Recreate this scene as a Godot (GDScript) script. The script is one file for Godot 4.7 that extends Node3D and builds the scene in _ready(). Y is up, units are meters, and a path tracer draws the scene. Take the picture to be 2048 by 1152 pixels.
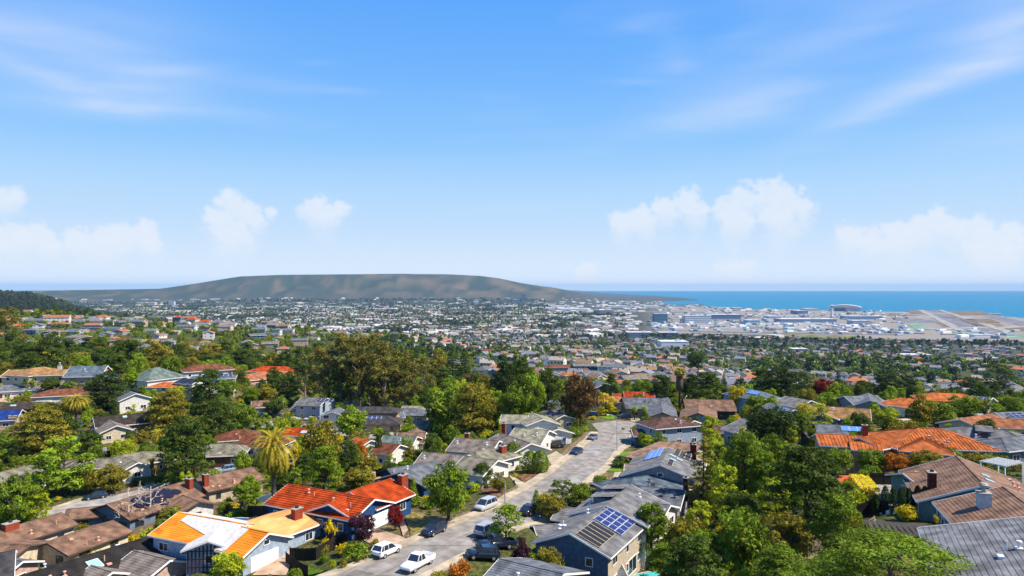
extends Node3D
# A hillside suburb above a bay: houses, gardens and a street near by, a town, an airport, a long hill and the sea beyond.
# x is right, -z is away, y is up, metres; the sea lies at y = 0.

class Geo:
	var v := PackedVector3Array()
	var n := PackedVector3Array()
	var c := PackedColorArray()
	var col := Color.WHITE
	func tri(a: Vector3, b: Vector3, d: Vector3) -> void:
		var m := (d - a).cross(b - a).normalized()
		v.push_back(a); v.push_back(b); v.push_back(d)
		n.push_back(m); n.push_back(m); n.push_back(m)
		c.push_back(col); c.push_back(col); c.push_back(col)
	func quad(a: Vector3, b: Vector3, d: Vector3, e: Vector3) -> void:
		tri(a, b, d)
		tri(a, d, e)
	func box(o: Vector3, s: Vector3, b := Basis()) -> void:
		var x := b.x * s.x / 2
		var y := b.y * s.y / 2
		var z := b.z * s.z / 2
		for f in [[x, z, y], [-x, y, z], [y, x, z], [-y, z, x], [z, y, x], [-z, x, y]]:
			var m: Vector3 = o + f[0]
			var u: Vector3 = f[1]
			var w: Vector3 = f[2]
			quad(m - u - w, m + u - w, m + u + w, m - u + w)
	func bar(a: Vector3, b: Vector3, w: float, h: float) -> void:
		var x := b - a
		var l := x.length()
		x /= l
		var z := x.cross(Vector3.UP)
		z = z.normalized() if z.length() > 0.01 else Vector3.RIGHT
		box((a + b) / 2, Vector3(l, h, w), Basis(x, z.cross(x), z))
	func cone(a: Vector3, b: Vector3, ra: float, rb: float, k := 7) -> void:
		var x := (b - a).normalized()
		var s := x.cross(Vector3(0.3, 0.1, 1.0)).normalized()
		var t := x.cross(s)
		for i in k:
			var p := s * cos(TAU * i / k) + t * sin(TAU * i / k)
			var q := s * cos(TAU * (i + 1) / k) + t * sin(TAU * (i + 1) / k)
			quad(a + p * ra, a + q * ra, b + q * rb, b + p * rb)
			if rb > 0.02:
				tri(b, b + p * rb, b + q * rb)
	func lathe(o: Vector3, prof: Array, k := 12) -> void:
		for j in prof.size() - 1:
			for i in k:
				var p := Vector3(cos(TAU * i / k), 0, sin(TAU * i / k))
				var q := Vector3(cos(TAU * (i + 1) / k), 0, sin(TAU * (i + 1) / k))
				var y0 := Vector3(0, prof[j][1], 0)
				var y1 := Vector3(0, prof[j + 1][1], 0)
				quad(o + q * prof[j][0] + y0, o + p * prof[j][0] + y0, o + p * prof[j + 1][0] + y1, o + q * prof[j + 1][0] + y1)
	func leaf(p: Vector3, m: Vector3, s: float, r: RandomNumberGenerator, long := 1.5) -> void:
		var u := m.cross(Vector3(r.randf() - 0.5, r.randf() - 0.5, r.randf() - 0.5)).normalized() * s
		var w := m.cross(u) * long
		tri(p - w, p + u * 0.6, p + w)
		tri(p - w, p + w, p - u * 0.6)
	func smooth() -> void:
		var sum := {}
		for i in v.size():
			var k := Vector3i((v[i] * 200.0).round())
			sum[k] = sum.get(k, Vector3.ZERO) + n[i]
		for i in v.size():
			var m: Vector3 = sum[Vector3i((v[i] * 200.0).round())].normalized()
			if m.dot(n[i]) > 0.55:
				n[i] = m
	func into(mesh: ArrayMesh, mat: Material) -> ArrayMesh:
		var a := []
		a.resize(Mesh.ARRAY_MAX)
		a[Mesh.ARRAY_VERTEX] = v
		a[Mesh.ARRAY_NORMAL] = n
		a[Mesh.ARRAY_COLOR] = c
		mesh.add_surface_from_arrays(Mesh.PRIMITIVE_TRIANGLES, a)
		mesh.surface_set_material(mesh.get_surface_count() - 1, mat)
		return mesh
	func mesh(mat: Material) -> ArrayMesh:
		return into(ArrayMesh.new(), mat)

var mats := {}
var tex := {}
var cache := {}
var rng := RandomNumberGenerator.new()
var ca := PackedFloat32Array()   # terrain control points: angle, log distance, height
var cb := PackedFloat32Array()
var ch := PackedFloat32Array()
var th := PackedFloat32Array()   # terrain heights on a fan of angles and distances
const NA := 301
const NR := 226
const A0 := -0.96
const A1 := 0.96
const R0 := 22.0
const RL := 0.0318
const EYE := 165.0
const FOCAL := 1448.0

func lin(r: float, g: float, b: float) -> Color:
	return Color(r, g, b).linear_to_srgb()

func noise_tex(key: String, freq: float, oct: int, lo: float, hi: float, kind := 0, size := 256) -> NoiseTexture2D:
	if tex.has(key):
		return tex[key]
	var f := FastNoiseLite.new()
	f.seed = key.hash() % 1000
	f.noise_type = FastNoiseLite.TYPE_CELLULAR if kind == 1 else FastNoiseLite.TYPE_SIMPLEX_SMOOTH
	if kind == 1:
		f.cellular_return_type = FastNoiseLite.RETURN_CELL_VALUE
	f.frequency = freq
	f.fractal_octaves = oct
	var t := NoiseTexture2D.new()
	t.width = size
	t.height = size
	t.seamless = true
	t.noise = f
	var g := Gradient.new()
	g.colors = PackedColorArray([Color(lo, lo, lo), Color(hi, hi, hi)])
	t.color_ramp = g
	tex[key] = t
	return t

# kinds: plain, stucco, shingle, wood, brick, ground, road, metal, gloss
func mat(key: String, color: Color, rough := 0.85, kind := "plain", vc := false) -> StandardMaterial3D:
	if mats.has(key):
		return mats[key]
	var m := StandardMaterial3D.new()
	m.resource_name = key
	m.albedo_color = color
	m.roughness = rough
	m.metallic_specular = 0.3
	m.cull_mode = BaseMaterial3D.CULL_DISABLED
	m.vertex_color_use_as_albedo = vc
	match kind:
		"stucco":
			m.albedo_texture = noise_tex("stucco", 0.02, 5, 0.8, 1.0)
			m.uv1_scale = Vector3.ONE * 0.23
		"shingle":
			m.albedo_texture = noise_tex("shingle", 0.09, 3, 0.6, 1.0)
			m.uv1_scale = Vector3(0.31, 0.31, 0.31)
			m.detail_enabled = true
			m.detail_blend_mode = BaseMaterial3D.BLEND_MODE_MUL
			m.detail_albedo = noise_tex("weather", 0.02, 5, 0.5, 1.0)
			m.detail_uv_layer = BaseMaterial3D.DETAIL_UV_2
			m.uv2_triplanar = true
			m.uv2_scale = Vector3.ONE * 0.085
		"wood":
			m.albedo_texture = noise_tex("wood", 0.03, 4, 0.55, 1.0)
			m.uv1_scale = Vector3(1.7, 0.25, 1.7)
		"ply":
			m.albedo_texture = noise_tex("ply", 0.012, 2, 0.72, 1.0, 1)
			m.uv1_scale = Vector3(0.09, 0.2, 0.2)
		"brick":
			m.albedo_texture = noise_tex("brick", 0.16, 1, 0.5, 1.0, 1)
			m.uv1_scale = Vector3(0.5, 0.9, 0.5)
		"ground":
			m.albedo_texture = noise_tex("ground", 0.03, 6, 0.35, 1.0, 0, 512)
			m.uv1_scale = Vector3.ONE * 0.06
		"road":
			m.albedo_texture = noise_tex("road", 0.014, 6, 0.68, 1.0, 0, 512)
			m.uv1_scale = Vector3.ONE * 0.045
		"far":
			m.albedo_texture = noise_tex("far", 0.02, 6, 0.55, 1.0, 0, 512)
			m.uv1_scale = Vector3.ONE * 0.0016
		"metal":
			m.metallic = 0.6
		"gloss":
			m.clearcoat_enabled = true
			m.clearcoat = 0.8
			m.clearcoat_roughness = 0.08
			m.metallic_specular = 0.5
	if m.albedo_texture:
		m.uv1_triplanar = true
		m.uv1_world_triplanar = kind in ["ground", "road", "far"]
	mats[key] = m
	return m

const WALL := {
	"white": [0.72, 0.71, 0.68], "cream": [0.66, 0.56, 0.40], "blue": [0.018, 0.07, 0.20], "navy": [0.02, 0.035, 0.08], "paleblue": [0.34, 0.43, 0.55], "grey": [0.30, 0.31, 0.34],
	"tan": [0.45, 0.34, 0.22], "pink": [0.55, 0.38, 0.31], "brown": [0.13, 0.07, 0.04], "dark": [0.06, 0.05, 0.05], "greyblue": [0.16, 0.21, 0.29], "teal": [0.16, 0.26, 0.27], "slate": [0.10, 0.15, 0.23], "beige": [0.52, 0.44, 0.34]}
const ROOF := {
	"orange": [0.95, 0.125, 0.012], "terracotta": [1.0, 0.275, 0.065], "salmon": [0.85, 0.33, 0.15], "tan": [0.74, 0.42, 0.18], "taupe": [0.48, 0.41, 0.36], "brown": [0.52, 0.31, 0.21], "redbrown": [0.42, 0.155, 0.08],
	"dark": [0.12, 0.095, 0.075], "black": [0.062, 0.055, 0.052], "slate": [0.31, 0.35, 0.41], "grey": [0.40, 0.405, 0.43], "bluegrey": [0.24, 0.33, 0.42], "green": [0.30, 0.40, 0.37], "sage": [0.66, 0.64, 0.46], "navy": [0.05, 0.07, 0.15],
	"blue": [0.025, 0.09, 0.46], "purple": [0.28, 0.15, 0.125], "rose": [0.70, 0.43, 0.30], "lichen": [0.5, 0.47, 0.36], "ply": [0.88, 0.46, 0.17], "rustply": [0.95, 0.30, 0.02], "paper": [0.62, 0.62, 0.61], "charcoal": [0.15, 0.145, 0.155], "steel": [0.42, 0.44, 0.48]}
const LEAF := {
	"dark": [0.12, 0.19, 0.03], "olive": [0.36, 0.32, 0.04], "green": [0.245, 0.36, 0.032], "bright": [0.33, 0.48, 0.035], "lime": [0.52, 0.62, 0.035], "yellow": [0.85, 0.68, 0.03], "orange": [0.75, 0.26, 0.03],
	"russet": [0.20, 0.115, 0.05], "purple": [0.095, 0.035, 0.075], "red": [0.36, 0.035, 0.03], "blue": [0.17, 0.24, 0.24], "frond": [0.52, 0.43, 0.05], "deep": [0.07, 0.12, 0.03], "euc": [0.275, 0.25, 0.055]}

func wall(key: String) -> StandardMaterial3D:
	var c: Array = WALL[key]
	return mat("wall " + key, lin(c[0], c[1], c[2]), 0.9, "stucco")
func roof(key: String) -> StandardMaterial3D:
	var c: Array = ROOF[key]
	return mat("roof " + key, lin(c[0], c[1], c[2]), 0.85, "ply" if key in ["ply", "rustply"] else "stucco" if key == "paper" else "shingle")
func leaf_mat(key: String) -> StandardMaterial3D:
	if mats.has("leaf " + key):
		return mats["leaf " + key]
	var c: Array = LEAF[key]
	var m := mat("leaf " + key, lin(c[0], c[1], c[2]), 0.6, "plain", true)
	m.metallic_specular = 0.22
	m.backlight_enabled = true
	m.backlight = lin(0.55, 0.55, 0.30)
	return m
func plain(key: String, r: float, g: float, b: float, rough := 0.8, kind := "plain") -> StandardMaterial3D:
	return mat(key, lin(r, g, b), rough, kind)
func glass() -> StandardMaterial3D:
	var m := plain("window glass", 0.02, 0.03, 0.045, 0.06)
	m.metallic_specular = 0.6
	return m

# ---- nodes
func part(called: String, mesh: Mesh, parent: Node3D, at := Vector3.ZERO, turn := 0.0) -> MeshInstance3D:
	var o := MeshInstance3D.new()
	o.name = called
	o.mesh = mesh
	o.position = at
	o.rotation.y = turn
	parent.add_child(o, true)
	return o
func tag(o: Node3D, label: String, category: String, group := "") -> Node3D:
	o.set_meta("label", label)
	o.set_meta("category", category)
	if group:
		o.set_meta("group", group)
	return o
func thing(called: String, label: String, category: String, at: Vector3, turn := 0.0, group := "") -> Node3D:
	var o := Node3D.new()
	o.name = called
	o.position = at
	o.rotation.y = turn
	add_child(o, true)
	return tag(o, label, category, group)
func structure(called: String, mesh: Mesh, label := "") -> MeshInstance3D:
	var o := part(called, mesh, self)
	o.set_meta("kind", "structure")
	if label:
		o.set_meta("label", label)
	return o

# ---- terrain
func knot(x: float, y: float, z: float) -> void:
	ca.push_back(atan2(x, -z))
	cb.push_back(log(Vector2(x, z).length()))
	ch.push_back(y)
func sight(x: float) -> float:   # bearing of a column of the old survey sheet
	return atan((x - 1024.0) / FOCAL)
func ramp(t: Array, x: float) -> float:
	for i in range(1, t.size()):
		if x <= t[i][0]:
			return lerpf(t[i - 1][1], t[i][1], clampf((x - t[i - 1][0]) / (t[i][0] - t[i - 1][0]), 0, 1))
	return t[-1][1]
const SHORE := [[-1.2, 40000.0], [0.049, 40000.0], [0.0868, 30000.0], [0.121, 23900.0], [0.168, 17700.0], [0.208, 14050.0], [0.2430, 11370.0], [0.2555, 9950.0], [0.2570, 6640.0], [0.305, 5830.0], [0.379, 5970.0], [0.469, 5560.0], [0.524, 5830.0], [0.568, 5560.0], [0.594, 5190.0], [0.616, 4780.0], [0.78, 3460.0], [1.2, 2600.0]]
const CREST := [[-0.96, 60.0], [-0.66, 120.0], [-0.56, 138.0], [-0.452, 156.0], [-0.413, 215.0], [-0.382, 267.0], [-0.359, 304.0], [-0.309, 325.0], [-0.259, 332.0], [-0.154, 345.0], [-0.086, 339.0], [-0.044, 320.0], [-0.017, 287.0], [0.011, 231.0], [0.0387, 191.0], [0.0593, 167.0], [0.085, 118.0], [0.11, 60.0], [0.14, 4.0], [1.0, 3.0]]
const WESTHILL := [[-0.96, 260.0], [-0.74, 200.0], [-0.64, 150.0], [-0.6155, 143.0], [-0.59, 138.0], [-0.57, 124.0], [-0.55, 95.0], [-0.53, 66.0], [-0.50, 42.0], [-0.46, 22.0], [-0.41, 8.0], [-0.38, 3.0], [1.0, 3.0]]
var bumps := FastNoiseLite.new()
func raise_ground() -> void:
	bumps.seed = 5
	bumps.noise_type = FastNoiseLite.TYPE_SIMPLEX_SMOOTH
	bumps.fractal_octaves = 4
	bumps.frequency = 0.0012
	th.resize(NA * NR)
	for j in NR:
		var lr := log(R0) + j * RL
		var d := exp(lr)
		for i in NA:
			var a := A0 + (A1 - A0) * i / (NA - 1)
			var h := 0.0
			if d < 2750.0:
				var s := 0.0
				for k in ca.size():
					var u := ca[k] - a
					var w := cb[k] - lr
					var q := 1.0 / (u * u + w * w + 0.0006)
					q *= q
					s += q
					h += q * ch[k]
				h /= s
			var far := smoothstep(2250.0, 2700.0, d)
			if far > 0.0:
				var x := d * sin(a)
				var z := -d * cos(a)
				var flat := 3.5
				var west := ramp(WESTHILL, a)
				flat += (west - 3.0) * smoothstep(2250.0, 2900.0, d) * (1.0 - smoothstep(3300.0, 5200.0, d)) * (0.94 + 0.06 * bumps.get_noise_2d(x, z))
				var top := ramp(CREST, a)
				var up := smoothstep(6900.0, 9300.0, d)
				var fold := 1.0 - absf(bumps.get_noise_2d(x * 0.9 + z * 0.25, z * 0.4 + 400.0)) * 2.0
				flat += (top - 3.0) * pow(up, 1.3) * (1.0 - 0.4 * smoothstep(9400.0, 13000.0, d)) * (1.0 - 0.34 * (1.0 - fold) * smoothstep(0.03, 0.3, up) * (1.0 - smoothstep(0.7, 1.0, up)))
				flat += (40.0 if top > 60.0 else 0.0) * smoothstep(6000.0, 7500.0, d) * maxf(0.0, bumps.get_noise_2d(x, z)) * (1.0 - up)
				if d > ramp(SHORE, a):
					flat = -8.0
				if a > 0.205 and a < 0.262 and d > 7000.0 + (a - 0.205) * 9000.0 and d < 9300.0 + (a - 0.205) * 12000.0:
					flat = -8.0
				h = lerpf(h, flat, far)
			th[j * NA + i] = h
func ground(x: float, z: float) -> float:
	var fa := clampf((atan2(x, -z) - A0) / (A1 - A0) * (NA - 1), 0, NA - 1.001)
	var fr := clampf((log(Vector2(x, z).length()) - log(R0)) / RL, 0, NR - 1.001)
	var i := int(fa)
	var j := int(fr)
	var k := j * NA + i
	return lerpf(lerpf(th[k], th[k + 1], fa - i), lerpf(th[k + NA], th[k + NA + 1], fa - i), fr - j)
func on(x: float, z: float, lift := 0.0) -> Vector3:
	return Vector3(x, ground(x, z) + lift, z)
func build_ground() -> void:
	var v := PackedVector3Array()
	var c := PackedColorArray()
	var nm := PackedVector3Array()
	var ix := PackedInt32Array()
	var f := FastNoiseLite.new()
	f.seed = 3
	f.frequency = 0.02
	f.fractal_octaves = 4
	var mossy := Color(0.13, 0.15, 0.04)
	var dry := Color(0.30, 0.225, 0.12)
	var town := Color(0.13, 0.14, 0.12)
	var apron := Color(0.50, 0.46, 0.42)
	for j in NR:
		var d := R0 * exp(j * RL)
		for i in NA:
			var a := A0 + (A1 - A0) * i / (NA - 1)
			var x := d * sin(a)
			var z := -d * cos(a)
			v.push_back(Vector3(x, th[j * NA + i], z))
			var s := f.get_noise_2d(x, z)
			var k := mossy.lerp(dry, clampf(s * 1.6 + 0.28, 0, 1))
			k = k.lerp(Color(0.10, 0.135, 0.035), smoothstep(330.0, 560.0, d) * 0.8)
			k = k.lerp(town, smoothstep(900.0, 1700.0, d))
			if d > 2600.0 * (1.0 - 0.06 * (a - 0.3)) and a > 0.17:
				k = k.lerp(apron, smoothstep(0.17, 0.23, a) * (1.0 - smoothstep(6200.0, 6900.0, d)))
			var hill := smoothstep(7300.0, 8300.0, d) * (1.0 if a < 0.075 else 0.0)
			var scrub := Color(0.075, 0.11, 0.08).lerp(Color(0.27, 0.215, 0.14), clampf(bumps.get_noise_2d(x * 2.2, z * 1.6) * 2.2 + 0.02 + smoothstep(-0.3, 0.0, a) * 0.45, 0, 1))
			k = k.lerp(scrub, hill)
			if th[j * NA + i] > 30.0 and d > 2300.0 and d < 6500.0:
				k = Color(0.05, 0.062, 0.03)
			c.push_back(k)
	for j in NR:
		for i in NA:
			var p := v[mini(j + 1, NR - 1) * NA + i] - v[maxi(j - 1, 0) * NA + i]
			var q := v[j * NA + mini(i + 1, NA - 1)] - v[j * NA + maxi(i - 1, 0)]
			nm.push_back(q.cross(p).normalized())
	for j in NR - 1:
		for i in NA - 1:
			var k := j * NA + i
			for t in [k, k + NA, k + NA + 1, k, k + NA + 1, k + 1]:
				ix.push_back(t)
	var arr := []
	arr.resize(Mesh.ARRAY_MAX)
	arr[Mesh.ARRAY_VERTEX] = v
	arr[Mesh.ARRAY_NORMAL] = nm
	arr[Mesh.ARRAY_COLOR] = c
	arr[Mesh.ARRAY_INDEX] = ix
	var m := ArrayMesh.new()
	m.add_surface_from_arrays(Mesh.PRIMITIVE_TRIANGLES, arr)
	m.surface_set_material(0, mat("ground", Color.WHITE, 1.0, "ground", true))
	structure("ground", m, "sloping ground that falls from the gardens to the flat town and rises to a long hill")
	var g := Geo.new()
	g.quad(Vector3(-24000, 0, -40000), Vector3(46000, 0, -40000), Vector3(46000, 0, 1500), Vector3(-26000, 0, 1500))
	var w := plain("sea water", 0.022, 0.20, 0.36, 0.55)
	w.metallic_specular = 0.12
	w.albedo_texture = noise_tex("swell", 0.02, 5, 0.78, 1.0)
	w.normal_enabled = true
	w.normal_texture = noise_tex_normal()
	w.normal_scale = 0.4
	w.uv1_triplanar = true
	w.uv1_world_triplanar = true
	w.uv1_scale = Vector3.ONE * 0.0021
	structure("sea", g.mesh(w), "flat blue bay reaching the horizon behind the airport")
func noise_tex_normal() -> NoiseTexture2D:
	var t := NoiseTexture2D.new()
	var f := FastNoiseLite.new()
	f.frequency = 0.03
	f.fractal_octaves = 5
	t.noise = f
	t.seamless = true
	t.as_normal_map = true
	t.bump_strength = 4.0
	return t
# a sheet draped on the ground between two lines of equal length
func drape(called: String, a: Array, b: Array, m: Material, lift: float, side := false) -> MeshInstance3D:
	var g := Geo.new()
	var rows := []
	for k in a.size() - 1:
		var steps := maxi(1, int(maxf((a[k + 1] - a[k]).length(), (b[k + 1] - b[k]).length()) / 2.0))
		for s in steps + (1 if k == a.size() - 2 else 0):
			var t := float(s) / steps
			rows.append([a[k].lerp(a[k + 1], t), b[k].lerp(b[k + 1], t)])
	for k in rows.size() - 1:
		var p: Vector2 = rows[k][0]
		var q: Vector2 = rows[k][1]
		var r: Vector2 = rows[k + 1][0]
		var s: Vector2 = rows[k + 1][1]
		var n := maxi(1, int((q - p).length() / 2.0))
		for i in n:
			var t := float(i) / n
			var u := float(i + 1) / n
			var e := p.lerp(q, t); var f := p.lerp(q, u); var h := r.lerp(s, u); var l := r.lerp(s, t)
			g.quad(on(e.x, e.y, lift), on(l.x, l.y, lift), on(h.x, h.y, lift), on(f.x, f.y, lift))
		if side:
			for w in [[p, r], [q, s]]:
				g.quad(on(w[0].x, w[0].y, lift), on(w[1].x, w[1].y, lift), on(w[1].x, w[1].y, -0.3), on(w[0].x, w[0].y, -0.3))
	return structure(called, g.mesh(m))

# ---- houses
func pane_mesh(w: float, h: float) -> Mesh:
	var k := "pane %.1f %.1f" % [w, h]
	if not cache.has(k):
		var g := Geo.new()
		g.box(Vector3(0, 0, 0.02), Vector3(w - 0.16, h - 0.16, 0.04))
		cache[k] = g.mesh(glass())
	return cache[k]
func frame_mesh(w: float, h: float, dark := false) -> Mesh:
	var k := "frame %.1f %.1f %s" % [w, h, dark]
	if not cache.has(k):
		var g := Geo.new()
		for s in [-1, 1]:
			g.box(Vector3(s * (w / 2 - 0.05), 0, 0.035), Vector3(0.1, h, 0.07))
			g.box(Vector3(0, s * (h / 2 - 0.05), 0.033), Vector3(w - 0.2, 0.1, 0.066))
		if w > 1.3:
			g.box(Vector3(0, 0, 0.03), Vector3(0.06, h - 0.2, 0.06))
		cache[k] = g.mesh(plain("frame brown", 0.09, 0.06, 0.05) if dark else plain("frame white", 0.75, 0.75, 0.74))
	return cache[k]
func window(at: Vector3, turn: float, w: float, h: float, parent: Node3D, dark := false) -> void:
	var f := part("window", frame_mesh(w, h, dark), parent, at, turn)
	part("pane", pane_mesh(w, h), f)
func slope(g: Geo, e0: Vector3, e1: Vector3, r1: Vector3, r0: Vector3, rows: int, lip: float) -> void:
	# e0, e1 along the eave, r0, r1 along the ridge, as seen from outside: e0 left, e1 right
	var up := (r0 + r1 - e0 - e1).cross(e0 - e1).normalized()
	if up.y < 0:
		up = -up
	for k in rows:
		var t := float(k) / rows
		var u := float(k + 1) / rows
		var a := e0.lerp(r0, t) + up * lip
		var b := e1.lerp(r1, t) + up * lip
		var c2 := e1.lerp(r1, u)
		var d := e0.lerp(r0, u)
		if (c2 - d).length() < 0.02:
			g.tri(a, d, b)
		else:
			g.quad(a, d, c2, b)
		if lip > 0.0:
			g.quad(a, b, b - up * lip, a - up * lip)
# a wing: centre x, centre z, length, width, turn, eave height, pitch, form (g gable, h hip, s single slope, f flat), floor of the wing above the house's floor
func wing(o: Node3D, w: Array, wm: Material, rm: Material, tm: Material, near: int) -> void:
	var l: float = w[2] / 2
	var b: float = w[3] / 2
	var e: float = w[5]
	var p: float = w[6]
	var form: String = w[7]
	var low: float = w[8] if w.size() > 8 else -2.5
	var at := Vector3(w[0], 0, w[1])
	var turn: float = w[4]
	var wl := l + (b if form == "h" else 0.0)
	var rise := b * p
	var over := 0.55
	var g := Geo.new()
	for s in [-1.0, 1.0]:
		g.quad(Vector3(-wl * s, low, b * s), Vector3(-wl * s, e, b * s), Vector3(wl * s, e, b * s), Vector3(wl * s, low, b * s))
		g.quad(Vector3(wl * s, low, b * s), Vector3(wl * s, e, b * s), Vector3(wl * s, e, -b * s), Vector3(wl * s, low, -b * s))
		if form == "g":
			g.tri(Vector3(wl * s, e, b * s), Vector3(wl * s, e + rise, 0), Vector3(wl * s, e, -b * s))
	if form == "f":
		g.quad(Vector3(-wl, e, -b), Vector3(wl, e, -b), Vector3(wl, e, b), Vector3(-wl, e, b))
	part("wall", g.mesh(wm), o, at, turn)
	var r := Geo.new()
	var tr := Geo.new()
	var tiled := rm.resource_name in ["roof orange", "roof terracotta", "roof salmon", "roof redbrown"]
	var lip := (0.08 if tiled else 0.035) if near == 1 else 0.0
	var sl := sqrt((b + over) * (b + over) * (1 + p * p))
	var rows := maxi(1, int(sl / (0.5 if tiled else 0.42))) if near == 1 else 1
	var y0 := e - over * p + 0.02
	var y1 := e + rise + 0.02
	if form == "g":
		var x := l + over
		for s in [-1.0, 1.0]:
			var e0 := Vector3(-x * s, y0, (b + over) * s)
			var e1 := Vector3(x * s, y0, (b + over) * s)
			slope(r, e0 + Vector3(0, 0.14, 0), e1 + Vector3(0, 0.14, 0), Vector3(x * s, y1 + 0.14, 0), Vector3(-x * s, y1 + 0.14, 0), rows, lip)
			r.quad(e0, e1, Vector3(x * s, y1, 0), Vector3(-x * s, y1, 0))
			if near == 2:
				var n := int(2 * x / 0.62)
				for i in n + 1:
					var q := -x + 2 * x * i / n
					r.bar(Vector3(q, y0 + 0.19, (b + over) * s), Vector3(q, y1 + 0.19, 0), 0.12, 0.07)
			for q in [-1.0, 1.0]:
				tr.bar(Vector3(q * (x + 0.03), y0 + 0.05, (b + over) * s), Vector3(q * (x + 0.03), y1 + 0.05, 0), 0.06, 0.24)
			tr.box(Vector3(0, y0 + 0.03, (b + over + 0.03) * s), Vector3(2 * x, 0.2, 0.06))
		if near > 0:
			r.bar(Vector3(-x, y1 + 0.17, 0), Vector3(x, y1 + 0.17, 0), 0.26, 0.07)
	elif form == "h":
		var x := wl + over
		for s in [-1.0, 1.0]:
			slope(r, Vector3(-x * s, y0 + 0.14, (b + over) * s), Vector3(x * s, y0 + 0.14, (b + over) * s), Vector3(l * s, y1 + 0.14, 0), Vector3(-l * s, y1 + 0.14, 0), rows, lip)
			slope(r, Vector3(x * s, y0 + 0.14, (b + over) * s), Vector3(x * s, y0 + 0.14, -(b + over) * s), Vector3(l * s, y1 + 0.14, 0), Vector3(l * s, y1 + 0.14, 0), rows, lip)
			if near == 2:
				var n := int(2 * x / 0.62)
				for i in n + 1:
					var q := -x + 2 * x * i / n
					var qt := clampf((x - absf(q)) / (b + over), 0.02, 1.0)
					r.bar(Vector3(q, y0 + 0.19, (b + over) * s), Vector3(q, lerpf(y0, y1, qt) + 0.19, (b + over) * s * (1 - qt)), 0.12, 0.07)
			if near > 0:
				for q in [-1.0, 1.0]:
					r.bar(Vector3(q * x, y0 + 0.17, (b + over) * s), Vector3(q * l, y1 + 0.19, 0), 0.24, 0.07)
			tr.box(Vector3(0, y0 + 0.05, (b + over + 0.03) * s), Vector3(2 * x, 0.2, 0.06))
			tr.box(Vector3((x + 0.03) * s, y0 + 0.05, 0), Vector3(0.06, 0.2, 2 * (b + over)))
		r.quad(Vector3(-x, y0, -b - over), Vector3(x, y0, -b - over), Vector3(x, y0, b + over), Vector3(-x, y0, b + over))
		if near > 0 and l > 0.2:
			r.bar(Vector3(-l, y1 + 0.19, 0), Vector3(l, y1 + 0.19, 0), 0.26, 0.07)
	elif form == "s":
		var x := l + over
		var lo := Vector3(0, e + 0.1 - over * p, b + over)
		var hi := Vector3(0, e + 0.1 + 2 * rise + over * p, -b - over)
		var dx := Vector3(x, 0, 0)
		slope(r, lo - dx, lo + dx, hi + dx, hi - dx, rows, lip)
		r.quad(lo - dx - Vector3(0, 0.14, 0), lo + dx - Vector3(0, 0.14, 0), hi + dx - Vector3(0, 0.14, 0), hi - dx - Vector3(0, 0.14, 0))
		for q in [-1.0, 1.0]:
			tr.bar(lo + dx * q, hi + dx * q, 0.06, 0.2)
			g.quad(Vector3(l * q, e, b), Vector3(l * q, e + 2 * rise, -b), Vector3(l * q, e, -b), Vector3(l * q, e, b))
		tr.box(lo + Vector3(0, -0.05, 0.03), Vector3(2 * x, 0.2, 0.06))
	else:
		r.box(Vector3(0, e + 0.12, 0), Vector3(2 * l + 0.5, 0.22, 2 * b + 0.5))
		tr.box(Vector3(0, e + 0.08, 0), Vector3(2 * l + 0.56, 0.1, 2 * b + 0.56))
	part("roof", r.mesh(rm), o, at, turn)
	part("fascia", tr.mesh(tm), o, at, turn)
func local(w: Array, p: Vector3) -> Vector3:
	return Vector3(w[0], 0, w[1]) + p.rotated(Vector3.UP, w[4])
func inside(w: Array, p: Vector3) -> bool:
	var q := (p - Vector3(w[0], 0, w[1])).rotated(Vector3.UP, -w[4])
	return absf(q.x) < w[2] / 2 + (w[3] / 2 if w[7] == "h" else 0.0) and absf(q.z) < w[3] / 2
func roof_y(w: Array, v: float) -> float:
	return w[5] + (w[3] / 2 - absf(v)) * w[6] + 0.2
func faces(w: Array) -> Array:   # side walls: centre, outward turn, half length
	var hl: float = w[2] / 2 + (w[3] / 2 if w[7] == "h" else 0.0)
	var b: float = w[3] / 2
	return [[Vector3(0, 0, b), 0.0, hl], [Vector3(0, 0, -b), PI, hl], [Vector3(hl, 0, 0), PI / 2, b], [Vector3(-hl, 0, 0), -PI / 2, b]]
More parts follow.
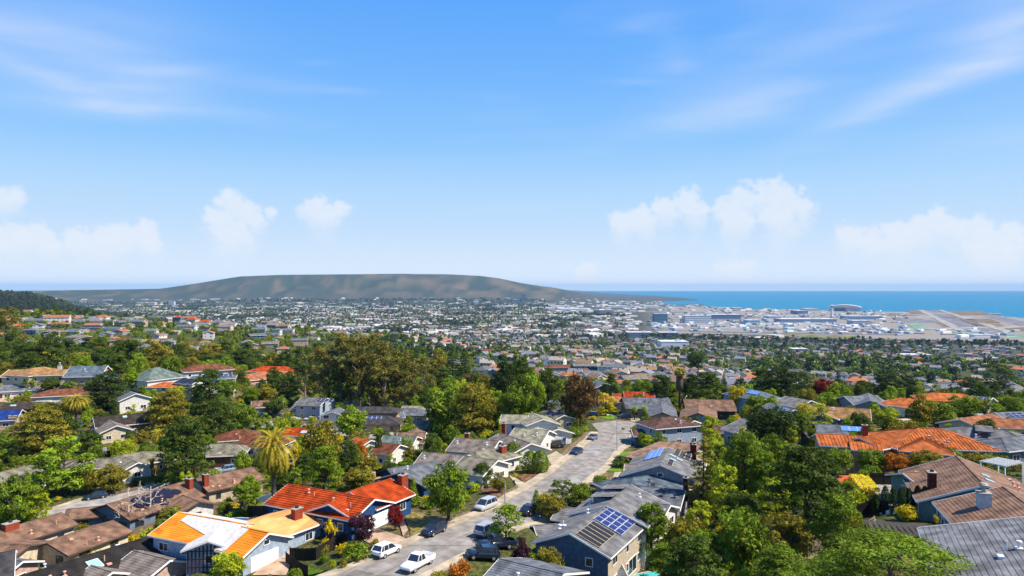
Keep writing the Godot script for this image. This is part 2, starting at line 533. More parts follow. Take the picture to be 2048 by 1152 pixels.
func house(called: String, label: String, at: Vector3, turn: float, wk: String, rk: String, tk: String, near: int, wings: Array, bits: Array, category := "house", group := "") -> Node3D:
	var o := thing(called, label, category, at, turn, group)
	var tm := plain("trim brown", 0.10, 0.06, 0.045) if tk == "brown" else plain("trim white", 0.74, 0.74, 0.73)
	var doors := []
	for i in wings.size():
		var w: Array = wings[i]
		var r2 := rk
		var w2 := wk
		for x in bits:
			if x[0] == "roofed" and x[1] == i:
				r2 = x[2]
			if x[0] == "walled" and x[1] == i:
				w2 = x[2]
		wing(o, w, wall(w2), roof(r2), tm, near)
	for x in bits:
		var w: Array = wings[x[1]]
		match x[0]:
			"garage":
				var f: Array = faces(w)[x[2]]
				var m := local(w, f[0] + Vector3(x[3], 0, 0.01).rotated(Vector3.UP, f[1]))
				var wide: float = x[4]
				var k := "garage %.1f %s" % [wide, x[5]]
				if not cache.has(k):
					var g := Geo.new()
					for r in 4:
						g.box(Vector3(0, 0.3 + r * 0.54, 0.04), Vector3(wide - 0.1, 0.5, 0.06))
					g.box(Vector3(0, 1.1, 0.02), Vector3(wide, 2.2, 0.03))
					cache[k] = g.mesh(plain("garage white", 0.76, 0.76, 0.75) if x[5] == "white" else plain("garage brown", 0.07, 0.04, 0.035))
				part("garage_door", cache[k], o, m, w[4] + f[1])
				doors.append([m, wide / 2 + 0.8])
			"door":
				var f: Array = faces(w)[x[2]]
				var m := local(w, f[0] + Vector3(x[3], 0, 0.01).rotated(Vector3.UP, f[1]))
				if not cache.has("door"):
					var g := Geo.new()
					g.box(Vector3(0, 1.05, 0.03), Vector3(1.0, 2.1, 0.06))
					g.box(Vector3(0.35, 1.0, 0.08), Vector3(0.06, 0.12, 0.05))
					cache["door"] = g.mesh(plain("door brown", 0.12, 0.05, 0.03))
				part("door", cache["door"], o, m, w[4] + f[1])
				doors.append([m, 1.2])
			"window":
				var f: Array = faces(w)[x[2]]
				window(local(w, f[0] + Vector3(x[3], x[4], 0.01).rotated(Vector3.UP, f[1])), w[4] + f[1], x[5], x[6], o)
			"gablewindow":
				window(local(w, Vector3((w[2] / 2 + 0.01) * x[2], w[5] + x[3], 0)), w[4] + PI / 2 * x[2], 1.1, 0.8, o)
			"chimney":   # u along the ridge, v across, width, depth, top above the ridge, brick / white / dark
				var cm := plain("brick red", 0.42, 0.085, 0.04, 0.9, "brick") if x[7] == "brick" else plain("chimney white", 0.62, 0.62, 0.62, 0.9, "stucco") if x[7] == "white" else plain("chimney tan", 0.5, 0.36, 0.26, 0.9, "stucco") if x[7] == "tan" else plain("chimney dark", 0.13, 0.035, 0.025, 0.9, "brick")
				var y1: float = w[5] + w[3] / 2 * w[6] + x[6]
				var y0: float = minf(roof_y(w, x[3]), y1) - 1.6
				var g := Geo.new()
				g.box(Vector3(0, (y0 + y1) / 2, 0), Vector3(x[4], y1 - y0, x[5]))
				var b := part("chimney", g.mesh(cm), o, local(w, Vector3(x[2], 0, x[3])), w[4])
				var g2 := Geo.new()
				g2.box(Vector3(0, y1 + 0.06, 0), Vector3(x[4] + 0.16, 0.12, x[5] + 0.16))
				part("chimney_cap", g2.mesh(plain("cap grey", 0.3, 0.28, 0.27)), b)
				var g3 := Geo.new()
				g3.box(Vector3(0, y1 + 0.24, 0), Vector3(0.4, 0.24, 0.4))
				if x[7] == "white":
					g3.lathe(Vector3(0, y1 + 0.3, 0), [[0.3, 0.0], [0.22, 0.3], [0.42, 0.42], [0.5, 0.62], [0.34, 0.82], [0.0, 0.9]], 12)
				part("flue", g3.mesh(plain("cowl grey", 0.34, 0.31, 0.29, 0.5) if x[7] == "white" else plain("flue dark", 0.03, 0.03, 0.03)), b)
			"vents":
				var rv := RandomNumberGenerator.new()
				rv.seed = called.hash() + x[1]
				for i in int(x[2]):
					var v: float = rv.randf_range(0.12, 0.42) * w[3] * (1.0 if x[3] > 0 else -1.0)
					var u: float = rv.randf_range(-0.42, 0.42) * w[2]
					var style := i % 3
					var k := "vent %d %s" % [style, x[4]]
					if not cache.has(k):
						var g := Geo.new()
						if style == 0:
							g.box(Vector3(0, 0.0, 0), Vector3(0.5, 0.16, 0.5))
							g.lathe(Vector3.ZERO, [[0.1, 0.0], [0.1, 0.5], [0.22, 0.5], [0.2, 0.62], [0.0, 0.68]], 8)
						elif style == 1:
							g.box(Vector3(0, 0.08, 0), Vector3(0.62, 0.2, 0.42))
						else:
							g.lathe(Vector3.ZERO, [[0.07, -0.1], [0.07, 0.7], [0.0, 0.7]], 7)
						var vm := plain("vent pink", 0.6, 0.33, 0.25) if x[4] == "pink" else plain("vent dark", 0.05, 0.05, 0.06) if x[4] == "dark" else plain("vent light", 0.62, 0.64, 0.68)
						cache[k] = g.mesh(vm)
					part("roof_vent", cache[k], o, local(w, Vector3(u, roof_y(w, v), v)), w[4])
			"skylight":
				var tilt := atan(w[6]) * (1.0 if x[3] > 0 else -1.0)
				var s: MeshInstance3D
				var g := Geo.new()
				g.box(Vector3.ZERO, Vector3(x[4] + 0.12, 0.2, x[5] + 0.12))
				s = part("skylight", g.mesh(plain("skylight frame", 0.7, 0.72, 0.74)), o, local(w, Vector3(x[2], roof_y(w, x[3]) + 0.05, x[3])))
				s.basis = Basis(Vector3.UP, w[4]) * Basis(Vector3.RIGHT, tilt)
				var g2 := Geo.new()
				g2.box(Vector3(0, 0.105, 0), Vector3(x[4], 0.02, x[5]))
				part("pane", g2.mesh(plain("skylight pane", 0.25, 0.50, 0.52, 0.15)), s)
			"solar":   # u0, v0 of the first corner, columns, rows, panel length along the ridge, panel depth, look
				var side := 1.0 if x[3] > 0 else -1.0
				var tilt := atan(w[6]) * side
				var k := "solar %.2f %.2f %s" % [x[6], x[7], x[8]]
				if not cache.has(k):
					var g := Geo.new()
					g.box(Vector3.ZERO, Vector3(x[6] - 0.03, 0.06, x[7] - 0.03))
					var am := g.mesh(plain("panel rim", 0.45, 0.48, 0.56, 0.4) if x[8] != "black" else plain("panel rim tan", 0.42, 0.36, 0.26, 0.6))
					var h := Geo.new()
					var nx := 3 if x[8] != "black" else 1
					for i in nx:
						h.box(Vector3((i - (nx - 1) / 2.0) * (x[6] - 0.16) / nx, 0.04, 0), Vector3((x[6] - 0.16) / nx - 0.02, 0.02, x[7] - 0.14))
					cache[k] = h.into(am, plain("panel blue", 0.022, 0.034, 0.13, 0.25) if x[8] == "blue" else plain("panel sky", 0.08, 0.24, 0.60, 0.3) if x[8] == "sky" else plain("panel black", 0.018, 0.018, 0.022, 0.5) if x[8] == "black" else plain("panel navy", 0.02, 0.03, 0.10, 0.3))
				var ct := cos(tilt)
				for i in int(x[4]):
					for j in int(x[5]):
						var v: float = x[3] + side * (j + 0.5) * x[7] * ct
						var q := part("solar_panel", cache[k], o, local(w, Vector3(x[2] + (i + 0.5) * x[6], roof_y(w, v) + 0.12, v)))
						q.basis = Basis(Vector3.UP, w[4]) * Basis(Vector3.RIGHT, tilt)
			"dormer":
				var g := Geo.new()
				var side := 1.0 if x[3] > 0 else -1.0
				var y := roof_y(w, x[3])
				var q := part("dormer", null, o, local(w, Vector3(x[2], y, x[3])), w[4] + (0.0 if side > 0 else PI))
				g.box(Vector3(0, 0.3, -1.2), Vector3(2.2, 1.2, 2.6))
				q.mesh = g.mesh(wall("greyblue"))
				var g2 := Geo.new()
				slope(g2, Vector3(-1.5, 0.95, 0.6), Vector3(1.5, 0.95, 0.6), Vector3(1.5, 1.5, -3.2), Vector3(-1.5, 1.5, -3.2), 6, 0.04)
				g2.box(Vector3(0, 0.9, 0.56), Vector3(3.0, 0.14, 0.08))
				part("roof", g2.mesh(roof(rk)), q)
				part("pane", pane_mesh(1.5, 0.8), q, Vector3(0, 0.35, 0.1))
			"disc":
				var g := Geo.new()
				g.lathe(Vector3.ZERO, [[1.0, -0.05], [1.0, 0.06], [0.0, 0.16]], 14)
				if not cache.has("disc"):
					cache["disc"] = g.mesh(plain("disc black", 0.012, 0.014, 0.03, 0.4))
				var q := part("solar_disc", cache["disc"], o, local(w, Vector3(x[2], roof_y(w, x[3]) + 0.1, x[3])))
				q.basis = Basis(Vector3.UP, w[4]) * Basis(Vector3.RIGHT, atan(w[6]) * (1.0 if x[3] > 0 else -1.0))
			"sheet":   # roofing paper lying on one slope: u0, u1, v0 at u0 side, v1
				var g := Geo.new()
				var s := 1.0 if x[4] > 0 else -1.0
				var pts := [Vector2(x[2], x[4]), Vector2(x[3], x[5]), Vector2(x[3], x[7]), Vector2(x[2], x[6])]
				var q := []
				for p in pts:
					q.append(local(w, Vector3(p.x, roof_y(w, p.y) + 0.06, p.y)))
				g.quad(q[0], q[1], q[2], q[3])
				part("roofing_paper", g.mesh(roof("paper") if x[8] == "paper" else roof("rustply")), o)
			"studs":   # open gable end of bare boards
				var f: Array = faces(w)[x[2]]
				var g := Geo.new()
				for i in 14:
					var u: float = -w[3] / 2 + (i + 0.5) * w[3] / 14
					var hh := roof_y(w, u) - 0.35
					g.box(Vector3(u, hh / 2 - 0.3, 0.08), Vector3(0.16, hh, 0.12))
				for i in 3:
					g.box(Vector3(0, 0.5 + i * 1.1, 0.05), Vector3(w[3] * 0.96, 0.1, 0.08))
				part("wall_studs", g.mesh(plain("bare studs", 0.10, 0.035, 0.015, 0.9, "wood")), o, local(w, f[0]), w[4] + f[1])
			"clad":
				var f: Array = faces(w)[x[2]]
				var g := Geo.new()
				g.quad(Vector3(-f[2], -2.5, 0.004), Vector3(-f[2], w[5], 0.004), Vector3(f[2], w[5], 0.004), Vector3(f[2], -2.5, 0.004))
				part("wall_cladding", g.mesh(wall(x[3])), o, local(w, f[0]), w[4] + f[1])
			"rail":
				var f: Array = faces(w)[x[2]]
				var g := Geo.new()
				g.box(Vector3(0, x[3], 0.9), Vector3(2 * f[2], 0.15, 1.8))
				g.box(Vector3(0, x[3] + 1.0, 1.75), Vector3(2 * f[2], 0.08, 0.08))
				for i in int(f[2] * 2 / 0.4):
					g.box(Vector3(-f[2] + 0.2 + i * 0.4, x[3] + 0.5, 1.75), Vector3(0.05, 1.0, 0.05))
				part("balcony", g.mesh(plain("rail white", 0.7, 0.7, 0.7)), o, local(w, f[0]), w[4] + f[1])
	# windows along every outside wall
	var rw := RandomNumberGenerator.new()
	rw.seed = called.hash() + int(at.x * 10)
	for i in wings.size():
		var w: Array = wings[i]
		if w.size() > 9 and w[9] == 0:
			continue
		for f in faces(w):
			var n := int(f[2] * 2 / 3.7)
			for k in n:
				var u: float = -f[2] + (k + 0.5) * 2 * f[2] / n
				var wide: float = [1.1, 1.5, 1.9][rw.randi() % 3]
				for storey in (2 if w[5] > 4.4 else 1):
					var p := local(w, f[0] + Vector3(u, 0, 0.01).rotated(Vector3.UP, f[1]))
					var out := local(w, f[0] + Vector3(u, 0, 0.6).rotated(Vector3.UP, f[1]))
					var ok := true
					for j in wings.size():
						if j != i and inside(wings[j], out):
							ok = false
					for dr in doors:
						if storey == 0 and (dr[0] - p).length() < dr[1]:
							ok = false
					if ok:
						window(p + Vector3(0, 1.55 + storey * 2.65, 0), w[4] + f[1], wide, 1.2, o, tk == "brown")
	return o

# ---- plants
var plant := {}   # kind -> list of [trunk mesh, crown geometry mesh]
func ball(r: RandomNumberGenerator) -> Vector3:
	var p := Vector3(r.randfn(), r.randfn(), r.randfn())
	return p.normalized()
func tone(g: Geo, r: RandomNumberGenerator, base: float, hue := 0.1) -> void:
	var k := clampf(base * r.randf_range(0.62, 1.0), 0.15, 1.0)
	g.col = Color(clampf(k * r.randf_range(1 - hue, 1 + hue), 0, 1), clampf(k, 0, 1), clampf(k * r.randf_range(0.6, 1.1), 0, 1))
func clump(g: Geo, r: RandomNumberGenerator, o: Vector3, s: Vector3, count: int, size: float, base: float, hue := 0.12) -> void:
	for i in count:
		var d := ball(r)
		if d.y < -0.35:
			d.y = -d.y * 0.6
		var p := o + d * s * r.randf_range(0.66, 1.0 if r.randf() < 0.86 else 1.4)
		tone(g, r, base, hue)
		g.leaf(p, (d + ball(r) * 0.75).normalized(), size * r.randf_range(0.45, 1.45), r)
func make_plants() -> void:
	var bark := plain("bark", 0.10, 0.075, 0.055, 0.95, "wood")
	var pale := plain("bark pale", 0.34, 0.28, 0.21, 0.95, "wood")
	for k in 4:
		var r := RandomNumberGenerator.new()
		r.seed = 100 + k
		# broad: a rounded tree 9 m high and 9 m wide
		var t := Geo.new()
		var g := Geo.new()
		t.cone(Vector3(0, -0.6, 0), Vector3(0.1, 3.4, 0), 0.3, 0.2)
		for i in 66:
			var d := ball(r)
			var q := r.randf_range(0.5, 1.0)
			var o := Vector3(0, 4.5, 0) + d * Vector3(3.5, 3.5, 3.5) * q
			var s := r.randf_range(0.8, 1.5)
			clump(g, r, o, Vector3(s, s * 0.85, s), 84, 0.19, r.randf_range(0.5, 1.0))
			if i % 3 == 0:
				t.cone(Vector3(0.1, 3.0, 0), o, 0.13, 0.03, 5)
		keep("broad", t, g, bark)
		# loose: airy upright tree with gaps, 10 m by 7 m
		t = Geo.new(); g = Geo.new()
		t.cone(Vector3(0, -0.6, 0), Vector3(0.2, 7.5, 0), 0.24, 0.07)
		for i in 40:
			var y := r.randf_range(0.9, 9.6)
			var w := 3.2 * sqrt(clampf(1.0 - pow((y - 4.8) / 5.2, 2), 0.05, 1))
			var a := r.randf() * TAU
			var o := Vector3(cos(a) * w * r.randf_range(0.4, 1), y, sin(a) * w * r.randf_range(0.4, 1))
			t.cone(Vector3(0.1, y - 1.6, 0), o, 0.08, 0.02, 5)
			var s := r.randf_range(0.7, 1.25)
			clump(g, r, o, Vector3(s, s * 0.8, s), 80, 0.18, r.randf_range(0.55, 1.0))
		keep("loose", t, g, bark)
		# cypress: dark, wide, level pads of needles, 12 m by 12 m
		t = Geo.new(); g = Geo.new()
		t.cone(Vector3(0, -0.8, 0), Vector3(0.4, 9.5, 0.2), 0.42, 0.12)
		for i in 78:
			var y := 1.6 + 10.2 * pow(r.randf(), 0.85)
			var w := 5.6 * (1.0 - 0.78 * pow((y - 1.6) / 10.4, 1.7))
			var a := r.randf() * TAU
			var q := r.randf_range(0.35, 1.0)
			var o := Vector3(cos(a) * w * q, y, sin(a) * w * q)
			t.cone(Vector3(0.2, y - 1.0, 0.1), o, 0.11, 0.03, 5)
			var s := r.randf_range(1.1, 1.9)
			clump(g, r, o, Vector3(s, s * 0.42, s), 92, 0.19, r.randf_range(0.5, 1.0), 0.2)
		keep("cypress", t, g, bark)
		# plume: wide level sprays of fine foliage, 12 m by 12 m
		t = Geo.new(); g = Geo.new()
		t.cone(Vector3(0, -0.8, 0), Vector3(0.4, 9.5, 0.2), 0.42, 0.12)
		for i in 62:
			var y := 4.0 + 7.8 * pow(r.randf(), 0.8)
			var w := 6.0 * (1.0 - 0.8 * pow((y - 4.0) / 8.0, 2.2))
			var a := r.randf() * TAU
			var o := Vector3(cos(a) * w * sqrt(r.randf()), y, sin(a) * w * sqrt(r.randf()))
			var s := r.randf_range(0.8, 1.5)
			clump(g, r, o, Vector3(s, s * 0.27, s), 300, 0.075, r.randf_range(0.4, 1.0), 0.2)
		keep("plume", t, g, bark)
		# pine: full dark needle tree with an uneven round crown, 12 m by 9 m
		t = Geo.new(); g = Geo.new()
		t.cone(Vector3(0, -0.8, 0), Vector3(0.2, 10.5, 0), 0.36, 0.08)
		for i in 118:
			var y := 0.8 + 10.8 * pow(r.randf(), 0.95)
			var w := 4.4 * sqrt(clampf(1.0 - pow((y - 4.9) / 7.0, 2), 0.04, 1))
			var a := r.randf() * TAU
			var q := r.randf_range(0.4, 1.0)
			var o := Vector3(cos(a) * w * q, y, sin(a) * w * q)
			if i % 2 == 0:
				t.cone(Vector3(0.1, y - 0.8, 0), o, 0.09, 0.02, 5)
			var s := r.randf_range(0.8, 1.45)
			clump(g, r, o, Vector3(s, s * 0.68, s), 78, 0.18, r.randf_range(0.45, 1.0), 0.15)
		keep("pine", t, g, bark)
		# spire: conical conifer, 12 m by 5 m
		t = Geo.new(); g = Geo.new()
		t.cone(Vector3(0, -0.6, 0), Vector3(0, 11.8, 0), 0.26, 0.03)
		for y10 in range(12, 118, 6):
			var y := y10 / 10.0
			var w := 2.6 * (1.0 - (y - 1.0) / 11.2) + 0.15
			var m := 4 + int(w * 3)
			for i in m:
				var a := TAU * i / m + r.randf() * 0.8
				var ln := w * r.randf_range(0.7, 1.1)
				var s := 0.32 + ln * 0.22
				clump(g, r, Vector3(cos(a) * ln * 0.72, y - ln * 0.16, sin(a) * ln * 0.72), Vector3(s, s * 0.5, s), 30, 0.13, r.randf_range(0.5, 1.0))
		keep("spire", t, g, bark)
		# cedar: open conifer with separate level branches, 16 m by 8 m
		t = Geo.new(); g = Geo.new()
		t.cone(Vector3(0, -0.6, 0), Vector3(0.1, 15.8, 0), 0.28, 0.03)
		for i in 44:
			var y := 2.0 + 13.5 * i / 44.0
			var w := (4.4 * (1.0 - (y - 1.0) / 15.5) + 0.3) * r.randf_range(0.6, 1.1)
			var a := r.randf() * TAU
			var e := Vector3(cos(a) * w, y - w * 0.18, sin(a) * w)
			t.cone(Vector3(0, y, 0), e, 0.06, 0.015, 4)
			for m in int(w * 22):
				var q := r.randf_range(0.3, 1.0)
				var p := Vector3(0, y, 0).lerp(e, q) + ball(r) * Vector3(0.5, 0.16, 0.5)
				tone(g, r, 0.9)
				g.leaf(p, (Vector3.UP + ball(r) * 0.6).normalized(), 0.19, r, 1.8)
		keep("cedar", t, g, bark)
		# gum: tall tree with pale limbs and hanging leaf masses, 26 m by 14 m
		t = Geo.new(); g = Geo.new()
		t.cone(Vector3(0, -1, 0), Vector3(0.6, 12, 0.2), 0.6, 0.36)
		for i in 50:
			var y := 6.0 + 19.5 * pow(r.randf(), 0.75)
			var w := 6.6 * sqrt(clampf(1.0 - pow((y - 16.0) / 12.0, 2), 0.08, 1))
			var a := r.randf() * TAU
			var q := r.randf_range(0.3, 1.0)
			var o := Vector3(cos(a) * w * q, y, sin(a) * w * q)
			if i % 3 == 0:
				t.cone(Vector3(0.4, maxf(5.0, y - 8.0), 0.1), o, 0.24, 0.05, 5)
			var s := r.randf_range(1.3, 2.3)
			clump(g, r, o, Vector3(s * 0.85, s * 1.05, s * 0.85), 110, 0.27, r.randf_range(0.5, 1.0), 0.22)
		keep("gum", t, g, pale)
		# shrub: a low dome 2 m high and 3 m wide
		t = Geo.new(); g = Geo.new()
		t.cone(Vector3(0, -0.4, 0), Vector3(0, 0.9, 0), 0.07, 0.04, 5)
		for i in 13:
			var d := ball(r)
			d.y = absf(d.y)
			var o := d * Vector3(1.05, 1.1, 1.05) * r.randf_range(0.4, 1.0) + Vector3(0, 0.3, 0)
			clump(g, r, o, Vector3(0.55, 0.5, 0.55), 75, 0.1, r.randf_range(0.6, 1.0))
		keep("shrub", t, g, bark)
		# column: a clipped narrow cypress 5 m by 1.6 m
		t = Geo.new(); g = Geo.new()
		t.cone(Vector3(0, -0.4, 0), Vector3(0, 1, 0), 0.08, 0.06, 5)
		for i in 1500:
			var y := pow(r.randf(), 0.9) * 5.0
			var w := 0.82 * sqrt(clampf(1 - pow((y - 2.0) / 3.05, 2), 0.02, 1)) * r.randf_range(0.85, 1.05)
			var a := r.randf() * TAU
			tone(g, r, 0.7 + 0.3 * sin(a * 5 + k))
			g.leaf(Vector3(cos(a) * w, y, sin(a) * w), (Vector3(cos(a), 0.2, sin(a)) + ball(r) * 0.6).normalized(), 0.085, r, 2.2)
		keep("column", t, g, bark)
		# hedge: a clipped block 1 m long, 1 m high and 1 m deep (stretched where it grows)
		t = Geo.new(); g = Geo.new()
		t.cone(Vector3(0, -0.3, 0), Vector3(0, 0.5, 0), 0.05, 0.03, 5)
		for i in 1300:
			var p := Vector3(r.randf_range(-0.5, 0.5), r.randf(), r.randf_range(-0.5, 0.5))
			var m := Vector3.UP
			match i % 5:
				0, 1: p.y = 1.0 + r.randf_range(-0.07, 0.05)
				2: p.z = 0.5 * signf(p.z) + r.randf_range(-0.04, 0.04); m = Vector3(0, 0, signf(p.z))
				3: p.x = 0.5 * signf(p.x) + r.randf_range(-0.04, 0.04); m = Vector3(signf(p.x), 0, 0)
				4: p.z = 0.5 * signf(p.z); m = Vector3(0, 0, signf(p.z))
			tone(g, r, 0.95)
			g.leaf(p, (m + ball(r) * 0.6).normalized(), 0.05, r)
		keep("hedge", t, g, bark)
		# bare: leafless branches 8 m high
		t = Geo.new(); g = Geo.new()
		t.cone(Vector3(0, -0.6, 0), Vector3(0.1, 7.4, 0), 0.17, 0.07, 7)
		for i in 9:
			var y := 1.8 + 0.6 * i
			branch(t, r, Vector3(0.05, y, 0), Vector3(cos(i * 2.4), 0.35, sin(i * 2.4)).normalized(), r.randf_range(1.0, 1.7), 0.085, 2)
		for i in 60:
			tone(g, r, 0.9)
			g.leaf(Vector3(r.randf_range(-1.6, 1.6), r.randf_range(4, 6.5), r.randf_range(-1.6, 1.6)), ball(r), 0.06, r)
		keep("bare", t, g, plain("bark bare", 0.42, 0.36, 0.30, 0.9))
		# palm: stout trunk, great head of arching fronds, 13 m
		t = Geo.new(); g = Geo.new()
		t.lathe(Vector3(0, 0, 0), [[0.62, -1.0], [0.55, 0.3], [0.42, 1.5], [0.38, 9.2], [0.62, 10.0], [0.5, 10.5], [0.1, 10.8]], 10)
		for i in 120:
			frond(g, r, Vector3(0, 10.4, 0), TAU * i * 0.381966, lerpf(1.45, -0.75, pow(i / 120.0, 0.85)) + r.randf_range(-0.14, 0.14), r.randf_range(4.4, 5.6), (0.45 if i > 92 else 1.0) * r.randf_range(0.75, 1.0))
		keep("palm", t, g, plain("bark palm", 0.17, 0.13, 0.10, 0.95, "wood"))
		# fanpalm: tall thin trunk with a skirt of dead leaves and a small head, 15 m
		t = Geo.new(); g = Geo.new()
		t.lathe(Vector3.ZERO, [[0.4, -1], [0.28, 1], [0.25, 7.0], [0.75, 7.4], [0.8, 9], [0.7, 12.5], [0.2, 12.9]], 9)
		for i in 46:
			frond(g, r, Vector3(0, 12.9, 0), TAU * i * 0.381966, r.randf_range(-0.5, 1.3), 1.9, r.randf_range(0.7, 1.0))
		keep("fanpalm", t, g, plain("bark fan", 0.15, 0.12, 0.09, 0.95, "wood"))
		# yucca: a few stems with spiky heads, 3 m
		t = Geo.new(); g = Geo.new()
		for i in 6:
			var e := Vector3(r.randf_range(-0.9, 0.9), r.randf_range(1.4, 2.8), r.randf_range(-0.9, 0.9))
			t.cone(Vector3(0, -0.3, 0), e, 0.12, 0.08, 6)
			for m in 60:
				var d := ball(r)
				tone(g, r, 1.0)
				var q := d.cross(Vector3.UP).normalized() * 0.07
				g.tri(e + q, e + d * r.randf_range(0.6, 0.85), e - q)
		keep("yucca", t, g, bark)
func branch(t: Geo, r: RandomNumberGenerator, a: Vector3, d: Vector3, l: float, w: float, left: int) -> void:
	var b := a + d * l
	t.cone(a, b, w, w * 0.68, 6)
	if left == 0:
		return
	for i in (2 if left > 3 else 3):
		branch(t, r, b, (d + ball(r) * 0.75 + Vector3(0, 0.12, 0)).normalized(), l * r.randf_range(0.55, 0.82), w * 0.62, left - 1)
func frond(g: Geo, r: RandomNumberGenerator, o: Vector3, a: float, up: float, l: float, base: float) -> void:
	var d := Vector3(cos(a), 0, sin(a))
	var p := o
	var e := up
	var side := d.cross(Vector3.UP)
	for k in 9:
		var f := d * cos(e) + Vector3(0, sin(e), 0)
		var q := p + f * l / 9
		var s := 0.95 * sin(PI * (k + 0.7) / 10.2)
		var lift := Vector3(0, 0.1 * s, 0)
		tone(g, r, base, 0.08)
		for w in [-1.0, 1.0]:
			for h in 4:
				var m := p.lerp(q, h / 4.0)
				g.tri(m, m + side * w * s * r.randf_range(0.4, 0.56) + f * 0.5 + lift, m + f * 0.13)
		p = q
		e -= 0.2
func keep(kind: String, t: Geo, g: Geo, bark: Material) -> void:
	t.smooth()
	if not plant.has(kind):
		plant[kind] = []
	plant[kind].append([t.mesh(bark), g.mesh(leaf_mat("green"))])
const NAMES := {"broad": "broadleaf_tree", "loose": "young_tree", "cypress": "cypress_tree", "plume": "cypress_tree", "pine": "pine_tree", "spire": "conifer_tree", "cedar": "cedar_tree", "gum": "gum_tree", "shrub": "shrub", "column": "column_cypress", "hedge": "clipped_hedge", "bare": "bare_tree", "palm": "palm_tree", "fanpalm": "fan_palm", "yucca": "yucca"}
const RELATION := {"b": "behind", "y": "beyond", "f": "in front of", "l": "left of", "r": "right of"}
func where_it_stands(code: String) -> String:   # "|b12, left one" -> "behind <thing 12>, left one"
	var k := code.find("|")
	var n := ""
	var i := k + 2
	while i < code.length() and code[i].is_valid_int():
		n += code[i]
		i += 1
	return RELATION[code[k + 1]] + " " + NICKS[int(n)] + code.substr(i)
const HUE := {"dark": "dark", "olive": "olive-green", "green": "green", "bright": "bright green", "lime": "lime-green", "yellow": "yellow", "orange": "orange", "russet": "russet", "purple": "purple", "red": "red", "blue": "blue-grey", "frond": "", "deep": "very dark", "euc": "brown-green"}
const SORT := {"broad": "round tree", "loose": "loose tree", "cypress": "flat-branched cypress", "pine": "pine", "spire": "pointed conifer", "cedar": "open cedar", "gum": "gum tree", "shrub": "shrub", "column": "column cypress"}
const SIZE := {"S": "small", "M": "middling", "T": "tall", "L": "large"}
func edge_house(code: String, x: float, y: float, z: float, turn: float, l: float, w: float, form: String, wk: String, rk: String, storeys: int) -> void:
	var said: Dictionary = {"slate": "slate-roofed", "grey": "grey-roofed", "brown": "brown-roofed", "taupe": "taupe-roofed", "terracotta": "terracotta", "dark": "dark-roofed", "redbrown": "rust-roofed", "tan": "tan-roofed", "bluegrey": "blue-grey-roofed", "salmon": "salmon-roofed"}
	var label := code
	if code.begins_with("|"):
		label = "%s %s %s house %s" % ["two-storey" if absi(storeys) == 2 else "low", "pale-blue" if wk == "paleblue" else wk, said[rk], where_it_stands(code)]
	var bits := [["chimney", 0, 2.5, 1.0, 0.9, 0.9, 0.8, "brick"]] if storeys > 0 else []
	house("%s_house" % said[rk].replace("-", "_"), label, Vector3(x, y, z), turn, wk, rk, "white", 0, [[0.0, 0.0, l, w, 0.0, 5.2 if absi(storeys) == 2 else 3.0, 0.34, form, -4.0]], bits, "house", "houses between the trees of the middle distance")
func plants(kind: String, leafc: String, rows: String) -> void:   # label / x / z / width / height / turn (/ depth)
	for row in rows.split("; "):
		var q := row.split("/")
		grow(kind, leafc, q[0], float(q[1]), float(q[2]), float(q[3]), float(q[4]), float(q[5]), float(q[6]) if q.size() > 6 else 0.0)
func grow(kind: String, leafc: String, label: String, x: float, z: float, wide: float, high: float, turn: float, deep := 0.0) -> void:
	var v: Array = plant[kind]
	var p: Array = v[int(absf(x * 7 + z * 3)) % v.size()]
	var cat := "shrub" if kind == "shrub" else "hedge" if kind == "hedge" else "palm tree" if kind in ["palm", "fanpalm"] else "plant" if kind == "yucca" else "tree"
	if label[1] == "|":
		label = ("%s %s %s %s" % [("towering" if kind == "gum" else SIZE[label[0]]) if label[0] == "T" and high > 1.13 and kind == "gum" else SIZE[label[0]], HUE[leafc], SORT[kind], where_it_stands(label)])
	var o := thing(NAMES[kind], label, cat, on(x, z), turn)
	o.scale = Vector3(wide, high, deep if deep > 0 else wide)
	part("trunk" if kind not in ["shrub", "hedge"] else "stem", p[0], o)
	var c := part("crown" if kind not in ["shrub", "hedge"] else "foliage", p[1], o)
	c.material_override = leaf_mat(leafc)

# ---- vehicles
func ring_loft(g: Geo, rows: Array) -> void:   # rows of rings of equal size, front to back
	for k in rows.size() - 1:
		var m: int = rows[k].size()
		for i in m:
			var j := (i + 1) % m
			g.quad(rows[k][i], rows[k + 1][i], rows[k + 1][j], rows[k][j])
	for e in [0, rows.size() - 1]:
		var o := Vector3.ZERO
		for p in rows[e]:
			o += p
		o /= rows[e].size()
		for i in rows[e].size():
			var j: int = (i + 1) % rows[e].size()
			if e == 0:
				g.tri(o, rows[e][i], rows[e][j])
			else:
				g.tri(o, rows[e][j], rows[e][i])
func body_ring(s: Array) -> Array:   # x, bottom, top, half width
	var a := []
	var w: float = s[3]
	for p in [[0.86, 0.0], [0.98, 0.16], [1.0, 0.5], [0.96, 0.86], [0.84, 1.0]]:
		a.append(Vector3(s[0], lerpf(s[1], s[2], p[1]), w * p[0]))
	for p in [[0.84, 1.0], [0.96, 0.86], [1.0, 0.5], [0.98, 0.16], [0.86, 0.0]]:
		a.append(Vector3(s[0], lerpf(s[1], s[2], p[1]), -w * p[0]))
	return a
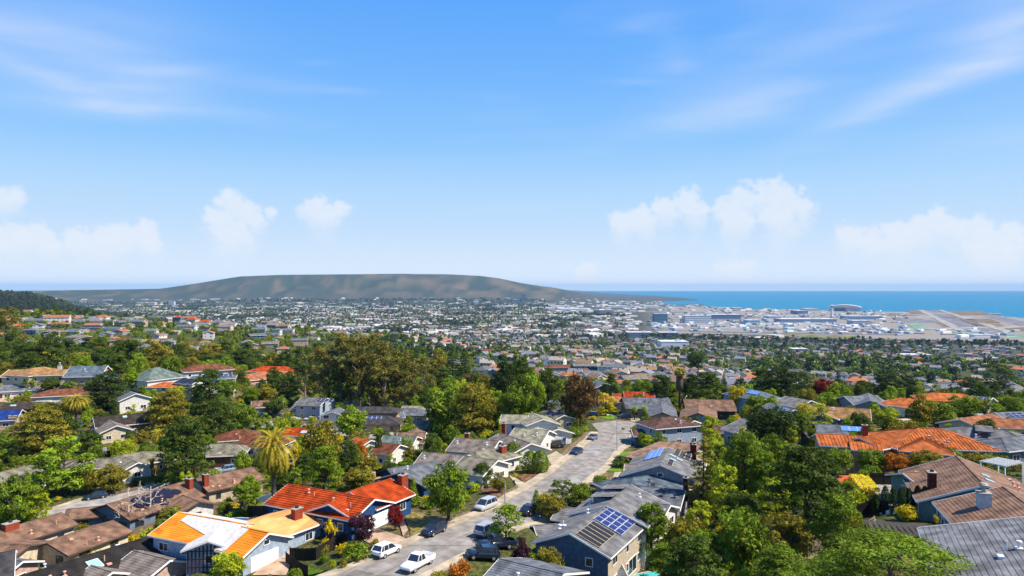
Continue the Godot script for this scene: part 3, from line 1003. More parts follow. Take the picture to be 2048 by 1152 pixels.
const CAR := {
	"suv": {"body": [[2.28, 0.42, 0.72, 0.62], [2.2, 0.3, 0.9, 0.84], [1.5, 0.27, 1.02, 0.92], [0.9, 0.27, 1.08, 0.93], [-1.8, 0.27, 1.12, 0.93], [-2.2, 0.32, 1.1, 0.88], [-2.3, 0.45, 0.95, 0.7]], "cab": [1.05, 0.25, -1.75, -2.2, 1.04, 1.68, 0.86, 0.68], "axle": [1.38, -1.38], "r": 0.36},
	"sedan": {"body": [[2.32, 0.4, 0.66, 0.6], [2.22, 0.28, 0.8, 0.82], [1.4, 0.24, 0.92, 0.89], [0.8, 0.24, 0.96, 0.9], [-1.3, 0.24, 1.0, 0.9], [-2.15, 0.28, 0.98, 0.84], [-2.3, 0.42, 0.86, 0.66]], "cab": [1.0, 0.15, -1.0, -1.75, 0.93, 1.44, 0.82, 0.62], "axle": [1.4, -1.35], "r": 0.32},
	"van": {"body": [[2.5, 0.42, 0.74, 0.66], [2.4, 0.3, 0.92, 0.86], [1.8, 0.27, 1.06, 0.95], [1.2, 0.27, 1.12, 0.97], [-2.1, 0.27, 1.14, 0.97], [-2.42, 0.32, 1.12, 0.92], [-2.5, 0.45, 0.95, 0.75]], "cab": [1.6, 0.6, -2.1, -2.42, 1.08, 1.76, 0.9, 0.74], "axle": [1.5, -1.5], "r": 0.34},
	"pickup": {"body": [[2.75, 0.5, 0.8, 0.7], [2.65, 0.38, 0.98, 0.9], [1.7, 0.36, 1.12, 0.95], [1.1, 0.36, 1.15, 0.96], [-0.75, 0.36, 1.15, 0.96], [-0.8, 0.36, 0.72, 0.96], [-2.6, 0.4, 0.72, 0.95], [-2.72, 0.45, 0.7, 0.9]], "cab": [1.15, 0.55, -0.5, -0.72, 1.1, 1.82, 0.86, 0.7], "axle": [1.75, -1.65], "r": 0.4}}
func vehicle(kind: String, paint: Array, label: String, x: float, z: float, turn: float, category: String) -> void:
	var d: Dictionary = CAR[kind]
	if not cache.has("car " + kind):
		var g := Geo.new()
		var rows := []
		for s in d.body:
			rows.append(body_ring(s))
		ring_loft(g, rows)
		g.smooth()
		if kind == "pickup":
			for s in [-1.0, 1.0]:
				g.box(Vector3(-1.75, 0.94, 0.9 * s), Vector3(1.95, 0.46, 0.1))
			g.box(Vector3(-2.68, 0.94, 0), Vector3(0.1, 0.46, 1.7))
		var c: Array = d.cab
		var low := []
		var high := []
		for q in [[c[0], c[4], c[6]], [c[3], c[4], c[6]]]:
			low.append([Vector3(q[0], q[1], q[2]), Vector3(q[0], q[1], -q[2])])
		for q in [[c[1], c[5], c[7]], [c[2], c[5], c[7]]]:
			high.append([Vector3(q[0], q[1], q[2]), Vector3(q[0], q[1], -q[2])])
		var w := Geo.new()
		w.quad(low[0][0], low[0][1], high[0][1], high[0][0])
		w.quad(low[1][1], low[1][0], high[1][0], high[1][1])
		w.quad(low[1][0], low[0][0], high[0][0], high[1][0])
		w.quad(low[0][1], low[1][1], high[1][1], high[0][1])
		var rf := Geo.new()
		rf.box(Vector3((c[1] + c[2]) / 2, c[5] + 0.02, 0), Vector3(c[1] - c[2] + 0.1, 0.06, c[7] * 2 + 0.05))
		for s in [0, 1]:
			rf.bar(low[0][s], high[0][s], 0.07, 0.07)
			rf.bar(low[1][s], high[1][s], 0.1, 0.12)
			rf.bar(low[0][s].lerp(low[1][s], 0.5), high[0][s].lerp(high[1][s], 0.42), 0.06, 0.09)
			if kind != "sedan" and kind != "pickup":
				rf.bar(low[0][s].lerp(low[1][s], 0.8), high[0][s].lerp(high[1][s], 0.82), 0.06, 0.14)
		var ty := Geo.new()
		var rm := Geo.new()
		ty.cone(Vector3(0, 0, -0.11), Vector3(0, 0, 0.11), d.r, d.r, 16)
		for q in [-1, 1]:
			for i in 10:
				rm.tri(Vector3(0, 0, 0.125 * q), Vector3(cos(TAU * i / 10), sin(TAU * i / 10), 0) * d.r * 0.62 + Vector3(0, 0, 0.115 * q), Vector3(cos(TAU * (i + 1) / 10), sin(TAU * (i + 1) / 10), 0) * d.r * 0.62 + Vector3(0, 0, 0.115 * q))
		var hl := Geo.new()
		hl.box(Vector3(0, 0, 0), Vector3(0.12, 0.14, 0.3))
		var mr := Geo.new()
		mr.box(Vector3.ZERO, Vector3(0.12, 0.14, 0.2))
		var bp := Geo.new()
		bp.box(Vector3.ZERO, Vector3(0.16, 0.18, d.body[1][3] * 1.7))
		cache["car " + kind] = [g.mesh(null), w.mesh(glass()), rf.mesh(null), ty.mesh(plain("tyre", 0.018, 0.018, 0.018, 0.9)), rm.mesh(plain("rim", 0.45, 0.45, 0.47, 0.35, "metal")), hl.mesh(plain("headlamp", 0.8, 0.8, 0.82, 0.1)), hl.mesh(plain("tail lamp", 0.35, 0.01, 0.01, 0.2)), mr.mesh(null), bp.mesh(plain("bumper", 0.05, 0.05, 0.05))]
	var m: Array = cache["car " + kind]
	var pm := mat("paint %s" % [paint], lin(paint[0], paint[1], paint[2]), 0.3, "gloss")
	# sit on the slope
	var f := Vector2(cos(turn), -sin(turn))
	var y0 := ground(x + f.x * 1.4, z + f.y * 1.4)
	var y1 := ground(x - f.x * 1.4, z - f.y * 1.4)
	var o := thing({"suv": "parked_suv", "sedan": "parked_car", "van": "parked_minivan", "pickup": "parked_pickup"}[kind], label, category, Vector3(x, (y0 + y1) / 2 + 0.09, z), turn)
	o.rotation.z = atan2(y0 - y1, 2.8)
	var b := part("body", m[0], o)
	b.material_override = pm
	part("windows", m[1], o)
	part("cabin_roof", m[2], o).material_override = pm
	for ax in d.axle:
		for s in [-1, 1]:
			var wh := part("wheel", m[3], o, Vector3(ax, d.r, s * (d.body[2][3] - 0.1)))
			part("rim", m[4], wh)
	for s in [-1, 1]:
		part("headlight", m[5], o, Vector3(d.body[1][0] - 0.02, lerpf(d.body[1][1], d.body[1][2], 0.72), s * d.body[1][3] * 0.74))
		part("tail_light", m[6], o, Vector3(d.body[-2][0] - 0.03, lerpf(d.body[-2][1], d.body[-2][2], 0.78), s * d.body[-2][3] * 0.78))
		part("mirror", m[7], o, Vector3(d.cab[0] - 0.25, d.cab[4] + 0.1, s * (d.body[2][3] + 0.06))).material_override = pm
	part("bumper", m[8], o, Vector3(d.body[0][0] - 0.02, 0.46, 0))
	part("bumper", m[8], o, Vector3(d.body[-1][0] + 0.02, 0.48, 0))

# ---- fences, lamps and small things
func fence(label: String, pts: Array, high: float, look: String) -> void:
	var o := thing("garden_fence", label, "fence", on(pts[0].x, pts[0].y))
	var m := plain("fence " + look, 0.30, 0.21, 0.15, 0.9, "wood") if look == "grey" else plain("fence " + look, 0.15, 0.055, 0.03, 0.9, "wood") if look == "red" else plain("fence " + look, 0.035, 0.03, 0.026, 0.9, "wood") if look == "dark" else plain("fence " + look, 0.66, 0.62, 0.52, 0.8)
	for k in pts.size() - 1:
		var a: Vector2 = pts[k]
		var b: Vector2 = pts[k + 1]
		var n := maxi(1, int(round((b - a).length() / 2.4)))
		var g := Geo.new()
		for i in n:
			var p := a.lerp(b, float(i) / n)
			var q := a.lerp(b, float(i + 1) / n)
			var u: Vector3 = on(p.x, p.y) - o.position
			var w: Vector3 = on(q.x, q.y) - o.position
			for t in 8:
				var c := u.lerp(w, (t + 0.5) / 8)
				var l := (w - u).length() / 8 - 0.02
				var dir := Vector3(w.x - u.x, 0, w.z - u.z).normalized()
				g.box(c + Vector3(0, high / 2 - 0.1 + 0.02 * (t % 3), 0), Vector3(l, high + 0.2, 0.03 + 0.01 * (t % 2)), Basis(dir, Vector3.UP, dir.cross(Vector3.UP)))
			var pg := Geo.new()
			pg.box(Vector3(0, high / 2, 0), Vector3(0.12, high + 0.24, 0.12))
			part("post", pg.mesh(m), o, u)
			var rg := Geo.new()
			for y in [0.35, high - 0.3]:
				rg.bar(u + Vector3(0, y, 0), w + Vector3(0, y, 0), 0.1, 0.08)
			part("rail", rg.mesh(m), o)
		part("boards", g.mesh(m), o).set_meta("kind", "stuff")
func street_lamp(label: String, x: float, z: float, high: float, turn: float, brown := false) -> void:
	var o := thing("street_lamp", label, "street lamp", on(x, z), turn)
	var m := plain("pole ochre", 0.34, 0.22, 0.09, 0.6) if brown else plain("pole grey", 0.33, 0.32, 0.30, 0.6)
	var g := Geo.new()
	g.cone(Vector3(0, -0.3, 0), Vector3(0, high - 0.4, 0), 0.11, 0.07, 8)
	part("pole", g.mesh(m), o)
	g = Geo.new()
	g.bar(Vector3(0, high - 0.45, 0), Vector3(0.5, high - 0.1, 0), 0.07, 0.07)
	g.bar(Vector3(0.5, high - 0.1, 0), Vector3(1.9, high + 0.05, 0), 0.07, 0.07)
	part("arm", g.mesh(m), o)
	g = Geo.new()
	g.lathe(Vector3(2.2, high + 0.0, 0), [[0.0, 0.16], [0.2, 0.1], [0.26, 0.0], [0.12, -0.1], [0.0, -0.12]], 10)
	part("lamp_head", g.mesh(plain("lamp white", 0.7, 0.72, 0.74, 0.4)), o)
func post_thing(called: String, label: String, category: String, x: float, z: float, high: float, top: Vector3, r: float, gg: float, b: float) -> void:
	var o := thing(called, label, category, on(x, z))
	var g := Geo.new()
	g.box(Vector3(0, high / 2, 0), Vector3(0.1, high, 0.1))
	part("post", g.mesh(plain("post dark", 0.05, 0.04, 0.035)), o)
	g = Geo.new()
	g.box(Vector3(0, high, 0), top)
	part("box", g.mesh(plain("%s box %.2f" % [called, r], r, gg, b)), o)
func ornament(label: String, x: float, z: float) -> void:
	var o := thing("garden_fountain", label, "fountain", on(x, z), 0.0, "white garden fountains by the column cypresses")
	var m := plain("cast white", 0.74, 0.73, 0.72, 0.6)
	var g := Geo.new()
	g.lathe(Vector3.ZERO, [[0.62, -0.2], [0.62, 0.2], [0.5, 0.25], [0.3, 0.35]], 14)
	part("basin", g.mesh(m), o)
	g = Geo.new()
	g.lathe(Vector3.ZERO, [[0.3, 0.3], [0.12, 0.6], [0.1, 1.0], [0.3, 1.1], [0.07, 1.15], [0.07, 1.4], [0.0, 1.5]], 10)
	part("column", g.mesh(m), o)
func pool(called: String, label: String, x: float, z: float, w: float, l: float, turn: float) -> void:
	var o := thing(called, label, "pool", on(x, z, 0.1), turn)
	var g := Geo.new()
	var h := Geo.new()
	for i in 24:
		var p := Vector3(cos(TAU * i / 24) * w, 0, sin(TAU * i / 24) * l)
		var q := Vector3(cos(TAU * (i + 1) / 24) * w, 0, sin(TAU * (i + 1) / 24) * l)
		g.tri(Vector3.ZERO, p, q)
		h.quad(p * 1.1 + Vector3(0, 0.06, 0), q * 1.1 + Vector3(0, 0.06, 0), q + Vector3(0, 0.06, 0), p + Vector3(0, 0.06, 0))
		h.quad(p * 1.1 + Vector3(0, 0.06, 0), p * 1.1 + Vector3(0, -0.8, 0), q * 1.1 + Vector3(0, -0.8, 0), q * 1.1 + Vector3(0, 0.06, 0))
	part("water", g.mesh(plain(called + " water", 0.01, 0.05, 0.14, 0.1) if called == "swimming_pool" else plain("pond water", 0.06, 0.42, 0.45, 0.1)), o, Vector3(0, 0.03, 0))
	part("coping", h.mesh(plain("coping", 0.5, 0.46, 0.4)), o)
func pergola(called: String, label: String, x: float, z: float, y: float, w: float, l: float, turn: float, look: String) -> void:
	var o := thing(called, label, "patio cover", Vector3(x, y, z), turn)
	var m := plain("pergola " + look, 0.74, 0.73, 0.72) if look == "white" else plain("pergola " + look, 0.09, 0.07, 0.06, 0.9, "wood")
	for sx in [-1, 1]:
		for sz in [-1, 1]:
			var g := Geo.new()
			g.box(Vector3(0, 1.0, 0), Vector3(0.16, 3.4, 0.16))
			part("post", g.mesh(m), o, Vector3(sx * (w / 2 - 0.2), 0, sz * (l / 2 - 0.2)))
	var n := int(w / 0.55)
	for i in n:
		var g := Geo.new()
		g.box(Vector3.ZERO, Vector3(0.12, 0.2, l))
		part("rafter", g.mesh(m), o, Vector3(-w / 2 + (i + 0.5) * w / n, 2.75, 0))
	if look != "white":
		var g := Geo.new()
		for i in 40:
			var u := -l / 2 + l * i / 40
			var s0 := 0.25 * sin(PI * i / 40.0)
			var s1 := 0.25 * sin(PI * (i + 1) / 40.0)
			g.quad(Vector3(-w / 2, 2.95 - s0, u), Vector3(w / 2, 2.95 - s0 * 0.6, u), Vector3(w / 2, 2.95 - s1 * 0.6, u + l / 40 * 0.8), Vector3(-w / 2, 2.95 - s1, u + l / 40 * 0.8))
		part("shade_cloth", g.mesh(plain("shade cloth", 0.055, 0.05, 0.05, 0.95)), o)

# ---- the far town and the airport
func block(called: String, label: String, category: String, x: float, z: float, w: float, d: float, h: float, turn: float, r: float, gr: float, b: float, bands: int) -> void:
	var o := thing(called, label, category, Vector3(x, ground(x, z), z), turn)
	var g := Geo.new()
	g.box(Vector3(0, h / 2 - 3, 0), Vector3(w, h + 6, d))
	part("wall", g.mesh(plain("block %.2f %.2f %.2f" % [r, gr, b], r, gr, b)), o)
	g = Geo.new()
	g.box(Vector3(0, h + 0.5, 0), Vector3(w + 1, 1.0, d + 1))
	g.box(Vector3(w * 0.2, h + 2.0, 0), Vector3(w * 0.15, 3.0, d * 0.3))
	part("roof", g.mesh(plain("block roof", 0.5, 0.51, 0.53)), o)
	for i in bands:
		g = Geo.new()
		g.box(Vector3.ZERO, Vector3(w + 0.6, h / bands * 0.36, d + 0.6))
		part("window", g.mesh(plain("band glass", 0.17, 0.23, 0.32, 0.4)), o, Vector3(0, h * (i + 0.5) / bands, 0))
func airliner(label: String, x: float, z: float, turn: float, s: float, r: float, g0: float, b0: float) -> void:
	var o := thing("airliner", label, "airplane", Vector3(x, ground(x, z) + 5.0 * s, z), turn)
	o.scale = Vector3.ONE * s
	var m := plain("airliner white", 0.75, 0.76, 0.78, 0.4)
	var g := Geo.new()
	var prof := [[20.0, 0.3], [18.5, 1.3], [15.0, 2.0], [-9.0, 2.0], [-17.0, 1.0], [-20.0, 0.3]]
	for k in prof.size() - 1:
		g.cone(Vector3(prof[k][0], (0.0 if k < 3 else 0.5), 0), Vector3(prof[k + 1][0], (0.0 if k < 2 else 0.7), 0), prof[k][1], prof[k + 1][1], 10)
	part("fuselage", g.mesh(m), o)
	for q in [-1.0, 1.0]:
		g = Geo.new()
		for y in [-0.7, -0.3]:
			g.quad(Vector3(4, y, 1.5 * q), Vector3(-4, y + 1.2, 17 * q), Vector3(-6, y + 1.2, 17 * q), Vector3(-4, y, 1.5 * q))
		part("wing", g.mesh(m), o)
		g = Geo.new()
		g.cone(Vector3(3.5, -1.8, 6 * q), Vector3(-0.5, -1.8, 6 * q), 1.1, 0.8, 8)
		part("engine", g.mesh(m), o)
		g = Geo.new()
		g.quad(Vector3(-15, 1, 0.5 * q), Vector3(-18, 1.3, 6.5 * q), Vector3(-19.5, 1.3, 6.5 * q), Vector3(-19, 1, 0.5 * q))
		part("tailplane", g.mesh(m), o)
	g = Geo.new()
	g.box(Vector3(-17.5, 4.8, 0), Vector3(3.6, 7.4, 0.4), Basis(Vector3.BACK, 0.3))
	part("tail_fin", g.mesh(plain("fin %.2f %.2f" % [r, b0], r, g0, b0)), o)
func lay(m: Mesh, called: String, label: String, where: Array, tint: Array) -> void:
	var mm := MultiMesh.new()
	mm.transform_format = MultiMesh.TRANSFORM_3D
	mm.use_colors = true
	mm.mesh = m
	mm.instance_count = where.size()
	for i in where.size():
		mm.set_instance_transform(i, where[i])
		mm.set_instance_color(i, tint[i])
	var o := MultiMeshInstance3D.new()
	o.name = called
	o.multimesh = mm
	add_child(o, true)
	o.set_meta("kind", "stuff")
	o.set_meta("label", label)
func town_house(roofc: Array, hip: bool) -> ArrayMesh:
	var g := Geo.new()
	g.box(Vector3(0, 0.5, 0), Vector3(13, 7, 9))
	if not hip:
		for s in [-1.0, 1.0]:
			g.tri(Vector3(6.5 * s, 4, 4.5 * s), Vector3(6.5 * s, 6.0, 0), Vector3(6.5 * s, 4, -4.5 * s))
	g.col = Color(0.10, 0.12, 0.16)
	for s in [-1.0, 1.0]:
		for x in [-4.2, -1.2, 2.0, 4.8]:
			g.box(Vector3(x, 2.2, 4.5 * s), Vector3(1.5, 1.3, 0.12))
		g.box(Vector3(6.5 * s, 2.2, 1.0), Vector3(0.12, 1.3, 2.4))
	var a := g.mesh(mat("town wall", Color.WHITE, 0.9, "plain", true))
	var r := Geo.new()
	var e := 2.4 if hip else 7.0
	for s in [-1.0, 1.0]:
		r.quad(Vector3(-7 * s, 3.85, 5 * s), Vector3(-e * s, 6.15, 0), Vector3(e * s, 6.15, 0), Vector3(7 * s, 3.85, 5 * s))
		if hip:
			r.tri(Vector3(7 * s, 3.85, 5 * s), Vector3(e * s, 6.15, 0), Vector3(7 * s, 3.85, -5 * s))
	r.col = Color(0.3, 0.3, 0.3)
	r.box(Vector3(2.5, 6.0, 0.6), Vector3(0.9, 1.6, 0.9))
	return r.into(a, mat("town roof %s" % [roofc], lin(roofc[0], roofc[1], roofc[2]), 0.9))
func town_block() -> ArrayMesh:
	var g := Geo.new()
	g.box(Vector3(0, 0, 0), Vector3(1, 1, 1))
	g.col = Color(0.55, 0.55, 0.55)
	for s in [-1.0, 1.0]:
		g.box(Vector3(0, 0.1, 0.5 * s), Vector3(0.94, 0.16, 0.01))
		g.box(Vector3(0, -0.2, 0.5 * s), Vector3(0.94, 0.16, 0.01))
	g.col = Color(0.8, 0.8, 0.82)
	g.box(Vector3(0.2, 0.52, 0.1), Vector3(0.2, 0.1, 0.2))
	return g.mesh(mat("town wall", Color.WHITE, 0.9, "plain", true))
func far_crown(k: int) -> ArrayMesh:
	var r := RandomNumberGenerator.new()
	r.seed = 700 + k
	var g := Geo.new()
	for i in 9:
		var d := ball(r)
		d.y = absf(d.y)
		var o := d * Vector3(2.4, 2.6, 2.4) * r.randf_range(0.3, 1.0) + Vector3(0, 2.4, 0)
		clump(g, r, o, Vector3(1.5, 1.3, 1.5), 22, 0.55, r.randf_range(0.55, 1.0))
	for i in 12:
		tone(g, r, 0.6)
		g.leaf(Vector3(r.randf_range(-1.5, 1.5), 1.0, r.randf_range(-1.5, 1.5)), ball(r), 0.8, r)
	var m := mat("far leaves", Color.WHITE, 0.7, "plain", true)
	return g.mesh(m)
var taken := {}
func claim(x: float, z: float, r: float) -> bool:
	var k := Vector2i(int(floor(x / 12.0)), int(floor(z / 12.0)))
	for i in range(-2, 3):
		for j in range(-2, 3):
			for t in taken.get(k + Vector2i(i, j), []):
				if Vector2(t[0] - x, t[1] - z).length() < r + t[2]:
					return false
	return true
func hold(x: float, z: float, r: float) -> void:
	var k := Vector2i(int(floor(x / 12.0)), int(floor(z / 12.0)))
	if not taken.has(k):
		taken[k] = []
	taken[k].append([x, z, r])

# ---- sky
const STOPS := [[0.0, 0.92, 1.0, 1.09], [0.6, 0.82, 0.92, 1.04], [2.0, 0.73, 0.86, 1.0], [4.5, 0.58, 0.77, 1.0], [7.5, 0.46, 0.71, 1.0], [11.0, 0.29, 0.59, 1.0], [16.0, 0.185, 0.48, 1.0], [22.0, 0.115, 0.395, 0.98], [40.0, 0.06, 0.25, 0.76], [90.0, 0.03, 0.13, 0.46]]
func sky_at(el: float) -> Vector3:
	for i in range(1, STOPS.size()):
		if el <= STOPS[i][0]:
			var t: float = clampf((el - STOPS[i - 1][0]) / (STOPS[i][0] - STOPS[i - 1][0]), 0, 1)
			return Vector3(lerpf(STOPS[i - 1][1], STOPS[i][1], t), lerpf(STOPS[i - 1][2], STOPS[i][2], t), lerpf(STOPS[i - 1][3], STOPS[i][3], t))
	return Vector3(0.03, 0.13, 0.46)
# cumulus heads: bearing, height, radius in degrees
const PUFFS := [[-34.47, 5.72, 0.86], [-35.11, 5.61, 0.99], [-33.79, 3.22, 1.4], [-34.74, 2.96, 1.32], [-32.68, 2.8, 1.18], [-30.82, 2.92, 1.58], [-29.64, 3.02, 1.56], [-28.43, 3.27, 1.58], [-27.04, 3.56, 1.28], [-26.41, 2.97, 0.89], [-21.28, 6.02, 1.33], [-20.35, 5.47, 1.41], [-21.96, 4.8, 1.47], [-19.54, 4.87, 1.12], [-18.48, 5.54, 0.56], [-20.94, 3.91, 1.67], [-15.52, 5.93, 1.14], [-14.48, 5.5, 1.46], [-13.36, 6.06, 0.77], [8.87, 4.84, 1.33], [10.41, 5.08, 1.48], [11.93, 5.83, 1.47], [13.44, 6.36, 1.46], [14.19, 5.77, 1.34], [16.39, 5.9, 1.29], [17.84, 6.3, 1.58], [19.44, 6.61, 1.72], [20.83, 6.3, 1.63], [21.86, 5.71, 1.25], [20.31, 5.03, 1.78], [17.12, 4.94, 1.7], [25.03, 3.51, 1.26], [28.19, 3.34, 1.55], [29.4, 3.82, 1.39], [30.59, 4.11, 1.38], [31.75, 3.8, 1.29], [32.88, 3.85, 1.28], [34.39, 3.2, 1.33], [26.31, 3.12, 1.25], [17.12, 1.1, 1.51], [5.76, 0.94, 1.18], [33.71, 2.5, 2.01]]
# cirrus streaks: bearing, height, half length, half width (degrees), tilt, strength
const STREAKS := [[-31.98, 16.82, 8.3, 3.16, 0, 0.42], [-33.65, 13.92, 4.74, 0.63, -0.25, 0.55], [-29.64, 13.53, 5.14, 1.19, 0.05, 0.62], [-25.93, 15.15, 3.56, 0.4, 0.15, 0.25], [10.41, 19.83, 2.77, 0.71, 0.1, 0.28], [17.48, 18.43, 2.37, 0.55, 0.25, 0.16], [12.69, 17.43, 1.19, 1.58, 0.6, 0.16], [9.26, 15.65, 2.37, 0.28, -0.05, 0.2], [16.39, 13.45, 8.3, 1.03, 0.22, 0.34], [30, 14.29, 7.51, 1.34, 0.4, 0.28], [32.88, 15.12, 6.32, 1.58, 0.4, 0.24], [27.57, 12.63, 5.93, 0.87, 0.3, 0.25], [33.98, 10.89, 6.32, 1.58, 0.2, 0.2], [-12.99, 14.92, 2.37, 0.24, 0, 0.14], [-18.48, 15.07, 4.74, 0.63, 0, 0.12], [34.52, 16.96, 3.56, 2.37, 0.3, 0.3], [25.03, 17.9, 7.11, 1.19, 0.2, 0.16], [-15.22, 16.73, 1.58, 0.24, 0.1, 0.08], [-6.85, 9.57, 8.7, 0.55, 0.1, 0.06], [-0.95, 6.15, 6.32, 0.4, 0.1, 0.1]]
const SKY := 0.565
func make_sky() -> ImageTexture:
	var w := 3072
	var h := 1536
	var px := PackedFloat32Array()
	px.resize(w * h * 3)
	var n1 := FastNoiseLite.new()
	n1.seed = 21
	n1.noise_type = FastNoiseLite.TYPE_SIMPLEX_SMOOTH
	n1.frequency = 1.0
	n1.fractal_octaves = 5
	var bins := {}
	var r := RandomNumberGenerator.new()
	r.seed = 9
	var puffs := PUFFS.duplicate()
	for i in 120:   # the same low bank of cumulus goes on all round
		var a := r.randf_range(38.0, 322.0)
		if n1.get_noise_2d(a * 0.09, 3.0) > -0.15:
			puffs.append([a if a < 180 else a - 360.0, r.randf_range(3.0, 6.5), r.randf_range(1.0, 2.0)])
	for p in puffs:
		for k in range(int(floor(p[0] - p[2] * 1.4)), int(ceil(p[0] + p[2] * 1.4)) + 1):
			if not bins.has(k):
				bins[k] = []
			bins[k].append(p)
	for j in h:
		var el := 90.0 - (j + 0.5) / h * 180.0
		var base := sky_at(maxf(el, 0.0))
		for i in w:
			var c := base
			if el > 0.0 and el < 60.0:
				var az := (i + 0.5) / w * 360.0
				if az > 180.0:
					az -= 360.0
				var ra := deg_to_rad(az)
				var veil := 0.0
				if el > 6.0:
					# ice cloud: stretched noise, thick in a few places
					var sx := sin(ra) * 2.0
					var cx := cos(ra) * 2.0
					var s := n1.get_noise_3d(sx * 1.2 + el * 0.03, el * 0.30 - az * 0.012, cx * 1.2)
					var big := n1.get_noise_3d(sx * 0.5, el * 0.05, cx * 0.5 + 7.0)
					veil = clampf(s * 0.5 + big * 0.9 - 0.12, 0.0, 0.5) * smoothstep(6.0, 12.0, el) * 0.28
					for t in STREAKS:
						var dx: float = (az - t[0]) * cos(t[4]) + (el - t[1]) * sin(t[4])
						var dy: float = -(az - t[0]) * sin(t[4]) + (el - t[1]) * cos(t[4]) + s * t[3] * 0.8
						var q: float = exp(-(dx * dx) / (t[2] * t[2]) - (dy * dy) / (t[3] * t[3]))
						if q > 0.01:
							veil += 0.8 * t[5] * q * clampf(0.7 + s * 0.9, 0.0, 1.3)
				c = c.lerp(Vector3(0.84, 0.88, 1.0), clampf(veil, 0, 0.85))
				if el < 12.0:
					var m := 0.0
					var list: Array = bins.get(int(floor(az)), [])
					if not list.is_empty():
						var dn := n1.get_noise_2d(az * 0.4, el * 0.55) * 0.7 + n1.get_noise_2d(az * 1.3 + 50.0, el * 1.7) * 0.5 + n1.get_noise_2d(az * 4.0, el * 5.0) * 0.3
						for p in list:
							var dx: float = az - p[0]
							var dy: float = (el - p[1]) * (1.0 if el > p[1] else 0.62)
							var q: float = sqrt(dx * dx + dy * dy) / p[2] + dn * 0.65
							m = maxf(m, (1.0 - smoothstep(0.62 if el > p[1] else 0.35, 1.02 if el > p[1] else 1.1, q)) * (1.0 if el > p[1] else lerpf(0.35, 1.0, clampf(1.0 + (el - p[1]) / p[2], 0, 1))))
						var shade := n1.get_noise_2d(az * 1.0 + 9.0, el * 1.3) * 0.5 + 0.5
						c = c.lerp(Vector3(0.87, 0.90, 0.97).lerp(Vector3(0.97, 0.97, 0.99), shade), m * 0.6)
			var o := (j * w + i) * 3
			px[o] = c.x * SKY
			px[o + 1] = c.y * SKY
			px[o + 2] = c.z * SKY
	return ImageTexture.create_from_image(Image.create_from_data(w, h, false, Image.FORMAT_RGBF, px.to_byte_array()))

func control_tower(label: String, x: float, z: float) -> void:
	var o := thing("control_tower", label, "tower", Vector3(x, ground(x, z), z))
	var g := Geo.new()
	g.lathe(Vector3.ZERO, [[9, 0], [6, 14], [5.4, 40], [8.5, 52], [12, 54]], 14)
	part("shaft", g.mesh(plain("tower white", 0.62, 0.64, 0.68)), o)
	g = Geo.new()
	g.lathe(Vector3.ZERO, [[11, 54], [13, 60]], 14)
	part("cab_glass", g.mesh(glass()), o)
	g = Geo.new()
	g.lathe(Vector3.ZERO, [[13.5, 60], [13.5, 62], [3, 63.5], [0.4, 70], [0, 70]], 14)
	part("roof", g.mesh(plain("tower white", 0.62, 0.64, 0.68)), o)
func hangar(label: String, x: float, z: float) -> void:
	var o := thing("aircraft_hangar", label, "hangar", Vector3(x, ground(x, z), z), -0.45)
	var g := Geo.new()
	g.box(Vector3(0, 16, 0), Vector3(196, 30, 130))
	part("wall", g.mesh(plain("hangar wall", 0.46, 0.46, 0.47)), o)
	g = Geo.new()
	for i in 10:
		var a := -106.0 + 21.2 * i
		var b := a + 21.2
		var ya := 30.0 + 17.0 * (1 - pow(a / 106.0, 2))
		var yb := 30.0 + 17.0 * (1 - pow(b / 106.0, 2))
		g.quad(Vector3(a, ya, 68), Vector3(a, ya, -68), Vector3(b, yb, -68), Vector3(b, yb, 68))
		for s in [-66.0, 66.0]:
			g.quad(Vector3(a, 28, s), Vector3(a, ya, s), Vector3(b, yb, s), Vector3(b, 28, s))
	part("roof", g.mesh(plain("hangar roof", 0.58, 0.57, 0.53)), o)
	g = Geo.new()
	g.box(Vector3(-30, 13, 65.2), Vector3(70, 26, 1.0))
	part("door", g.mesh(plain("hangar door", 0.12, 0.15, 0.22)), o)
func viaduct(label: String, a: Vector3, b: Vector3, high: float) -> void:
	var base := Vector3(a.x, ground(a.x, a.z), a.z)
	var o := thing("viaduct", label, "viaduct", base)
	var e := b - a
	e.y = ground(b.x, b.z) - base.y
	var g := Geo.new()
	g.bar(Vector3(0, high, 0), e + Vector3(0, high, 0), 14, 2.0)
	part("deck", g.mesh(plain("viaduct grey", 0.34, 0.35, 0.37)), o)
	var n := int(e.length() / 38.0)
	var pg := Geo.new()
	pg.box(Vector3(0, high / 2 - 2, 0), Vector3(3, high + 2, 8))
	var pm := pg.mesh(plain("viaduct pier", 0.4, 0.4, 0.41))
	for i in n:
		part("pier", pm, o, e * (i + 0.5) / n)
func flat_sheet(called: String, q: Array, m: Material) -> void:
	var g := Geo.new()
	g.quad(q[0], q[1], q[2], q[3])
	structure(called, g.mesh(m))

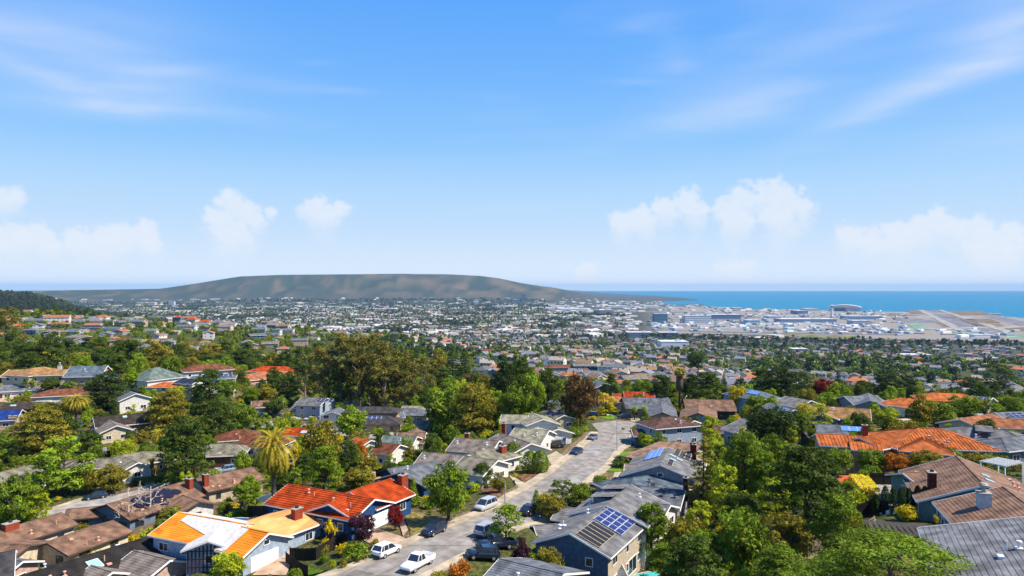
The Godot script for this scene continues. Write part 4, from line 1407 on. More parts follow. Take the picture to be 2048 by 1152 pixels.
# masses that nobody could count: the town on the flat, its trees, the woods and the ground cover
func scattered() -> void:
	var r := RandomNumberGenerator.new()
	r.seed = 77
	var roofs := [[0.17, 0.18, 0.21], [0.10, 0.10, 0.11], [0.20, 0.13, 0.09], [0.40, 0.14, 0.07], [0.30, 0.26, 0.22], [0.50, 0.50, 0.50]]
	var weight := [0, 0, 0, 1, 1, 1, 2, 2, 3, 4, 4, 0]
	var where := []
	var tint := []
	for i in 6:
		where.append([])
		tint.append([])
	var blocks := []
	var block_tint := []
	var trees := [[], [], []]
	var tree_tint := [[], [], []]
	var patch := FastNoiseLite.new()
	patch.seed = 41
	patch.frequency = 0.0035
	var grove := FastNoiseLite.new()
	grove.seed = 12
	grove.frequency = 0.0016
	for k in 22000:
		var d := sqrt(lerpf(430.0 * 430.0, 6400.0 * 6400.0, pow(r.randf(), 1.36)))
		var a := r.randf_range(-0.66, 0.66)
		if d > 2450.0 and a > 0.165 or d < 950.0 and a < -0.05:
			continue
		if d > 3600.0 and a > 0.06:
			continue
		# along the streets of the town's grid
		var x := d * sin(a)
		var z := -d * cos(a)
		var turn := 0.5 + 0.35 * sin(x * 0.0009 + z * 0.0006)
		var s := Vector2(x, z).rotated(turn)
		s.y = round(s.y / 33.0) * 33.0 + (8.0 if r.randf() < 0.5 else -8.0)
		s.x = round(s.x / 16.0) * 16.0
		s = s.rotated(-turn)
		x = s.x
		z = s.y
		if not claim(x, z, 6.5):
			continue
		var h := ground(x, z)
		if h > 125.0 and d > 1900.0 or h > 30.0 and d > 2300.0:
			continue
		if patch.get_noise_2d(x, z) > 0.42 or grove.get_noise_2d(x, z) > 0.33:
			continue
		if d > 2180.0 and d < 2300.0 and a > 0.05:
			continue
		hold(x, z, 6.5)
		var k2: int = weight[r.randi() % weight.size()]
		var b := Basis(Vector3.UP, -turn + (PI / 2 if r.randf() < 0.4 else 0.0)).scaled(Vector3.ONE * r.randf_range(0.8, 1.15) * Vector3(1, r.randf_range(0.9, 1.35), 1))
		where[k2].append(Transform3D(b, Vector3(x, h, z)))
		var w := r.randf_range(0.22, 0.74)
		tint[k2].append([Color(w, w * 0.98, w * 0.94), Color(w, w * 0.84, w * 0.66), Color(w * 0.8, w * 0.88, w), Color(w * 0.9, w * 0.72, w * 0.62)][0 if r.randf() < 0.6 else r.randi() % 4])
	for k in 1900:   # sheds, schools and shops
		var a := r.randf_range(-0.62, 0.36)
		var d := r.randf_range(2300.0, 8600.0)
		if a > 0.165 and d < 5200.0 and d > 2400.0 and r.randf() < 0.9:
			continue
		var x := d * sin(a)
		var z := -d * cos(a)
		var h := ground(x, z)
		if h < 0.0 or h > 60.0:
			continue
		var w := r.randf_range(18, 60)
		var t := r.randf_range(5, 11)
		blocks.append(Transform3D(Basis(Vector3.UP, 0.4 + r.randf_range(-0.2, 0.2)) * Basis.from_scale(Vector3(w, t * 2.0, r.randf_range(14, 45))), Vector3(x, h, z)))
		var c := r.randf_range(0.25, 0.8)
		block_tint.append(Color(c, c * r.randf_range(0.93, 1.0), c * r.randf_range(0.85, 1.0)))
	for k in 62000:
		var d := sqrt(lerpf(820.0 * 820.0, 7600.0 * 7600.0, pow(r.randf(), 1.45)))
		var a := r.randf_range(-0.67, 0.67)
		if d > 2480.0 and a > 0.155 or d > 4600.0 and a > 0.05:
			continue
		var x := d * sin(a)
		var z := -d * cos(a)
		if not claim(x, z, 1.2):
			continue
		var h := ground(x, z)
		if h < 0.0:
			continue
		var wood := (grove.get_noise_2d(x, z) > 0.3 and (a > -0.2 or d > 1500.0)) or (h > 28.0 and d > 2300.0) or (d > 2230.0 and d < 2300.0 and a > 0.05)
		if r.randf() < ((0.35 if d < 2150.0 else 0.0) if wood and a > 0.03 else 0.0 if wood else 0.55 if a > 0.05 else 0.12):
			continue
		var s := r.randf_range(0.8, 1.6) * (1.5 if wood else 0.6 if d < 1250.0 and a < -0.2 else 1.0) * (1.25 if d > 3000.0 else 1.0)
		var j := r.randi() % 3
		trees[j].append(Transform3D(Basis(Vector3.UP, r.randf() * TAU).scaled(Vector3(s, s * r.randf_range(0.8, 1.5), s)), Vector3(x, h - 0.4, z)))
		var c := Color(0.13, 0.19, 0.05)
		if wood and a > 0.03 and d < 2150.0 and r.randf() < 0.75:
			c = Color(0.22, 0.31, 0.04) if r.randf() < 0.6 else c
		elif wood or r.randf() < (0.2 if a > 0.0 else 0.45):
			c = Color(0.07, 0.105, 0.045)
		elif patch.get_noise_2d(x + 900.0, z) > (-0.2 if a > 0.04 and a < 0.4 and d < 1700.0 else 0.05):
			c = Color(0.25, 0.35, 0.045)
		elif r.randf() < 0.12:
			c = Color(0.16, 0.11, 0.05)
		var q := r.randf_range(0.75, 1.2)
		tree_tint[j].append(Color(c.r * q, c.g * q, c.b * q))
	var ridge := [[], [], []]   # woods on the western hill
	for k in 9000:
		var a := r.randf_range(-0.68, -0.40)
		var d := r.randf_range(2350.0, 4300.0)
		var x := d * sin(a)
		var z := -d * cos(a)
		var h := ground(x, z)
		if h < 22.0:
			continue
		var s := r.randf_range(1.3, 2.2)
		var j := r.randi() % 3
		trees[j].append(Transform3D(Basis(Vector3.UP, r.randf() * TAU).scaled(Vector3(s, s * r.randf_range(0.8, 1.2), s)), Vector3(x, h - 1.0, z)))
		var q := r.randf_range(0.7, 1.3)
		tree_tint[j].append(Color(0.042 * q, 0.055 * q, 0.024 * q))
	for i in 6:
		lay(town_house(roofs[i], i % 2 == 1), "distant_houses", ["slate", "dark", "brown", "terracotta", "taupe", "pale"][i] + "-roofed houses packed over the flat town", where[i], tint[i])
	lay(town_block(), "distant_sheds", "white and grey flat-roofed sheds across the far town", blocks, block_tint)
	for i in 3:
		lay(far_crown(i), "distant_trees", ["dark and light", "round", "scattered"][i] + " treetops between the houses of the flat town", trees[i], tree_tint[i])
	# gardens and woods of the middle distance and the ground cover near by
	var stock := [["broad", "green"], ["broad", "bright"], ["broad", "olive"], ["broad", "dark"], ["pine", "dark"], ["cypress", "dark"], ["loose", "bright"], ["loose", "lime"], ["spire", "deep"], ["gum", "euc"]]
	var mix := [0, 0, 1, 1, 1, 2, 3, 3, 4, 4, 5, 6, 6, 7, 8, 0, 1]
	var sets := {}
	for k in 14000:
		var d := sqrt(lerpf(150.0 * 150.0, 1500.0 * 1500.0, pow(r.randf(), 1.3)))
		var a := r.randf_range(-0.67, 0.67)
		var x := d * sin(a)
		var z := -d * cos(a)
		var m: int = mix[r.randi() % mix.size()]
		var size := r.randf_range(0.6, 1.15)
		if d < 320.0:
			size *= 0.52
			m = [0, 0, 1, 2, 3, 7, 6, 4][r.randi() % 8]
		if d >= 280.0 and d < 620.0 and a > 0.03:
			size *= 0.62
		elif d >= 320.0 and d < 560.0 and a > -0.3:
			size *= 1.25
		if a < -0.30 and d > 360.0 and d < 520.0:
			m = [4, 5, 2, 3][r.randi() % 4]
			size *= 1.35
		elif a < -0.2 and d >= 520.0 and d < 1150.0:
			size *= 0.58
			m = [0, 1, 2, 1, 0, 7][r.randi() % 6]
		elif a > -0.12 and d > 420.0:
			size *= 0.6
			if m == 4 or m == 5 or r.randf() < 0.25:
				m = [1, 7, 0, 1][r.randi() % 4]
			if r.randf() < (0.78 if a > 0.2 else 0.6):
				continue
		if not claim(x, z, 2.9 * size):
			continue
		if a > -0.2 and r.randf() < smoothstep(700.0, 1400.0, d) * 0.55:
			continue
		hold(x, z, 2.0 * size)
		if not sets.has(m):
			sets[m] = []
		sets[m].append(Transform3D(Basis(Vector3.UP, r.randf() * TAU).scaled(Vector3(size, size * r.randf_range(0.8, 1.25), size) * (0.55 if m == 9 else 1.0)), on(x, z)))
	for m in sets:
		for v in 2:
			var p: Array = plant[stock[m][0]][v]
			var both := ArrayMesh.new()
			for s in 2:
				both.add_surface_from_arrays(Mesh.PRIMITIVE_TRIANGLES, p[s].surface_get_arrays(0))
				both.surface_set_material(s, p[0].surface_get_material(0) if s == 0 else leaf_mat(stock[m][1]))
			var part_of := []
			var white := []
			for i in sets[m].size():
				if i % 2 == v:
					part_of.append(sets[m][i])
					white.append(Color.WHITE)
			lay(both, "woodland", "%s %s trees massed in the valley and beyond" % [stock[m][1], stock[m][0]], part_of, white)
	var gear := []   # sheds, vans and jetways of the airport
	var gear_tint := []
	for k in 420:
		var a := r.randf_range(0.19, 0.50) if k < 330 else r.randf_range(0.5, 0.66)
		var d := r.randf_range(2900.0, 5600.0) if k % 3 else r.randf_range(2750.0, 3400.0)
		var x := d * sin(a)
		var z := -d * cos(a)
		if k >= 330 and k % 3:
			continue
		var w := r.randf_range(6, 44)
		gear.append(Transform3D(Basis(Vector3.UP, 0.5 + r.randf_range(-0.3, 0.3)) * Basis.from_scale(Vector3(w, r.randf_range(6, 22), r.randf_range(5, 26))), Vector3(x, ground(x, z), z)))
		var c := r.randf_range(0.2, 0.85)
		gear_tint.append(Color(c * r.randf_range(0.6, 1.0), c * r.randf_range(0.8, 1.0), c))
	lay(town_block(), "airport_sheds", "small sheds, vans and jetways scattered over the airport apron", gear, gear_tint)
	var low := {}
	for k in 16000:
		var d := sqrt(lerpf(64.0 * 64.0, 480.0 * 480.0, pow(r.randf(), 1.3)))
		var a := r.randf_range(-0.68, 0.68)
		var x := d * sin(a)
		var z := -d * cos(a)
		var size := r.randf_range(0.45, 1.5)
		if not claim(x, z, 1.15 * size):
			continue
		hold(x, z, 0.8 * size)
		var m: String = ["green", "olive", "lime", "bright", "dark", "green", "olive", "yellow"][r.randi() % 8]
		if not low.has(m):
			low[m] = []
		low[m].append(Transform3D(Basis(Vector3.UP, r.randf() * TAU).scaled(Vector3(size, size * r.randf_range(0.6, 1.3), size)), on(x, z)))
	for m in low:
		var p: Array = plant["shrub"][1]
		var one := ArrayMesh.new()
		one.add_surface_from_arrays(Mesh.PRIMITIVE_TRIANGLES, p[1].surface_get_arrays(0))
		one.surface_set_material(0, leaf_mat(m))
		var white := []
		for i in low[m].size():
			white.append(Color.WHITE)
		lay(one, "ground_cover", "%s low bushes filling the gardens and banks" % m, low[m], white)

const KNOTS := [Vector3(-57.6, 123.5, -99.6), Vector3(-49.7, 123.5, -99.9), Vector3(-72.8, 123, -100.7), Vector3(-70.8, 123, -101.3), Vector3(-81.9, 121.2, -120.1), Vector3(-70.3, 121.2, -118.3), Vector3(-72.7, 119.2, -144.2), Vector3(-63.4, 119.2, -143.1), Vector3(-63.9, 119, -161.3), Vector3(-44.1, 126.4, -106.4), Vector3(-41.7, 126.4, -101.4), Vector3(-29.1, 127.7, -115.5), Vector3(-26.9, 127.7, -111.2), Vector3(-17.9, 126.2, -137.8), Vector3(-20.9, 126.2, -139.8), Vector3(-13.7, 126.4, -148.3), Vector3(-6.1, 126.4, -143.8), Vector3(-7.8, 126.2, -163), Vector3(0.7, 126.2, -163.4), Vector3(4.8, 125.6, -176.1), Vector3(0.8, 125.6, -187.1), Vector3(12.2, 125, -206.2), Vector3(9.4, 125, -209.9), Vector3(13.9, 124, -231.7), Vector3(40.5, 124.7, -187.5), Vector3(34.3, 124.7, -186.6), Vector3(39.3, 125.7, -162.8), Vector3(33.3, 125.7, -162.5), Vector3(29.6, 127, -139.9), Vector3(24.1, 127, -140.5), Vector3(24.1, 125.8, -132.8), Vector3(24.9, 125.8, -124.6), Vector3(16.7, 126.4, -112.7), Vector3(23, 126.4, -114.9), Vector3(11.3, 124.8, -102.7), Vector3(10.2, 124.8, -119.8), Vector3(2.2, 127.2, -85.5), Vector3(13.3, 123.5, -98.4), Vector3(81.3, 132.2, -140.9), Vector3(78.4, 132.2, -138.1), Vector3(60.5, 135.3, -95.7), Vector3(56, 135.3, -101.1), Vector3(55.3, 136.4, -78.1), Vector3(42, 140.1, -56.2), Vector3(94.6, 132, -145.2), Vector3(98.3, 132, -140.2), Vector3(108.2, 130.5, -168.7), Vector3(113.8, 130.5, -167.2), Vector3(124.3, 129, -181.4), Vector3(86.7, 128.4, -191.3), Vector3(83.3, 128.4, -192.1), Vector3(71.8, 129.7, -163.1), Vector3(67.5, 129.7, -158.8), Vector3(106.6, 127.2, -221.7), Vector3(108.7, 127.2, -220.4), Vector3(119.1, 127.4, -212.6), Vector3(137.4, 127, -228.4), Vector3(146.9, 126.5, -226.1), Vector3(86.9, 126.7, -219.7), Vector3(76.3, 126.7, -204.4), Vector3(59.8, 126, -182.2), Vector3(81.5, 124, -244.9), Vector3(44.3, 123.2, -240.2), Vector3(46.7, 123.2, -225.8), Vector3(64.3, 123, -237.2), Vector3(57.3, 123, -222.7), Vector3(48.9, 120.5, -278.9), Vector3(38.7, 118, -311.4), Vector3(32.7, 121.5, -261.5), Vector3(41.8, 93, -630.1), Vector3(63.1, 93, -626.2), Vector3(88.9, 93, -618.8), Vector3(110.5, 92, -605.9), Vector3(78.7, 99, -517.7), Vector3(93.3, 99, -519.5), Vector3(107, 99, -514.8), Vector3(66.5, 104, -446), Vector3(53.7, 105, -463.2), Vector3(-81.7, 117.7, -216.2), Vector3(-68.9, 119.5, -198.6), Vector3(-76.4, 119.4, -188.8), Vector3(-73.2, 119.4, -188.7), Vector3(-93.3, 119.4, -179), Vector3(-91.3, 119.4, -173.6), Vector3(-115.2, 118.7, -162.7), Vector3(-121.1, 119.7, -226.1), Vector3(-119.5, 119.7, -216.9), Vector3(-90.1, 119, -266.5), Vector3(-74.1, 116.5, -271.8), Vector3(-60.3, 117.5, -246.6), Vector3(-68.1, 116.5, -284), Vector3(-46, 117.5, -241.5), Vector3(-47.9, 117.5, -247.5), Vector3(-40.8, 117, -260.2), Vector3(-35.4, 116.5, -270.9), Vector3(-28.6, 119, -206.7), Vector3(-28.2, 119, -210.3), Vector3(-30.6, 119.8, -198.4), Vector3(-39.9, 120, -194.3), Vector3(-31.1, 120.5, -183.8), Vector3(-28.5, 118.2, -230.1), Vector3(-63.5, 119, -214.8), Vector3(-185.4, 128.8, -282.9), Vector3(-160.1, 128.7, -274.2), Vector3(-153.4, 127, -275.4), Vector3(-136.7, 126.5, -278.3), Vector3(-127.5, 128, -303.1), Vector3(-113.8, 125.5, -276.1), Vector3(-110.5, 122, -324.9), Vector3(-189.8, 123.4, -273.8), Vector3(-163, 123.2, -264.4), Vector3(-164.8, 122, -245.7), Vector3(-162.7, 120.7, -231.1), Vector3(-132.6, 122.5, -252.2), Vector3(-510.7, 126.5, -813.6), Vector3(-551.4, 125, -839.1), Vector3(-661.1, 127, -990), Vector3(-497.4, 124.5, -827.9), Vector3(-466.1, 124.5, -810.2), Vector3(-450.7, 124.5, -810.2), Vector3(-429.7, 124, -800.9), Vector3(-405.8, 123.5, -787.2), Vector3(-502, 126.5, -887.6), Vector3(-428.3, 122, -645.3), Vector3(-414.2, 121, -653.3), Vector3(-416.5, 121, -694.9), Vector3(-410.4, 122, -709.5), Vector3(-387.8, 122, -705.4), Vector3(-271.4, 122, -386.8), Vector3(-350.4, 120, -545.3), Vector3(-374.3, 120, -566.4), Vector3(-457.1, 121, -967.1), Vector3(-431.1, 122.5, -935.1), Vector3(-401.9, 121, -910.7), Vector3(-389.4, 119, -919), Vector3(-358.7, 118, -800.4), Vector3(-330.6, 116, -780.8), Vector3(-333.9, 116, -848.3), Vector3(-353.2, 119, -709.4), Vector3(-339.9, 118, -732.9), Vector3(-293.2, 109, -692), Vector3(-276, 107, -782.9), Vector3(-298.3, 113, -856.9), Vector3(-272.9, 111, -841.6), Vector3(-271.4, 110, -882.2), Vector3(-252.2, 106, -829), Vector3(-325, 116, -977.4), Vector3(-251.6, 103, -898.6), Vector3(-238.8, 102, -927.2), Vector3(-194, 93, -1044.3), Vector3(-147.8, 87, -951.2), Vector3(-130.9, 87, -934), Vector3(-119.8, 86, -956.1), Vector3(-110.1, 85, -843.5), Vector3(-97.6, 85, -846.5), Vector3(-31.1, 81, -899.7), Vector3(-11.1, 81, -890.8), Vector3(-60.8, 122.5, -106.8), Vector3(-28.4, 126.5, -97.1), Vector3(-1.6, 127.8, -93.8), Vector3(16.1, 124, -103.4), Vector3(26.2, 125, -100.9), Vector3(35.8, 128, -96.7), Vector3(43.3, 131.5, -100.2), Vector3(38, 132, -87.8), Vector3(46.9, 133.5, -100.5), Vector3(40.4, 135.4, -81.8), Vector3(39.3, 125, -124.8), Vector3(51.1, 126.5, -138), Vector3(42.8, 125.5, -148.9), Vector3(61, 127.5, -153.4), Vector3(-96, 119.2, -139.9), Vector3(-136.9, 119, -205.6), Vector3(-110.4, 118.8, -178.9), Vector3(-135.3, 119.5, -224.1), Vector3(-88, 118.8, -189), Vector3(20.4, 124, -107.2), Vector3(25.6, 124.5, -121.2), Vector3(-22.6, 127.8, -100.9), Vector3(-28.4, 127, -107.1), Vector3(-14.3, 127.2, -126.1), Vector3(-37.5, 124.5, -145.2), Vector3(-12.1, 126.5, -141.5), Vector3(0.6, 127, -143.3), Vector3(6.6, 127.5, -125.1), Vector3(23.9, 126.4, -160.2), Vector3(55.3, 134.7, -106), Vector3(49.7, 135.6, -92.7), Vector3(51.1, 136, -88.6), Vector3(56.7, 132.8, -121.4), Vector3(67.7, 130.5, -154.2), Vector3(-46.8, 118, -234.7), Vector3(-72.6, 117.5, -242.2), Vector3(-50.6, 120, -201.1), Vector3(-31.6, 120, -204.3), Vector3(-236.7, 117, -370.9), Vector3(-202.7, 116, -379.2), Vector3(-170.2, 115, -394.9), Vector3(-147.7, 115, -393.2), Vector3(-248.3, 119, -351.1), Vector3(-319.1, 119, -460.2), Vector3(-268.7, 117, -445.2), Vector3(-232.6, 113, -465.1), Vector3(-191.6, 109, -483.4), Vector3(-537.9, 113, -843), Vector3(-447.2, 103, -894.4), Vector3(-357.3, 81, -987.3), Vector3(-753.1, 53, -1180.2), Vector3(-554.1, 37, -1285.7), Vector3(-1022.1, 15, -1601.7), Vector3(-646.5, 9, -1786.6), Vector3(-414.9, 9, -1854.2), Vector3(-31.5, 13, -1899.7), Vector3(477.5, 13, -1839), Vector3(897.5, 15, -1674.7), Vector3(1097, 17, -1551.3), Vector3(-74.2, 110, -331.8), Vector3(-47.4, 109, -336.7), Vector3(-93.9, 103, -419.6), Vector3(-115.6, 108, -414.2), Vector3(-128.2, 112, -400), Vector3(-25.6, 114, -298.9), Vector3(-4.6, 116, -280), Vector3(-21.4, 101, -419.5), Vector3(7.2, 105, -399.9), Vector3(25.7, 121.5, -273.8), Vector3(-152.9, 90, -683.1), Vector3(-59.7, 80, -697.4), Vector3(-85.3, 55, -996.4), Vector3(52.4, 53, -998.6), Vector3(187.2, 55, -982.3), Vector3(312.3, 55, -950), Vector3(423, 57, -906.1), Vector3(517.6, 58, -855.6), Vector3(577.4, 60, -816.5), Vector3(140.7, 90, -542), Vector3(207, 90, -520.3), Vector3(264.5, 91, -493.6), Vector3(313, 93, -464.4), Vector3(181, 77, -696.9), Vector3(285.7, 75, -660.9), Vector3(372.7, 75, -616), Vector3(74.9, 108, -392.9), Vector3(103.1, 117, -313.5), Vector3(131.2, 105, -399), Vector3(147.9, 118, -295), Vector3(188.2, 105, -375.5), Vector3(177.8, 119, -278), Vector3(226.3, 107, -353.8), Vector3(351.9, 37, -1355.1), Vector3(661.3, 35, -1234), Vector3(-23.2, 33, -1399.8), Vector3(-283.9, 40, -1268.6), Vector3(813.2, 7, -2044.2), Vector3(-36.5, 7, -2199.7), Vector3(-782.7, 7, -2162.7), Vector3(-1237.2, 10, -1938.9), Vector3(-20.1, 126, -40.2), Vector3(0, 130, -45), Vector3(18.9, 136, -35.3), Vector3(0, 133, -25), Vector3(-38.7, 122, -45.8), Vector3(38.8, 138, -45.8), Vector3(-135, 119, -147.6), Vector3(-337.4, 119, -369), Vector3(-674.8, 105, -738), Vector3(99.2, 135, -112.5), Vector3(264.5, 124, -300.1), Vector3(661.1, 77, -750.3), Vector3(-22.2, 128.7, -91.4), Vector3(-18, 128.7, -96.4), Vector3(-13, 128.6, -105), Vector3(-7.4, 128.4, -113), Vector3(0, 128, -126.7), Vector3(5, 127.7, -138.5), Vector3(12.3, 127, -159), Vector3(17.6, 126.4, -174.7), Vector3(23.8, 125.4, -198.4), Vector3(-11.6, 128.7, -91.4), Vector3(-8.4, 128.7, -97.5), Vector3(-4.4, 128.6, -102.7), Vector3(-1.1, 128.4, -108.6), Vector3(15.1, 127.7, -142.1), Vector3(23.2, 126.6, -168), Vector3(32, 125.4, -196.4), Vector3(-95.9, 119, -144.8), Vector3(-92.7, 119, -157.1), Vector3(-88.7, 119, -160.9), Vector3(-82.1, 119, -166.9), Vector3(-75.6, 119, -174.8), Vector3(-71.8, 119, -179.1), Vector3(32.6, 124, -218.3), Vector3(41.6, 123.7, -218.3), Vector3(60, 123.2, -225), Vector3(25.8, 124.4, -218.5)]

func _ready() -> void:
	rng.seed = 1
	var cam := Camera3D.new()
	cam.name = "camera"
	cam.position = Vector3(0, EYE, 0)
	cam.fov = 2.0 * rad_to_deg(atan(576.0 / FOCAL))
	cam.near = 0.5
	cam.far = 140000.0
	add_child(cam)
	var env := Environment.new()
	env.background_mode = Environment.BG_SKY
	var sky := Sky.new()
	var sm := PanoramaSkyMaterial.new()
	sm.panorama = make_sky()
	sky.sky_material = sm
	env.sky = sky
	env.tonemap_mode = Environment.TONE_MAPPER_LINEAR
	env.tonemap_exposure = 1.76
	env.sdfgi_enabled = true
	env.ssao_enabled = true
	env.ssil_enabled = true
	env.fog_enabled = true
	env.fog_density = 0.000028
	env.fog_light_color = Color(0.62, 0.82, 1.0)
	var we := WorldEnvironment.new()
	we.name = "environment"
	we.environment = env
	add_child(we)
	var sun := DirectionalLight3D.new()
	sun.name = "sun"
	sun.light_energy = 1.6
	sun.light_color = Color(1.0, 0.95, 0.87)
	sun.light_angular_distance = 0.5
	sun.shadow_enabled = true
	add_child(sun)
	sun.look_at_from_position(Vector3(0.61, 0.78, 0.12) * 100.0, Vector3.ZERO)
	for k in KNOTS:
		knot(k.x, k.y, k.z)
	raise_ground()
	build_ground()
	var concrete := plain("concrete", 0.54, 0.46, 0.34, 0.95, "road")
	sheets(plain("asphalt", 0.335, 0.315, 0.295, 0.95, "road"), plain("asphalt pale", 0.40, 0.39, 0.375, 0.95, "road"), plain("asphalt dark", 0.22, 0.2, 0.18, 0.95, "road"), concrete, plain("pink concrete", 0.62, 0.44, 0.32, 0.95, "road"), plain("tan concrete", 0.64, 0.47, 0.28, 0.95, "road"), plain("lawn green", 0.22, 0.44, 0.02, 0.95, "ground"), plain("lawn dry", 0.42, 0.34, 0.09, 0.95, "ground"), plain("dry grass", 0.58, 0.44, 0.22, 0.95, "ground"), plain("soil", 0.33, 0.16, 0.08, 0.95, "ground"), plain("verge", 0.38, 0.29, 0.18, 0.95, "ground"), plain("tile red", 0.7, 0.15, 0.06, 0.9, "road"), plain("white gravel", 0.55, 0.52, 0.47, 0.95, "ground"))
	airfield(plain("tarmac", 0.26, 0.26, 0.29, 0.95, "far"), plain("airfield grass", 0.27, 0.19, 0.12, 0.95, "far"), plain("green apron", 0.25, 0.42, 0.30, 0.95, "far"), plain("pale apron", 0.46, 0.44, 0.42, 0.95, "far"), plain("far dry grass", 0.24, 0.25, 0.10, 0.95, "far"))
	near_houses()
	town_edge_houses()
	make_plants()
	garden_plants()
	far_buildings()
	fences()
	parked_vehicles()
	small_things()
	# keep scattered growth off what stands already
	for o in get_children():
		if o.has_meta("category") and o is Node3D:
			var cat: String = o.get_meta("category")
			var reach := 3.0
			if cat in ["house", "cottage"]:
				for w in o.get_children():
					if w.name.begins_with("wall"):
						var b: AABB = w.mesh.get_aabb()
						var c: Vector3 = o.transform * w.position
						hold(c.x, c.z, maxf(b.size.x, b.size.z) * 0.5 + 1.0)
			elif cat in ["tree", "palm tree", "shrub", "hedge"]:
				hold(o.position.x, o.position.z, 2.0 * o.scale.x if cat == "tree" else 1.0)
			elif cat in ["SUV", "car", "minivan", "pickup truck", "pool", "patio cover"]:
				hold(o.position.x, o.position.z, 3.6)
		elif o is MeshInstance3D and o.get_meta("kind", "") == "structure" and not (o.name.begins_with("ground") or o.name.begins_with("sea")):
			if o.mesh.get_aabb().get_center().length() < 600.0:
				var v: PackedVector3Array = o.mesh.surface_get_arrays(0)[Mesh.ARRAY_VERTEX]
				for i in range(0, v.size(), 6):
					hold(v[i].x, v[i].z, 1.3)
	scattered()

const NICKS := ["black shingled house", "white-trimmed corner house", "brown tiled house", "disc-roofed brown house", "rust-brown house", "half-stripped roof house", "red tiled blue house", "slate house with blue gable", "taupe house with brick chimney", "long taupe house", "sage-roofed white house", "grey gabled house", "slate house by the russet tree", "purple-brown two-storey house", "rose-brown roofed house", "gabled house with sky-blue panels", "slate hip house", "dormered grey house", "big solar panel house", "roof at the bottom edge", "teal-windowed cottage", "barrel-tiled house", "teal house with brown roof", "house with white chimney", "grey tiled corner roof", "grey house behind the tiles", "salmon tiled house", "grey panelled house", "tan shingled house", "navy house with panels", "grey house with white garage", "orange hip house", "burnt-orange hip house", "white house with dark panels", "plain grey house", "slate house by the dark oak", "pale gable wall house", "blue-grey panelled house", "grey-roofed ranch", "brown shake ranch", "bright orange tiled house", "small blue gabled house", "salmon roof behind russet tree", "brown roofed pair", "navy two-storey house", "slate family house", "cream two-storey house", "dark brown roof", "tan hip roof", "green slate roof", "pink roof", "brown gable by the firs", "terracotta hip house", "second terracotta hip", "grey-green hip house", "olive-roofed house", "long tan-roofed house", "dark long house", "brown ranch by the cars", "pale blue two-storey house", "white slate gable house", "flat cream house", "dark panelled house", "slate hips by the thicket", "sand-roofed house", "chestnut-roofed house", "green-grey long roof", "low terracotta gable", "terracotta roof with white end", "grey corner house", "vermilion roofed house", "orange rambling house", "slate-blue barn-roofed house", "orange house with panels", "grey-green pyramid house", "rust hip house", "white balconied house", "wide salmon house", "slate house with parked car", "russet-roofed white house", "dark brown low house", "royal blue roofed house", "white gabled cottage", "orange-roofed white villa", "white slate bungalow", "dark crest roof", "white wing house", "white arched house", "white long terrace house", "pale pink terrace house", "pink two-storey house", "small orange hip house", "dark two-storey block", "tan-roofed dark house", "low slate house", "navy-roofed house", "white windowed house", "orange gable at left edge", "pink flat house", "small slate roof", "white modern house", "first red roof", "middle red roofs", "right red roof", "slate white house below red roofs", "navy gabled house", "tan hill house", "green-grey hill house", "cream garden house", "orange-roofed house in grove", "blue two-storey house", "slate hill house", "white square house", "slate gabled hill house", "brown two-storey hill house", "long tan hill roof", "white end house", "blue-grey end house", "salmon roof above grove", "slate pair left", "slate pair right", "green roofed house", "red-brown gabled house", "white flat house", "brick gabled house", "peach house"]
